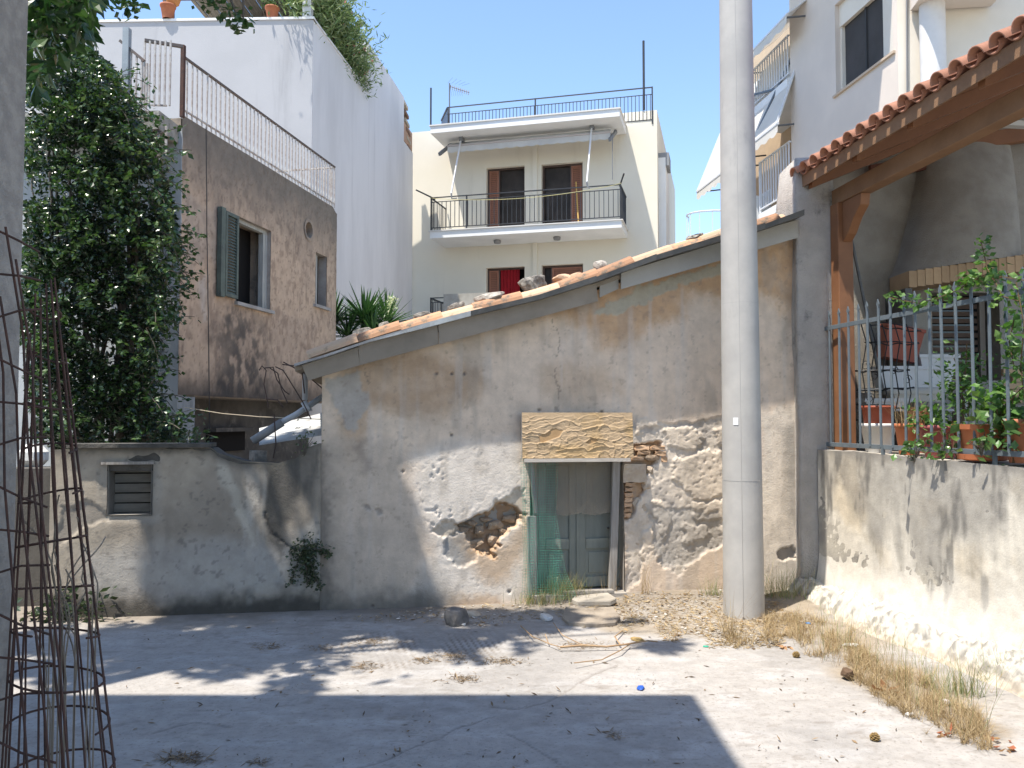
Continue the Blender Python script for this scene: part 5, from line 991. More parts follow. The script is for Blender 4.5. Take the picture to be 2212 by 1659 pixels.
# iron fence with spear tips
mFe = M('grey_blue_fence_paint', (.12, .145, .16), (.10, .12, .135), scale=10, rough=.45, bump=.1, col3=(.10, .09, .08), s3=14, t3=(.7, .8), spec=.4)
WFn = -.10
fen = thing('iron_fence', GW.f(2, WFn, zG0), 'grey iron fence with spear tips standing on the garden wall', 'fence')
zbr = (GW.px(1800, 963, WFn)[1] + GW.px(2200, 977, WFn)[1]) / 2; ztr = (GW.px(1790, 711, WFn)[1] + GW.px(2205, 627, WFn)[1]) / 2
s_end = sG1 - .1; sF0 = GW.sx(1744, WFn)
MB().fb(GW, sF0, s_end, WFn - .006, WFn + .006, ztr - .02, ztr + .02).build('top_rail', mFe, fen, bevel=.002); MB().fb(GW, sF0, s_end, WFn - .006, WFn + .006, zbr - .02, zbr + .02).build('bottom_rail', mFe, fen, bevel=.002)
b = MB(); p0_ = GW.f(0, WFn, 0); zt0 = ztr + .17; r = .012
b.lathe(p0_, [(r, zbr), (r, zt0 - .07), (.007, zt0 - .06)], 8); b2 = [(-.02, zt0 - .045), (0, zt0), (.02, zt0 - .045), (.008, zt0 - .07), (-.008, zt0 - .07)]
b.prism([(p0_[0] + a[0] * GW.a[0], p0_[1] + a[0] * GW.a[1] - .004, a[1]) for a in b2], (.008 * GW.n[0], .008 * GW.n[1], 0)); me = b.mesh('fence_bar', mFe, p0_)
bx = [1755, 1773, 1795, 1813, 1834, 1855, 1877, 1900, 1925, 1950, 1977, 2005, 2035, 2069, 2103, 2140, 2177]; i = 0; s = GW.sx(bx[0], WFn)
ds = (GW.sx(2177, WFn) - s) / (len(bx) - 1)
while s < s_end: inst(me, 'fence_bar', fen, GW.f(s, WFn, 0), rot=(0, RND.uniform(-.006, .006), 0)); s += ds
for x in (1906, 2147): s = GW.sx(x, WFn); MB().fb(GW, s - .012, s + .012, WFn - .012, WFn + .012, zG0 - .1, zbr).build('foot', mFe, fen)
# ---- timber porch with tiled roof
mWood = M('varnished_pine', (.26, .12, .055), (.19, .085, .04), scale=2.2, rough=.55, bump=.25, bscale=25, stretch=(1, 1, 1), col3=(.13, .06, .03), s3=7, t3=(.66, .74), coords='Object')
mWoodL = M('sunbleached_pine', (.27, .155, .085), (.21, .12, .065), scale=3, rough=.7, bump=.3, bscale=25, col3=(.13, .07, .04), s3=7, t3=(.66, .74))
mClay = M('orange_clay_tile', (.42, .20, .125), (.31, .155, .105), scale=5, rough=.75, bump=.25, bscale=40, col3=(.24, .13, .09), s3=6, t3=(.6, .75), vary=.12)
pv = thing('tiled_porch', (4.2, 7.5, zT), 'timber porch roofed with orange clay tiles above the fenced terrace', 'porch')
EV = Frame((2.87, 8.05), (.115, -1.0)); zE = EV.px(1752, 372)[1]; sE1 = 4.4; up_ = .42
def rp_(s, u, dz=0): return EV.f(s, -u, zE + u * up_ + dz)
def plank(s0, s1, u0, u1, z0, z1, name, mat, par=None, tw=0):
    return MB().hexa([rp_(s0, u0, z0), rp_(s1, u0, z0), rp_(s1, u1, z0), rp_(s0, u1, z0), rp_(s0, u0, z1), rp_(s1, u0, z1), rp_(s1, u1, z1), rp_(s0, u1, z1)]).build(name, mat, par or pv)
plank(-.03, sE1, -.03, .02, -.10, .015, 'fascia_board', mWoodL)
for k in range(11):
    s = -.03 + k * .41; plank(s, s + .398, .022, 3.6, -.035 - .006 * (k % 2), -.012, 'soffit_plank', mWood)
for k in range(6):
    s = .05 + k * .82; plank(s, s + .075, .021, 3.6, -.15, -.036, 'rafter', mWood)
for k in range(6):
    s = -1.2 + k * .195; plank(s, s + .19, .62, 3.6, -.035, -.012, 'soffit_plank', mWood)
# purlin, posts, brace
zPu = zE - .17; PS = Frame(EV.f(0, -.26, 0)[:2], EV.a)
MB().fb(EV, .06, sE1, -.38, -.25, zPu - .135, zPu + .02).build('beam', mWoodL, pv, bevel=.006)
MB().fb(EV, .08, .23, -.37, -.22, zT, zPu - .136).build('post', mWoodL if False else mWood, pv, bevel=.006)
b = MB(); prof = [(.235, -.137), (.235 + .34, -.137), (.235 + .32, -.24), (.235 + .2, -.33), (.235 + .09, -.46), (.235, -.52)]
b.prism([EV.f(-.1, -.37 - a[0] * .35 + .05, zPu + a[1]) for a in prof], tuple(.12 * np.array([*EV.a, 0]))) if False else b.prism([EV.f(a[0], -.265, zPu + a[1]) for a in prof], tuple(-.09 * np.array([*EV.n, 0]))); b.build('curved_brace', mWood, pv, bevel=.004)
# tiles: channels seen end-on at the eave
def ctile(name, r, L_, t, mat, up=True):
    b_ = MB(); n = 10
    for y, k in ((0, 1.06), (L_, .9)):
        for rr in (r * k, r * k - t):
            for j in range(n + 1): a = math.pi * j / n; b_.v.append((-rr * math.cos(a), y, (rr * math.sin(a) if up else -rr * math.sin(a)) * .95))
    m = n + 1
    for j in range(n): b_.f += [(j, j + 1, 2 * m + j + 1, 2 * m + j), (m + j + 1, m + j, 3 * m + j, 3 * m + j + 1), (j + 1, j, m + j, m + j + 1)]; b_.m += [0] * 3
    me_ = b_.mesh(name, mat, (0, 0, 0)); bm = bmesh.new(); bm.from_mesh(me_); bmesh.ops.recalc_face_normals(bm, faces=bm.faces[:]); bm.to_mesh(me_); bm.free(); me_.polygons.foreach_set('use_smooth', [True] * len(me_.polygons)); return me_
tc = ctile('clay_tile', .075, .42, .013, mClay); tu = ctile('channel_tile', .07, .42, .013, mClay, False)
yaw = math.atan2(-EV.n[1], -EV.n[0]) - math.pi / 2; tilt = math.atan(up_); pit = .205
for row in range(10):
    for k in range(-6 if row >= 2 else 0, int(sE1 / pit) + 1):
        u = -.10 + row * .36; s = .0 + k * pit
        inst(tc, 'clay_tile', pv, rp_(s, u, .055 + .012 * (row > 0)), rot=(tilt + RND.uniform(-.02, .02), 0, yaw + RND.uniform(-.03, .03)))
        if row < 2: inst(tu, 'channel_tile', pv, rp_(s + pit / 2, u + .03, .085), rot=(tilt, 0, yaw))
# side wall of the porch with window, oven hood
mPeb = M('porch_roughcast', (.38, .345, .29), (.30, .27, .225), scale=4, rough=1, bump=.9, bscale=85, bdist=.02, coords='World')
BK = Frame((2.9, 9.1), (1, 0)); hwn = (BK.sx(2018), BK.sx(2165), BK.px(2100, 822)[1], BK.px(2100, 632)[1])
bk = thing('porch_back_wall', BK.f(2, -.1, zT), 'rough stucco back wall of the porch with a dark window', 'wall')
b = MB(); wallholes(b, BK, -.1, 6, .0, BK.px(1800, 400)[1] - .5, [hwn], .3); b.build('stucco_wall', mPeb, bk, fix=False)
zk = BK.px(1800, 400)[1] - .5; q0_, q1_, q2_ = BK.px(1775, 395), BK.px(2005, 245), BK.px(2300, 70)
MB().prism([BK.f(-.1, 0, zk), BK.f(6, 0, zk), BK.f(6, 0, q2_[1] + 1), BK.f(q2_[0], 0, q2_[1]), BK.f(q1_[0], 0, q1_[1]), BK.f(q0_[0], 0, q0_[1]), BK.f(-.1, 0, zk + .1)], (0, .3, 0)).build('stucco_gable', mPeb, bk)
w_o = MB().fb(BK, hwn[0], hwn[1], -.29, -.27, hwn[2], hwn[3]).build('window', mGlass, bk)
for i in range(12): z_ = hwn[2] + (hwn[3] - hwn[2]) * i / 12; MB().fb(BK, hwn[0] + .05, hwn[0] + .62, -.24, -.215, z_ + .01, z_ + .06).build('shutter_slat', M('brown_slat', (.12, .08, .055), (.09, .06, .045)), w_o)
MB().fb(BK, hwn[0] + .64, hwn[0] + .70, -.25, -.2, hwn[2], hwn[3]).build('frame', M('brown_frame', (.30, .26, .22)), w_o)
mRB = M('red_brown_beam', (.13, .05, .03), (.09, .035, .022), bump=.2)
def bkbar(x0, y0, x1, y1, w, th, hh, nm, mt):
    a, c_ = BK.px(x0, y0, w), BK.px(x1, y1, w); MB().bar(BK.f(a[0], w, a[1]), BK.f(c_[0], w, c_[1]), th, hh, upv=(0, 0, 1)).build(nm, mt, pv, bevel=.004)
bkbar(1880, 372, 2088, 338, .12, .05, .15, 'dark_plank', mRB); bkbar(2000, 322, 2300, 278, .16, .10, .16, 'wall_plate_beam', mWood)
MB().fb(BK, -.1, 6, .006, .02, zT, zT + .01).build('floor_strip', mPeb, bk)
# oven: hood, arch of bricks, base
ov = thing('outdoor_oven', BK.f(2.2, .4, zT), 'stuccoed outdoor oven hood with a row of yellow bricks', 'oven')
xa, xb = BK.sx(1955, .35), BK.sx(2235, .35); zl = BK.px(1950, 625, .4)[1]; zq = BK.px(1950, 590, .4)[1]
S_, Tt_ = np.meshgrid(np.linspace(0, 1, 40), np.linspace(0, 1, 30), indexing='ij'); wid0 = xb - xa
sx_ = xa + wid0 * S_ + Tt_ * (wid0 * .0) ; sx_ = (xa + wid0 * (S_ * (1 - .36 * Tt_ ** .7) + .36 * Tt_ ** .7)); ww_ = -.02 + (.46 * (1 - Tt_ ** 1.6) + .10) * np.sin(np.clip(S_ * 1.0, 0, 1) * math.pi) ** .3 * (1 - Tt_ ** 6); zz_ = zq + .001 + Tt_ * 1.95 + .20 * S_ * (1 - Tt_)
X = BK.o[0] + BK.a[0] * sx_; Y = BK.o[1] - ww_; nmesh('hood', np.stack([X, Y, zz_], -1).reshape(-1, 3), gridfaces(40, 30), mPeb, None, ov)
mYB = M('yellow_brick', (.48, .33, .19), (.42, .28, .16), scale=6, bump=.4, vary=.15)
for k in range(16):
    t = (k + .5) / 16; s = xa + wid0 * t; zc_ = .20 * t; o_ = MB().fb(BK, s - wid0 / 34, s + wid0 / 34, .05, .5, zl + zc_, zq + zc_).build('brick', mYB, ov)
MB().fb(BK, xa - .03, xa + .04, .01, .48, zT, zl).build('metal_side', mMetalDark, ov)
for r_ in range(5):
    for k in range(5): MB().fb(BK, BK.sx(2165, .01) + .22 * k + .004 + .1 * (r_ % 2), BK.sx(2165, .01) + .22 * (k + 1) - .004 + .1 * (r_ % 2), .004, .05, BK.px(2180, 870)[1] + r_ * .075, BK.px(2180, 870)[1] + r_ * .075 + .07).build('brick', mYB, ov)
# lamp fitting under the roof
lf = MB().box(PY(2180, 268, 7.6), (.62, .08, .05), rz=.15).build('tube_light', M('lamp_white', (.55, .53, .48), bump=0)); tag(lf, 'white strip light fitting under the porch roof, switched off', 'light fitting')
# iron rods on the post
b = MB(); A = Vector(PY(1836, 500, 7.95)); B_ = Vector(PY(1905, 840, 7.95)); b.tube([A, B_], .014, 6); tag(b.build('iron_stay', mMetalDark), 'thin black iron stay slanting down from the porch post', 'iron rod')
b = MB(); b.tube([PY(1865, 440, 7.9), PY(1857, 470, 7.9), PY(1857, 480, 7.9), PY(1838, 480, 7.9)], .012, 5); tag(b.build('iron_hook', mMetalDark), 'small black iron hook beside the top of the porch post', 'hook')
# ---- pots on the terrace
mWP = M('white_plastic', (.66, .64, .60), (.60, .58, .54), rough=.5, bump=.05); mRedP = M('red_brown_plastic', (.33, .085, .045), (.28, .07, .04), rough=.5, bump=.05)
mOrP = M('orange_plastic', (.50, .17, .075), (.44, .14, .06), rough=.55, bump=.05); mPink = M('faded_magenta_plastic', (.33, .09, .08), (.28, .08, .075), rough=.6, bump=.05)
def spot(x, w): s = GW.sx(x, w); return GW.f(s, w, zT + .012)
def potp(x0, x1, w, h, mat, label, **k):
    s0_, s1_ = GW.sx(x0, w), GW.sx(x1, w); c = GW.f((s0_ + s1_) / 2, w, zT); c = np.array(c); 
    X0, X1 = [CAM[0] + ray(x, 900)[0] * c[1] for x in (x0, x1)]; c[0] = (X0 + X1) / 2; return pot(tuple(c), (X1 - X0) / 2 / 1.08, h, mat, label, **k), c, (X1 - X0) / 2
_, cW, rW = potp(1858, 1934, -.30, .27, mWP, 'white plastic flower pot standing at the left end behind the fence', fill=False)
pot((cW[0], cW[1], cW[2] + .24), rW * .86, .19, mRedP, 'red brown flower pot standing inside the white pot', taper=.85)
potp(1932, 1992, -.34, .27, mOrP, 'orange round flower pot between the white pot and the magenta one')
potp(1985, 2072, -.28, .26, mPink, 'faded magenta flower pot in the middle behind the fence')
t_, cS, rS = potp(2072, 2172, -.24, .27, mOrP, 'large square orange planter with a saucer behind the fence', sq=.8, name='square_planter')
MB().lathe((cS[0], cS[1], cS[2] - .002), [(rS * .75, 0), (rS * 1.0, .012), (rS * 1.04, .05), (rS * .98, .05), (rS * .9, .02), (.001, .02)], 30, 0).build('saucer', mOrP, t_)
potp(2165, 2262, -.26, .31, mTer, 'terracotta flower pot at the right edge behind the fence')
potp(1960, 2010, -.75, .42, mOrP, 'tall orange planter standing behind the front row of pots', name='tall_planter')
# shelf with white planter boxes
def boxpl(x0, x1, y0, y1, Y, dep, mat, label, rot=0, nm='planter_box'):
    A = PY(x0, y1, Y); B = PY(x1, y0, Y); t = thing(nm, ((A[0] + B[0]) / 2, Y, A[2]), label, 'planter'); w = B[0] - A[0]; h = B[2] - A[2]; b_ = MB()
    for (a, c, sgn) in (((-.5, -.5), (.5, -.5), 1), ((.5, -.5), (.5, .5), 1), ((.5, .5), (-.5, .5), 1), ((-.5, .5), (-.5, -.5), 1)):
        def P(u, v, top): k = 1.0 if top else .86; return Vector((u * w * k, v * dep * k, h if top else 0))
        b_.quad(P(*a, 0), P(*c, 0), P(*c, 1), P(*a, 1))
    k = len(b_.v); b_.quad(*[Vector((u * w * .86, v * dep * .86, .001)) for u, v in ((-.5, -.5), (.5, -.5), (.5, .5), (-.5, .5))])
    b_.quad(*[Vector((u * w * .97, v * dep * .97, h * .9)) for u, v in ((-.5, -.5), (.5, -.5), (.5, .5), (-.5, .5))])
    rim = MB(); 
    for u0, u1, v0, v1 in ((-.52, .52, -.54, -.46), (-.52, .52, .46, .54), (-.52, -.47, -.46, .46), (.47, .52, -.46, .46)): rim.hexa([Vector((u * w, v * dep, z)) for z in (h - .03, h + .004) for u, v in ((u0, v0), (u1, v0), (u1, v1), (u0, v1))])
    for bb, n_ in ((b_, 'box_body'), (rim, 'box_rim')):
        m_ = Euler((0, rot, .03)).to_matrix(); bb.v = [tuple(Vector(t.location) + m_ @ Vector(v)) for v in bb.v]; bb.build(n_, mat, t)
    return t
boxpl(1888, 2052, 793, 838, 8.5, .22, mWP, 'long white planter box on the upper shelf of the porch')
boxpl(1975, 2060, 768, 792, 8.6, .22, mWP, 'upturned white planter resting on the long white planter box', rot=math.pi * .0)
boxpl(1895, 1975, 706, 778, 8.55, .2, mRedP, 'tilted dark red planter box leaning on top of the shelf', rot=.2)
boxpl(1918, 2030, 845, 868, 8.3, .2, M('cream_plastic', (.58, .52, .42), (.5, .45, .36), rough=.5), 'stacked cream trough with ridged rim on the lower shelf')
boxpl(1858, 1960, 862, 880, 8.25, .2, mWP, 'white trough at the left of the lower shelf')
sh_ = thing('plant_shelf', (3.75, 8.5, zT), 'low pale shelf carrying the spare planters on the porch', 'shelf')
for z_, Y_ in ((PY(1950, 839, 8.5)[2], 8.5), (PY(1950, 883, 8.3)[2], 8.3)): A, B = PY(1862, 840, Y_), PY(2075, 840, Y_); MB().box(((A[0] + B[0]) / 2, Y_, z_ - .014), (B[0] - A[0], .28, .024)).build('board', M('pale_board', (.5, .46, .4)), sh_)
for x in (1866, 2068): A = PY(x, 840, 8.45); MB().box((A[0], 8.42, (A[2] + zT) / 2 - .04), (.04, .22, A[2] - zT - .0)).build('leg', M('pale_board', (.5, .46, .4)), sh_)
# wrought iron plant stand
st = thing('wire_plant_stand', PY(1905, 960, 7.9), 'black wrought iron plant stand with scrolls behind the fence', 'plant stand')
mW_ = M('black_wire', (.02, .02, .02), rough=.5, bump=0)
for x0, x1, y0, y1 in ((1858, 1990, 692, 716), (1868, 1985, 740, 742), (1842, 1965, 802, 800), (1850, 1975, 843, 838), (1850, 1930, 874, 876), (1850, 1925, 908, 912)):
    A, B = Vector(PY(x0, y0, 7.95)), Vector(PY(x1, y1, 7.95)); n = 20; MB().tube([A.lerp(B, i / n) + Vector((0, .13 * math.sin(math.pi * i / n), .01 * math.sin(i))) for i in range(n + 1)], .006, 5).build('hoop', mW_, st); MB().tube([A.lerp(B, i / n) + Vector((0, -.13 * math.sin(math.pi * i / n), 0)) for i in range(n + 1)], .006, 5).build('hoop', mW_, st)
for x in (1860, 1880, 1905, 1932, 1958):
    MB().tube([PY(x, 700, 7.9), PY(x + 12, 740, 7.88), PY(x + 2, 800, 7.9), PY(x + 10, 850, 7.9), PY(x, 900, 7.9), PY(x + 4, 955, 7.9)], .006, 5).build('leg', mW_, st)
for x, y in ((1870, 790), (1890, 812), (1960, 820), (1930, 800), (1880, 860)):
    c = Vector(PY(x, y, 7.86)); MB().tube([c + Vector((.045 * math.cos(t) * (1 - t / 12), 0, .05 * math.sin(t) * (1 - t / 12))) for t in np.linspace(0, 8, 20)], .004, 4).build('scroll', mW_, st)
# ================================================================== utility pole
mPole = M('spun_concrete', (.44, .42, .385), (.37, .355, .33), scale=3, rough=.85, bump=.18, bscale=70, col3=(.25, .245, .235), s3=2.2, t3=(.56, .76), st3=(1.2, 1.2, .35), coords='Object')
po = thing('utility_pole', PZ(1607, 1318, .03), 'thick tapering grey concrete utility pole in front of the old house', 'pole')
pb = Vector(PZ(1607, 1323, .02)); 
r0 = 43.5 / F * pb.y; zt_ = 9.0; tp_ = Vector(PY(1589, 0, pb.y)); k = (zt_ - pb.z) / (tp_.z - pb.z); r1 = 33 / F * pb.y * 1.06; rT = r0 + (r1 - r0) * k
pt = pb.lerp(tp_, k) if False else pb + (tp_ - pb) * k
MB().tube([pb - (pt - pb) * .05, pb + (pt - pb) * .25, pb + (pt - pb) * .5, pb + (pt - pb) * .75, pt], [r0, r0 + (rT - r0) * .25, r0 + (rT - r0) * .5, r0 + (rT - r0) * .75, rT], 48, False).build('shaft', mPole, po, True)
# casting seam: a proud bead down the front left
def onpole(t, a, e=0): c = pb.lerp(pt, t); r = r0 + (rT - r0) * t + e; return c + Vector((r * math.sin(a), -r * math.cos(a), 0))
MB().tube([onpole(t, -.30, -.0015) for t in np.linspace(0, 1, 12)], .0035, 5).build('casting_seam', M('seam_dark', (.38, .365, .34), bump=.3), po)
for t in (.128, .30): MB().tube([onpole(t, a, -.001) for a in np.linspace(-1.5, 1.5, 16)], .0025, 4).build('cast_ring', M('seam_dark', (.38, .365, .34)), po)
b = MB(); a0_, a1_ = -.68, -.42
t0, t1 = [(Vector(PY(1580, y, pb.y - .15)).z - pb.z) / (pt.z - pb.z) for y in (918, 902)]
for i in range(4): x0_, x1_ = a0_ + (a1_ - a0_) * i / 4, a0_ + (a1_ - a0_) * (i + 1) / 4; b.quad(onpole(t0, x0_, .003), onpole(t0, x1_, .003), onpole(t1, x1_, .003), onpole(t1, x0_, .003))
b.build('paper_label', M('white_paper', (.72, .72, .70), bump=.1), po, fix=False)
# ================================================================== left stucco building with overhang
mSt = M('pebbledash', (.42, .385, .34), (.30, .275, .245), scale=20, rough=1, bump=1.0, bscale=55, bdist=.02, coords='World', col3=(.36, .345, .32), s3=40, t3=(.55, .7))
lb = thing('pebbledash_building', (-4, 0, 0), 'pebbledashed building corner at the left edge of the yard', 'building')
XC = PY(48, 829, 2.6)[0]
bx_ = MB(); bx_.hexa([(-7, -4, -.05), (XC, -4, -.05), (XC, 2.6, -.05), (-7, 2.6, -.05), (-7, -4, 5), (XC, -4, 5), (XC, 2.6, 5), (-7, 2.6, 5)]); o = bx_.build('corner_wall', mSt, lb, bevel=.02)
MB().box(((-7 - .47) / 2, (-4 + 3.88) / 2, 5.1), (-.47 + 7, 7.88, .2)).build('balcony_slab', mCrW, lb)
# rust coloured steel mesh, rolled and leaning at the corner
ms = thing('rebar_mesh', PY(110, 1659, 2.35), 'rusty steel reinforcing mesh rolled up and leaning at the left corner', 'mesh')
Ym = 2.35; def_t = None
def cone(t, a): 
    cx, cy = (96 * (1 - t) + 128 * t), (600 * (1 - t) + 1659 * t); c = PY(cx, cy, Ym); r = (.032 * (1 - t) + .145 * t); return Vector((c[0] + r * math.cos(a), c[1] + r * math.sin(a) * .8, c[2]))
tmax = 1.62
for i in range(15):
    a = 2 * math.pi * i / 15 + .2; t0 = RND.uniform(.0, .26); MB().tube([cone(t0 + (tmax - t0) * k / 8, a + .05 * math.sin(k)) for k in range(9)], .0029, 5).build('steel_wire', mRust, ms)
for k in range(14):
    t = .07 + k * .085 * 1.1
    MB().tube([cone(t + .012 * math.sin(a * 1.0 + k), a) for a in np.linspace(-.4, 3.6 + (k % 3), 20)], .0034, 5).build('steel_hoop', mRust, ms)
for x0, y0, x1, y1 in ((12, 490, 60, 950), (0, 640, 42, 1060), (34, 560, 78, 1000), (-25, 560, 10, 1050)):
    A = Vector(PY(x0, y0, 2.25)); B = Vector(PY(x1, y1, 2.25)); d = B - A; MB().tube([A, A + d * .5 + Vector((0, .03, 0)), B, B + d * 1.0 + Vector((.02, -.02, 0)), B + d * 2.2], .0034, 5).build('steel_wire', mRust, ms)
for k in range(13):
    y = 500 + k * 92; MB().tube([PY(-60, y - 8, 2.24), PY(0, y, 2.25), PY(45, y + 22 - (k % 3) * 18, 2.26), PY(85 + 3 * k, y + 44 - (k % 3) * 30, 2.3)], .0034, 5).build('steel_wire', mRust, ms)
rs = np.random.default_rng(9)
b = MB()
for k in range(14):
    x = RND.uniform(70, 215); y = RND.uniform(1250, 1600); p = Vector(PY(x, y, 2.4)); pts = [p]; d = Vector((RND.uniform(-.3, .3), RND.uniform(-.2, .2), 1))
    for j in range(6): p = p + d * RND.uniform(.03, .06); d = (d + Vector((RND.uniform(-.4, .4), RND.uniform(-.3, .3), RND.uniform(-.2, .2)))).normalized(); pts.append(p)
    b.tube([pts[0] - Vector((0, 0, .9))] + pts, .0022, 4)
tag(b.build('dead_stems', M('dry_stem', (.30, .25, .19), (.2, .16, .12))), 'dry dead weed stems growing up through the rusty mesh roll', 'dead weed')
# ================================================================== vegetation
rs = np.random.default_rng(21)
def sprig(name, P, size, cols, asp, label, cat):
    c = P.mean(0); t = thing(name, (c[0], c[1], P[:, 2].min()), label, cat); leaves('foliage', P, size, mIvy, cols, t, aspect=asp, rs=rs, kind='stuff'); b_ = MB(); r_ = Vector((c[0], c[1], P[:, 2].min()))
    for p in P[::max(1, len(P) // 14)]: b_.tube([r_, (r_ + Vector(p)) / 2 + Vector((0, 0, .02)), Vector(p)], .0025, 4, False)
    b_.build('stems', mBark, t, fix=False); return t
mIvy = M('ivy_leaf', (0, 0, 0), attr=True, scale=2, rough=.28, bump=0, trans=.2, spec=.5)
mBark = M('grey_bark', (.14, .12, .095), (.08, .07, .055), scale=8, bump=.7)
poly = [(62, 130), (105, 85), (150, 92), (205, 108), (255, 165), (282, 235), (300, 260), (335, 300), (350, 380), (372, 450), (385, 520), (372, 575), (362, 640), (345, 700), (330, 760), (325, 830), (345, 880), (400, 945), (395, 968), (110, 972), (70, 930), (45, 700)]
def sample_poly(n, poly, y0, y1, rs, keep=None):
    out = []; pa_ = np.array(poly, float); lo, hi = pa_.min(0), pa_.max(0)
    while sum(map(len, out)) < n:
        x = lo[0] + rs.random(n) * (hi[0] - lo[0]); y = lo[1] + rs.random(n) * (hi[1] - lo[1]); D = y0 + (y1 - y0) * rs.random(n)
        m = sdpoly(x, y, poly) + 34 * (fbm(x / 28., y / 28., 700, 4) - .5) > 0
        if keep is not None: m &= keep(x, y, D)
        x, y, D = x[m], y[m], D[m]; d = np.array([fw + up * 0]) ; dx = (x - 1106) / F; uy = (829.5 - y) / F
        dirs = np.stack([dx, fw[1] + up[1] * uy, fw[2] + up[2] * uy], 1); P = CAM + dirs * (D / dirs[:, 1])[:, None]; out.append(P)
    return np.concatenate(out)[:n]
clump = lambda x, y, D: (fbm(x / 30. + D * .8, y / 30., 701, 4) > .46) | (rs.random(len(x)) < .12)
ivy = thing('climbing_shrub', PY(220, 960, 9.4), 'huge dark evergreen climber swallowing the front of the brown house', 'climber')
P = sample_poly(46000, poly, 8.5, 10.4, rs, clump); leaves('foliage', P, .066, mIvy, [(.016, .030, .012), (.02, .042, .015), (.03, .062, .018), (.010, .022, .010)], ivy, aspect=.55, rs=rs)
P = sample_poly(5200, [(p[0], p[1]) for p in poly], 8.2, 8.7, rs, lambda x, y, D: fbm(x / 20., y / 20., 702, 4) > .50 + .16 * sm(250, 800, y)); leaves('outer_foliage', P, .062, mIvy, [(.03, .065, .02), (.055, .105, .028), (.02, .045, .015), (.075, .12, .04)], ivy, aspect=.55, rs=rs)  # lighter greens, thicker toward the top, paint the crown as top-lit
sub = [(250, 160), (282, 235), (335, 300), (350, 380), (385, 520), (372, 575), (362, 640), (345, 700), (330, 760), (325, 830), (345, 880), (400, 945)]
b = MB(); tw = []
for i in range(190):
    k = RND.randrange(len(sub) - 1); t = RND.random(); x = sub[k][0] * (1 - t) + sub[k + 1][0] * t - RND.uniform(0, 50); y = sub[k][1] * (1 - t) + sub[k + 1][1] * t; p = Vector(PY(x, y, RND.uniform(8.4, 9.6)))
    d = Vector((RND.uniform(.1, 1), RND.uniform(-.3, .3), RND.uniform(-.9, .6))).normalized(); pts = [p]
    for j in range(7): p = p + d * .055; d = (d + Vector((RND.uniform(-.2, .2), RND.uniform(-.2, .2), -.10))).normalized(); pts.append(p); tw += [p + Vector((RND.uniform(-.02, .02),) * 3)] * 2
    b.tube(pts, .004, 4, False)
b.build('shoots', mBark, ivy, fix=False, kind='stuff'); tw = np.array([tuple(p) for p in tw]) + rs.normal(0, .02, (len(tw), 3)); leaves('shoot_leaves', tw, .065, mIvy, [(.05, .10, .03), (.035, .075, .025)], ivy, aspect=.6, rs=rs, kind='stuff')
b = MB()
for i in range(16):
    x = RND.uniform(90, 330); p = Vector(PY(x, 965, RND.uniform(9, 10.2))); pts = [Vector((p.x, p.y, 0)), p]; 
    for j in range(9): p = p + Vector((RND.uniform(-.12, .08), RND.uniform(-.06, .06), RND.uniform(.35, .5))); pts.append(p)
    b.tube(pts, [.035 * (1 - i_ / (len(pts) + 2)) for i_ in range(len(pts))], 6)
b.build('trunk', mBark, ivy)
# tall tree: its crown hangs over the yard above the frame, the lowest leaves enter at the upper left
tr = thing('overhanging_tree', (-4.4, 3.9, 0), 'large leaved tree whose branches hang over the yard at the upper left', 'tree')
base = Vector((-4.45, 3.55, 0)); b = MB(); b.tube([base, base + Vector((.05, .1, 2)), base + Vector((.2, .5, 4)), base + Vector((.6, 1.0, 5.1))], [.17, .14, .11, .09], 10)
fork = base + Vector((.6, 1.0, 5.1)); tips = []
clus = [(-4.9, 5.0, 5.9, .75), (-4.2, 5.5, 5.7, .75), (-3.6, 5.1, 5.9, .7), (-3.2, 5.9, 5.9, .72), (-2.55, 5.5, 5.7, .62), (-3.0, 6.2, 6.1, .6), (-1.95, 5.95, 5.85, .52), (-1.45, 6.0, 5.95, .42), (-3.6, 6.6, 6.2, .7), (-4.6, 6.4, 6.2, .7), (-2.0, 5.1, 5.9, .35), (-2.95, 6.85, 6.1, .5), (-1.0, 6.1, 6.1, .30), (-2.9, 4.6, 5.7, .5), (-5.0, 5.6, 5.0, .6), (-3.0, 4.85, 5.2, .35),
        (-.75, 5.2, 6.1, .2)]
for cx, cy, cz, r in clus:
    c = Vector((cx, cy, cz)); m = fork.lerp(c, .5) + Vector((0, 0, .25)); b.tube([fork, m, c], [.05, .03, .012], 6)
b.build('trunk', mBark, tr)
P = []
for cx, cy, cz, r in clus:
    n = int(5200 * r * r); q = rs.normal(size=(n, 3)); q /= np.linalg.norm(q, axis=1)[:, None]; q *= (rs.random((n, 1)) ** .45) * r; q[:, 2] *= .55; q += np.array([cx, cy - .42, cz]); P.append(q[fbm(q[:, 0] * 2.6, q[:, 1] * 2.6, 800, 3) > .415])
P = np.concatenate(P); leaves('crown', P, .13, mIvy, [(.03, .07, .02), (.045, .09, .025), (.02, .05, .016)], tr, aspect=.6, droop=.5, rs=rs)
pl = [(70, -40), (235, -40), (190, 20), (215, 60), (180, 80), (160, 60), (150, 100), (120, 110), (100, 160), (70, 200)]
P = sample_poly(680, pl, 4.6, 5.6, rs, lambda x, y, D: fbm(x / 22., y / 22., 801, 3) > .45); leaves('hanging_leaves', P, .11, mIvy, [(.025, .06, .02), (.05, .10, .03)], tr, aspect=.5, droop=.9, rs=rs)
b = MB()
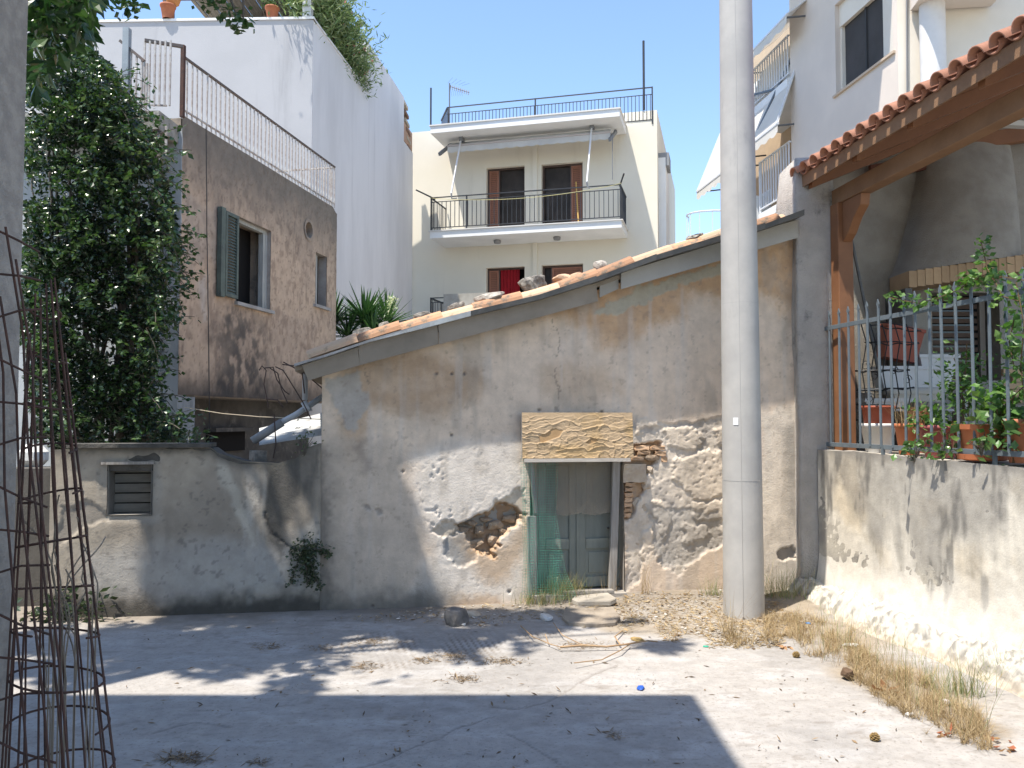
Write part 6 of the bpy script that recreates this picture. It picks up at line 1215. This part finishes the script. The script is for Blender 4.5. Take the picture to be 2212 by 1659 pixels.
for x0, y0, x1, y1 in ((60, -60, 190, 70), (90, -80, 150, 110), (200, -60, 175, 55), (440, -60, 515, 45), (500, -50, 525, 52)): A, B = Vector(PY(x0, y0, 5.2)), Vector(PY(x1, y1, 5.2)); b.tube([A, A.lerp(B, .5) + Vector((.04, 0, .05)), B], [.014, .01, .005], 5)
b.build('branches', mBark, tr)
P = np.concatenate([np.array(Vector(PY(x, y, 5.2))) + rs.normal(0, .035, (26, 3)) for x, y in ((452, -5), (480, 20), (508, 40), (522, 46), (268, 16), (282, 6), (120, 40))]); leaves('hanging_leaves', P, .05, mIvy, [(.05, .10, .03)], tr, aspect=.7, rs=rs)
# tuft on the low wall
fl = thing('wall_plant', PY(655, 1190, 7.3), 'bushy green plant growing out of the wall near its foot', 'plant'); P = []
for x0, y0, x1, y1, n, r in ((668, 1175, 660, 1215, 420, .055), (650, 1195, 628, 1265, 120, .025), (672, 1220, 690, 1268, 140, .025), (690, 1185, 716, 1198, 90, .02), (665, 1220, 668, 1262, 130, .025), (640, 1180, 628, 1195, 60, .02)):
    t = rs.random((n, 1)); w = .05; A, B = [np.array(HW.f(*(lambda q_: (q_[0], w, q_[1]))(HW.px(*c, w)))) for c in ((x0, y0), (x1, y1))]; P.append(A * (1 - t) + B * t + rs.normal(0, r, (n, 3)) * [1, .6, 1])
P = np.concatenate(P); leaves('foliage', P, .032, mIvy, [(.06, .085, .04), (.04, .06, .03), (.09, .11, .055)], fl, aspect=.6, rs=rs)
b = MB(); A = Vector(HW.f(HW.sx(664), .0, HW.px(664, 1185)[1]))
for x, y in ((628, 1262), (690, 1266), (714, 1197), (666, 1260), (655, 1165)): s, z = HW.px(x, y, .06); b.tube([A, A.lerp(Vector(HW.f(s, .06, z)), .5) + Vector((0, -.05, .03)), Vector(HW.f(s, .06, z))], .004, 4)
b.build('stems', mBark, fl)
# yuccas behind the old roof
mYu = M('yucca_leaf', (0, 0, 0), attr=True, scale=2, rough=.4, bump=0, trans=.15, spec=.4)
def yucca(x, y, Y, size, n, label, dead=0):
    c = Vector(PY(x, y, Y)); t = thing('yucca', (c.x, c.y, 0), label, 'yucca', 'spiky yuccas behind the old roof')
    MB().tube([(c.x, c.y, 0), (c.x + .03, c.y, c.z * .5), c], [.09, .08, .07], 8).build('trunk', mBark, t)
    V = []; Fc = []; col = []
    for i in range(n):
        el = math.asin(rs.uniform(-.45 if i % 3 == 0 else -.05, 1)); az = rs.random() * 6.283; L_ = size * rs.uniform(.75, 1.1); d = Vector((math.cos(az) * math.cos(el), math.sin(az) * math.cos(el), math.sin(el))); sd_ = d.cross(Vector((0, 0, 1))).normalized() if abs(d.z) < .99 else Vector((1, 0, 0)); nu = sd_.cross(d)
        k = len(V); w = .028 * size / .8; cc_ = [(.06, .13, .04), (.08, .17, .05), (.04, .09, .03)][i % 3]; cc_ = tuple(np.array(cc_) * (1.0 if el > 0 else .7))
        for t_, ww in ((0.03, .7), (.35, 1), (.7, .7), (1, .03)):
            p = c + d * L_ * t_ - Vector((0, 0, 1)) * (.10 * L_ * t_ ** 2 * math.cos(el)); V += [tuple(p + sd_ * w * ww), tuple(p - nu * w * .35 * ww), tuple(p - sd_ * w * ww)]; col += [cc_] * 3
        for j in range(3): a = k + 3 * j; Fc += [(a, a + 1, a + 4, a + 3), (a + 1, a + 2, a + 5, a + 4)]
    nmesh('leaf_rosette', V, Fc, mYu, np.array(col), t, smooth=False); return t, c
yucca(788, 690, 16.8, .82, 120, 'largest spiky yucca rosette, left of the one with white flowers')
t_, c_ = yucca(836, 700, 17.4, .80, 100, 'spiky yucca with a pale flower spike, rightmost behind the old roof')
P = np.array(c_) + np.stack([rs.normal(.12, .05, 240), rs.normal(-.1, .05, 240), .15 + rs.random(240) * .42], 1); leaves('flower_spike', P, .05, M('cream_petals', (0, 0, 0), attr=True, bump=0, rough=.6, trans=.3), [(.55, .6, .38), (.6, .62, .45)], t_, aspect=.8, rs=rs, kind='stuff')
yucca(716, 700, 16.9, .80, 90, 'spiky yucca half hidden behind the brown house corner')
yucca(806, 724, 16.4, .66, 80, 'low dark yucca rosette beneath the tall ones'); yucca(752, 726, 16.6, .7, 70, 'low shaded yucca rosette nearest the brown house corner')
# ---- yard behind the low wall: corrugated sheet, pipe, rods
mCorr = M('corrugated_sheet', (.46, .46, .44), (.36, .36, .35), scale=4, rough=.6, bump=.2, col3=(.22, .2, .17), s3=3, t3=(.55, .7))
S_, T_ = np.meshgrid(np.linspace(0, 1, 60), np.linspace(0, 1, 60), indexing='ij'); Yc = 7.75
A = np.array(PY(560, 962, 7.75)); B = np.array(PY(712, 938, 7.75)); Cc = np.array(PY(712, 888, 8.5)); D_ = np.array(PY(560, 925, 8.6))
Pn = (A * (1 - S_[..., None]) + B * S_[..., None]) * (1 - T_[..., None]) + (D_ * (1 - S_[..., None]) + Cc * S_[..., None]) * T_[..., None]; Pn[..., 2] += .014 * np.sin(T_ * 2 * math.pi * 9)
co = thing('corrugated_sheet', tuple(B), 'piece of pale corrugated roofing between the low wall and the house', 'roofing sheet'); nmesh('sheet', Pn.reshape(-1, 3), gridfaces(60, 60), mCorr, None, co)
mPVC = M('grey_drain_pipe', (.46, .48, .50), (.38, .40, .42), scale=5, rough=.45, bump=.05)
dp = thing('drain_pipe', PY(665, 868, 7.75), 'grey plastic drain pipe coming down from the gutter and running off to the left', 'pipe')
MB().tube([PY(658, 788, 7.7), PY(659, 800, 7.75), PY(659, 864, 7.75)], .026, 14).build('vertical_pipe', mPVC, dp, True); MB().tube([PY(704, 852, 7.9), PY(640, 895, 7.8), PY(598, 918, 7.75)], .028, 14).build('sloping_pipe', mPVC, dp, True); MB().tube([PY(671, 881, 7.74), PY(666, 884, 7.74), PY(656, 868, 7.74)], .031, 12).build('elbow', mPVC, dp, True); MB().tube([PY(545, 953, 7.7), PY(610, 912, 7.76)], .04, 10).build('loose_pipe', M('dark_grey_pipe', (.27, .27, .27), (.2, .2, .2), bump=.3), dp, True)
b = MB()
for pts in ([(560, 800), (566, 790), (575, 800), (570, 830), (577, 862), (580, 880)], [(572, 795), (590, 793), (598, 820), (615, 845), (625, 852)], [(583, 795), (600, 806), (608, 840), (622, 872)], [(595, 792), (612, 800), (640, 845), (655, 870), (672, 905)], [(612, 782), (658, 806), (700, 842)], [(575, 862), (600, 864), (612, 880)], [(610, 765 + 22), (655, 793), (700, 802)], [(592, 895), (596, 960), (590, 990)], [(652, 800), (658, 850)]):
    b.tube([PY(x, y, 7.68) for x, y in pts], .006, 5)
tag(b.build('bent_rods', M('dark_rust', (.06, .045, .04), (.09, .06, .05))), 'bundle of bent rusty rods sticking out beside the drain pipe', 'rods')
tag(MB().tube([PY(400, 880, 8.6), PY(480, 893, 8.3), PY(560, 900, 8), PY(700, 906, 7.8)], .005, 4).build('cable', M('pale_cable', (.4, .34, .25))), 'thin pale cable slung low across the back yard', 'cable')
tag(MB().tube([PY(445, 275, 10.9), PY(447, 500, 11.2), PY(451, 760, 11.2), PY(453, 935, 11.2)], .006, 4).build('wall_cable', M('dark_cable', (.05, .05, .05))), 'thin dark cable hanging down the brown house wall', 'cable')
tag(MB().bar(PY(545, 985, 7.72), PY(570, 985, 7.8), .12, .1).build('rubble_lump', mRockG), 'dark rubble lump on the low wall beside the corrugated sheet', 'rubble')
for x, y, n in ((415, 945, 90), (655, 950, 60)):
    P = np.array(PY(x, y, 7.4)) + rs.normal(0, .06, (n, 3)); sprig('wall_top_weed', P, .035, [(.09, .12, .05), (.06, .09, .04)], .5, 'small pale green weed on top of the low wall ' + ('below the brown house corner' if x < 500 else 'beside the corrugated sheet'), 'weed')
# ---- plants on the porch and vine on the fence
vine = thing('fence_vine', GW.f(2.2, WFn, zG0), 'green climbing vine twined along the top rail of the iron fence', 'vine')
mVi = M('vine_leaf', (0, 0, 0), attr=True, scale=2, rough=.4, bump=0, trans=.3, spec=.4); vc = [(.07, .15, .035), (.10, .20, .05), (.05, .11, .03), (.13, .22, .06)]
P = []; b = MB()
def vp(x, y, w=None): s, z = GW.px(x, y, WFn + .0 if w is None else w); return np.array(GW.f(s, WFn if w is None else w, z))
for pts, n, r in (([(1920, 642), (1955, 650), (1985, 655), (2020, 646), (2060, 630), (2110, 604), (2130, 592), (2215, 606)], 125, .035), ([(2118, 520), (2125, 545), (2132, 580), (2150, 610), (2165, 640), (2200, 650)], 110, .05), ([(2195, 610), (2212, 700), (2205, 790), (2212, 860)], 120, .05), ([(2075, 610), (2095, 606), (2120, 600)], 40, .035), ([(2190, 690), (2180, 740), (2190, 790)], 60, .03)):
    q = [vp(*p, WFn + .03) for p in pts]; b.tube([Vector(p_) for p_ in q], .004, 4, False)
    for (a, c) in zip(q[:-1], q[1:]): m = max(3, n // (len(q) - 1)); t = rs.random((m, 1)); P.append(a * (1 - t) + c * t + rs.normal(0, r, (m, 3)))
b.build('stems', M('vine_stem', (.16, .10, .05), (.1, .07, .04)), vine, fix=False); leaves('foliage', np.concatenate(P), .058, mVi, vc, vine, aspect=.72, droop=.2, rs=rs)
def bush(x, y, w, r, n, size, label, cols=vc, stems=6, asp=.6, name='pot_plant', h0=None):
    c = vp(x, y, w); t = thing(name, (c[0], c[1], zT), label, 'plant'); P = c + rs.normal(size=(n, 3)) * r; P[:, 2] = np.maximum(P[:, 2], zT + .02 if w < -.2 else P[:, 2].min()); leaves('foliage', P, size, mVi, cols, t, aspect=asp, rs=rs)
    b = MB(); 
    for i in range(stems): e = c + rs.normal(size=3) * r; b.tube([(c[0] + .03 * math.cos(i), c[1], max(zT, c[2] - .3)), tuple((c + e) / 2), tuple(e)], .004, 4, False)
    b.build('stems', M('vine_stem', (.16, .1, .05)), t, fix=False)
bush(2085, 830, -.5, (.11, .1, .14), 420, .06, 'tall bright green leafy plant rising in the middle of the pots', asp=.5)
bush(2165, 880, -.2, (.10, .1, .09), 200, .085, 'bushy green plant in the right hand pots', asp=.7)
bush(2195, 930, -.18, (.07, .08, .10), 110, .08, 'dark green plant at the right edge behind the fence', cols=[(.04, .09, .03), (.06, .12, .035)], asp=.7)
bush(2010, 905, -.25, (.09, .09, .06), 150, .06, 'scrambling green plant in the magenta pot')
bush(2062, 925, -.12, (.10, .05, .05), 70, .05, 'thin trailing plant between the magenta pot and the square planter')
for x, y, n, lb in ((1975, 965, 44, 'left'), (2035, 968, 40, 'middle'), (2120, 955, 30, 'right')):
    c = vp(x, y, .0); P = c + rs.normal(size=(n, 3)) * [.05, .04, .05]; sprig('trailing_plant', P, .06, vc, .65, {'left': 'small trailing plant creeping through the fence above the wall stains, leftmost', 'middle': 'small trailing plant creeping through the fence between two fence feet', 'right': 'reddish green trailing plant hanging in front of the square orange planter'}[lb], 'plant')
rt = np.tile(np.array(vp(1965, 925, -.3)), (110, 1)) + rs.normal(0, .05, (110, 3)) * [1, 1, .2]; tag(blades('dry_pot_grass', rt, .22, .004, M('dry_grass', (0, 0, 0), attr=True, bump=0, rough=.8, trans=.2), [(.36, .27, .15), (.28, .20, .11)], lean=.7, rs=rs), 'dry brown grass standing in the orange round pot', 'dry plant')
# ================================================================== ground clutter
mDry = M('dry_grass', (0, 0, 0), attr=True, bump=0, rough=.8, trans=.2); dc = [(.38, .29, .16), (.31, .23, .12), (.44, .35, .21), (.22, .155, .085)]; gcx = [(.18, .22, .09), (.13, .17, .07), (.3, .3, .14)]
def gpts(n, poly, dens=None, q=60):
    out = []; pa_ = np.array(poly, float); lo, hi = pa_.min(0), pa_.max(0); c = 0
    while c < n:
        x = lo[0] + rs.random(n) * (hi[0] - lo[0]); y = lo[1] + rs.random(n) * (hi[1] - lo[1]); m = sdpoly(x, y, poly) + q * (fbm(x / 50., y / 30., 900, 4) - .5) > 0
        if dens: m &= rs.random(n) < dens(x, y)
        x, y = x[m], y[m]; dirs = np.stack([(x - 1106) / F, fw[1] + up[1] * (829.5 - y) / F, fw[2] + up[2] * (829.5 - y) / F], 1); P = CAM + dirs * (-EYE / dirs[:, 2])[:, None]
        P[:, 2] = gz(P[:, 0], P[:, 1]); P = P[P[:, 1] < 7.66 + .149 * P[:, 0]]; out.append(P); c += len(P)
    return np.concatenate(out)[:n]
edge = [(1660, 1335), (1760, 1330), (1850, 1375), (1930, 1430), (2000, 1480), (2080, 1540), (2150, 1590), (2130, 1620), (2060, 1590), (1960, 1560), (1870, 1490), (1790, 1420), (1700, 1385), (1560, 1390), (1560, 1350)]
P = gpts(9000, edge, lambda x, y: sm(.3, .6, fbm(x / 26., y / 20., 901, 4))); blades('dry_grass_tufts', P, .065, .003, mDry, dc, lean=1.3, rs=rs, kind='stuff')
P = gpts(420, [(1740, 1300), (1800, 1290), (1950, 1400), (2100, 1500), (2100, 1560), (1990, 1500), (1880, 1460), (1780, 1370)]); blades('green_grass_tufts', P, .13, .003, mDry, gcx + dc[:1], lean=.7, rs=rs, kind='stuff')
P = gpts(900, [(1700, 1330), (2150, 1590), (2100, 1610), (1700, 1390)], q=20); P = P[rs.random(len(P)) < .14]; blades('tall_grass_stalks', P, .34, .0028, mDry, dc + gcx, lean=.5, rs=rs, kind='stuff', curl=.4)
litter = [(700, 1330), (960, 1312), (1150, 1300), (1240, 1280), (1360, 1285), (1560, 1285), (1680, 1300), (1760, 1350), (1700, 1395), (1540, 1400), (1440, 1370), (1350, 1350), (1200, 1345), (980, 1345), (720, 1340)]
def flakes(name, P, size, mat, cols, flat=.25, asp=.5, lift=.004, **k):
    n = len(P); az = rs.random(n) * 6.283; L_ = size * (.4 + rs.random(n) ** 2 * 1.4); d = np.stack([np.cos(az), np.sin(az), rs.normal(0, flat, n)], 1); s_ = np.stack([-np.sin(az), np.cos(az), rs.normal(0, flat, n)], 1) * (L_ * asp * .5)[:, None]; P = P + [0, 0, lift]; d = d * L_[:, None]
    V = np.stack([P, P + d * .5 + s_, P + d, P + d * .5 - s_ + np.array([0, 0, .002])], 1).reshape(-1, 3); V[:, 2] = np.maximum(V[:, 2], np.repeat(P[:, 2], 4) - .002); c = np.array(cols)[rs.integers(0, len(cols), n)] * (1 + .4 * (rs.random((n, 1)) - .5))
    return nmesh(name, V, np.arange(n)[:, None] * 4 + np.arange(4), mat, np.repeat(c, 4, 0), None, smooth=False, kind='stuff', **k)
P = gpts(5200, litter, lambda x, y: .25 + .75 * sm(1150, 1350, x)); flakes('straw_litter', P, .05, mDry, dc, asp=.09, flat=.3); P = gpts(1500, litter, lambda x, y: .3 + .7 * sm(1150, 1350, x)); flakes('leaf_litter', P, .032, mDry, [(.26, .17, .09), (.34, .24, .13), (.17, .12, .075), (.42, .33, .20)], asp=.5)
P = gpts(900, litter, lambda x, y: .6 + 0 * x); flakes('stone_chips', P, .022, M('stone_chips', (0, 0, 0), attr=True, bump=0), [(.42, .39, .34), (.34, .31, .26), (.52, .49, .44)], asp=.8, flat=.2, lift=.006)
yard = [(230, 1345), (700, 1335), (1300, 1350), (1700, 1400), (1900, 1520), (2100, 1640), (2000, 1659), (240, 1659), (180, 1500)]
P = gpts(420, yard, lambda x, y: sm(.5, .68, fbm(x / 60., y / 16., 905, 4))); flakes('blown_litter', P, .032, mDry, [(.16, .11, .07), (.10, .075, .05), (.24, .17, .10)], asp=.25, flat=.25)
for i, (cx, cy, rx, ry, n) in enumerate([(800, 1385, 40, 9, 160), (790, 1440, 32, 10, 150), (915, 1428, 26, 7, 110), (985, 1420, 40, 11, 200), (1000, 1466, 36, 8, 170), (1085, 1560 - 130, 46, 9, 200), (580, 1398, 40, 8, 120), (690, 1400, 36, 7, 90), (400, 1640, 60, 14, 280), (1330, 1590, 22, 10, 60), (560, 1648, 24, 8, 60), (1260, 1395, 60, 10, 200)]):
    x = cx + rs.normal(0, rx * .5, n); y = cy + rs.normal(0, ry * .5, n); Q = np.array([GP(a, c) for a, c in zip(x, y)]); flakes('litter_heap', Q, .04, mDry, [(.15, .11, .07), (.22, .16, .10), (.28, .21, .13)], asp=.12, flat=.22, lift=.004)
for i, (x, y, h, n, w, g, lb) in enumerate([(1215, 1292, .20, 520, .11, 1, 'green and dry grass clump at the foot of the split door post'), (1165, 1304, .13, 260, .10, 1, 'low grey green weed at the left foot of the netting'), (1395, 1282, .34, 26, .03, 0, 'tall dry grass stalks at the right foot of the doorway'), (1320, 1283, .26, 22, .05, 0, 'feathery dry grass standing on the doorstep'), (1575, 1378, .30, 60, .04, 0, 'wispy dry grass tuft in front of the utility pole'),
        (1540, 1285, .13, 70, .05, 1, 'small green weed at the left foot of the utility pole'), (1690, 1290, .26, 220, .12, 1, 'thick green weeds between the utility pole and the garden wall'), (1745, 1268, .22, 110, .08, 1, 'green weeds at the corner of the garden wall'), (2075, 1500, .22, 120, .09, 1, 'dark weed on the rubble footing near the right edge'), (2180, 1470, .2, 140, .1, 1, 'bushy weed at the right edge on the footing'), (1430, 1262, .2, 14, .03, 0, 'few thin dry stalks against the plaster right of the door')]):
    c = GP(x, y); rt = np.tile(c, (n, 1)) + rs.normal(0, w, (n, 3)) * [1, .6, 0]; tag(blades('weed', rt, h, .0035, mDry, (gcx if g else dc) + dc[:1], lean=.7, rs=rs), lb, 'weed')
# rocks and slabs
def grock(x, y, wpx, hpx, dep, mat, label, seed, nm='rock', rough=.22, cat='rock'):
    c = GP(x, y); k = c[1] / F; tag(inst(rock_mesh(nm, mat, (wpx * k, dep, hpx * k * 1.5), seed, rough, 3), nm, None, (c[0], c[1], c[2] + hpx * k * .35), rot=(0, 0, .3 * seed)), label, cat)
grock(988, 1348, 54, 42, .2, M('brown_grey_rock', (.20, .18, .16), (.12, .11, .10), scale=10, bump=.8, bscale=25), 'dark pointed rock lying on the ground left of the door', 2, rough=.15)
grock(1022, 1330, 34, 10, .14, mStoneP, 'flat pale stone right beside the dark pointed rock', 4); grock(1180, 1338, 40, 12, .12, M('chalk_stone', (.62, .60, .56), (.5, .48, .44), bump=.5), 'broken whitish stone left of the slab', 6); grock(1000, 1355 - 4, 18, 7, .05, M('chalk_stone', (.62, .6, .56)), 'small white chip in front of the dark rock', 7)
def slab(pts, h, mat, label, nm='stone_slab', cat='slab'):
    b = MB(); q = [Vector(GP(x, y)) for x, y in pts]; zz = min(p.z for p in q) - .01; b.prism([Vector((p.x, p.y, p.z + h)) for p in q], (0, 0, -h - .02)); tag(b.build(nm, mat, bevel=.008), label, cat)
mSlab = M('earthy_slab', (.33, .28, .22), (.25, .21, .165), scale=6, bump=.7, bscale=30, col3=(.15, .12, .09), s3=5, t3=(.55, .7))
slab([(1213, 1338), (1228, 1352), (1290, 1356), (1330, 1352), (1340, 1340), (1325, 1318), (1270, 1322), (1222, 1318)], .035, mSlab, 'flat brown stone slab on the ground in front of the door')
slab([(1235, 1300), (1248, 1306), (1318, 1305), (1332, 1298), (1310, 1284), (1250, 1286)], .03, M('pale_step', (.40, .36, .30), (.30, .265, .215), bump=.6), 'pale broken doorstep stone below the double door')
# fallen branch
br = thing('fallen_branch', GP(1330, 1385), 'dry forked branch lying on the ground in front of the slab', 'branch'); mBr_ = M('dry_branch', (.38, .26, .15), (.28, .18, .10), scale=8, bump=.4)
for pts, r in (([(1125, 1352), (1150, 1375), (1190, 1392), (1212, 1398)], .005), ([(1210, 1398), (1260, 1394), (1310, 1397), (1350, 1392), (1400, 1384), (1420, 1386)], .010), ([(1340, 1393), (1328, 1375), (1345, 1362)], .006), ([(1360, 1392), (1340, 1405), (1300, 1425), (1240, 1432)], .005), ([(1185, 1390), (1178, 1370)], .004), ([(1260, 1394), (1215, 1372), (1195, 1345)], .004)):
    MB().tube([GP(x, y, .02 + r + .015 * (i % 2)) for i, (x, y) in enumerate(pts)], [r * (1 - .1 * i) for i in range(len(pts))], 6).build('twig', mBr_, br)
grock(1378, 1384, 36, 8, .06, M('curled_bark', (.36, .25, .10), (.25, .17, .08), bump=.4), 'curled yellow brown leaf lying on the dry branch', 9, 'dry_leaf', .3, 'leaf')
def bit(x, y, dims, col, label, nm, cat, seed=1, rough=.3):
    c = GP(x, y); m = M(nm + '_' + str(seed), col, tuple(v * .75 for v in col), rough=.5, bump=.1); tag(inst(rock_mesh(nm, m, dims, seed, rough, 2), nm, None, (c[0], c[1], c[2] + dims[2] * .4), rot=(0, 0, seed)), label, cat)
bit(1384, 1489, (.085, .05, .025), (.03, .10, .42), 'crumpled blue plastic scrap on the sunlit concrete', 'plastic_scrap', 'scrap', 1, .5)
bit(1745, 1348, (.05, .035, .02), (.03, .22, .55), 'light blue plastic scrap in the grass by the garden wall', 'plastic_scrap', 'scrap', 2, .5); bit(1525, 1398, (.05, .03, .015), (.03, .35, .22), 'small green plastic scrap in the straw', 'plastic_scrap', 'scrap', 3, .5)
bit(1964, 1545, (.07, .045, .02), (.72, .72, .70), 'white oval pebble at the edge of the dry grass', 'white_pebble', 'pebble', 4, .05); bit(2044, 1522, (.05, .04, .04), (.70, .66, .64), 'small white ball in the dry grass near the right', 'white_ball', 'ball', 5, .1)
bit(1838, 1425 - 28, (.12, .07, .03), (.68, .68, .65), 'crumpled white paper in the grass beside the rubble footing', 'crumpled_paper', 'paper', 6, .5)
for i, (x, y, lb) in enumerate(((1720, 1420, 'brown pine cone lying alone on the concrete nearest the pole'), (1890, 1600, 'brown pine cone on the bare concrete in the right foreground'))):
    c = GP(x, y); t = thing('pine_cone', c, lb, 'pine cone', 'pine cones on the concrete'); MB().lathe((c[0], c[1], c[2]), [(.001, .0), (.016, .006), (.02, .02), (.012, .036), (.001, .042)], 10).build('core', M('cone_core', (.12, .08, .04)), t)
    b = MB()
    for j in range(40): a = j * 2.4; hh_ = j / 40 * .04; r = .021 * math.sin(math.pi * (.15 + .8 * j / 40)) + .002; p = Vector((c[0] + r * math.cos(a), c[1] + r * math.sin(a), c[2] + hh_)); b.box(p, (.009, .011, .004), rz=a, ry=-.5)
    b.build('scales', M('cone_scale', (.30, .20, .07), (.2, .13, .05)), t)
bit(1830, 1468, (.11, .08, .10), (.12, .075, .045), 'dark brown rotten stump in the dry grass', 'stump', 'stump', 8, .4)
c = GP(1910, 1498); P = np.tile(c, (9, 1)) + rs.normal(0, .04, (9, 3)) * [1, .6, .1] + [0, 0, .02]; tag(leaves('fallen_leaves', P, .075, mDry, [(.30, .15, .07), (.36, .2, .10)], aspect=.6, droop=.25, nrm=np.array([0, 0, 2.5]), fold=.6, rs=np.random.default_rng(3)), 'large orange brown fallen leaves at the edge of the grass', 'leaves')
for j, (x, y) in enumerate(((2050, 1590), (2150, 1600), (2180, 1625), (1700, 1400))):
    c = GP(x, y); P = np.tile(c, (6, 1)) + rs.normal(0, .03, (6, 3)) * [1, .6, .1] + [0, 0, .015]; tag(leaves('fallen_leaves', P, .055, mDry, [(.34, .13, .07), (.38, .23, .12)], aspect=.6, droop=.25, nrm=np.array([0, 0, 2.5]), fold=.6, rs=np.random.default_rng(4 + j)), ['small group of orange dead leaves below the last grass clump', 'red brown dead leaves right of the last grass clump', 'reddish dead leaves at the lower right edge', 'few dead leaves on the concrete in front of the weeds'][j], 'leaves')
# weeds in the dark corner at the left
rt = np.tile(np.array(PZ(150, 1340, 0)), (160, 1)) + rs.normal(0, .14, (160, 3)) * [1.3, .5, 0]; rt[:, 2] = 0
sprig('corner_weed', rt + np.abs(rs.normal(0, .12, (160, 3))) * [0, 0, 1], .08, [(.03, .05, .02), (.045, .07, .03)], .5, 'dark leafy weeds at the foot of the wall behind the rusty mesh', 'weed')
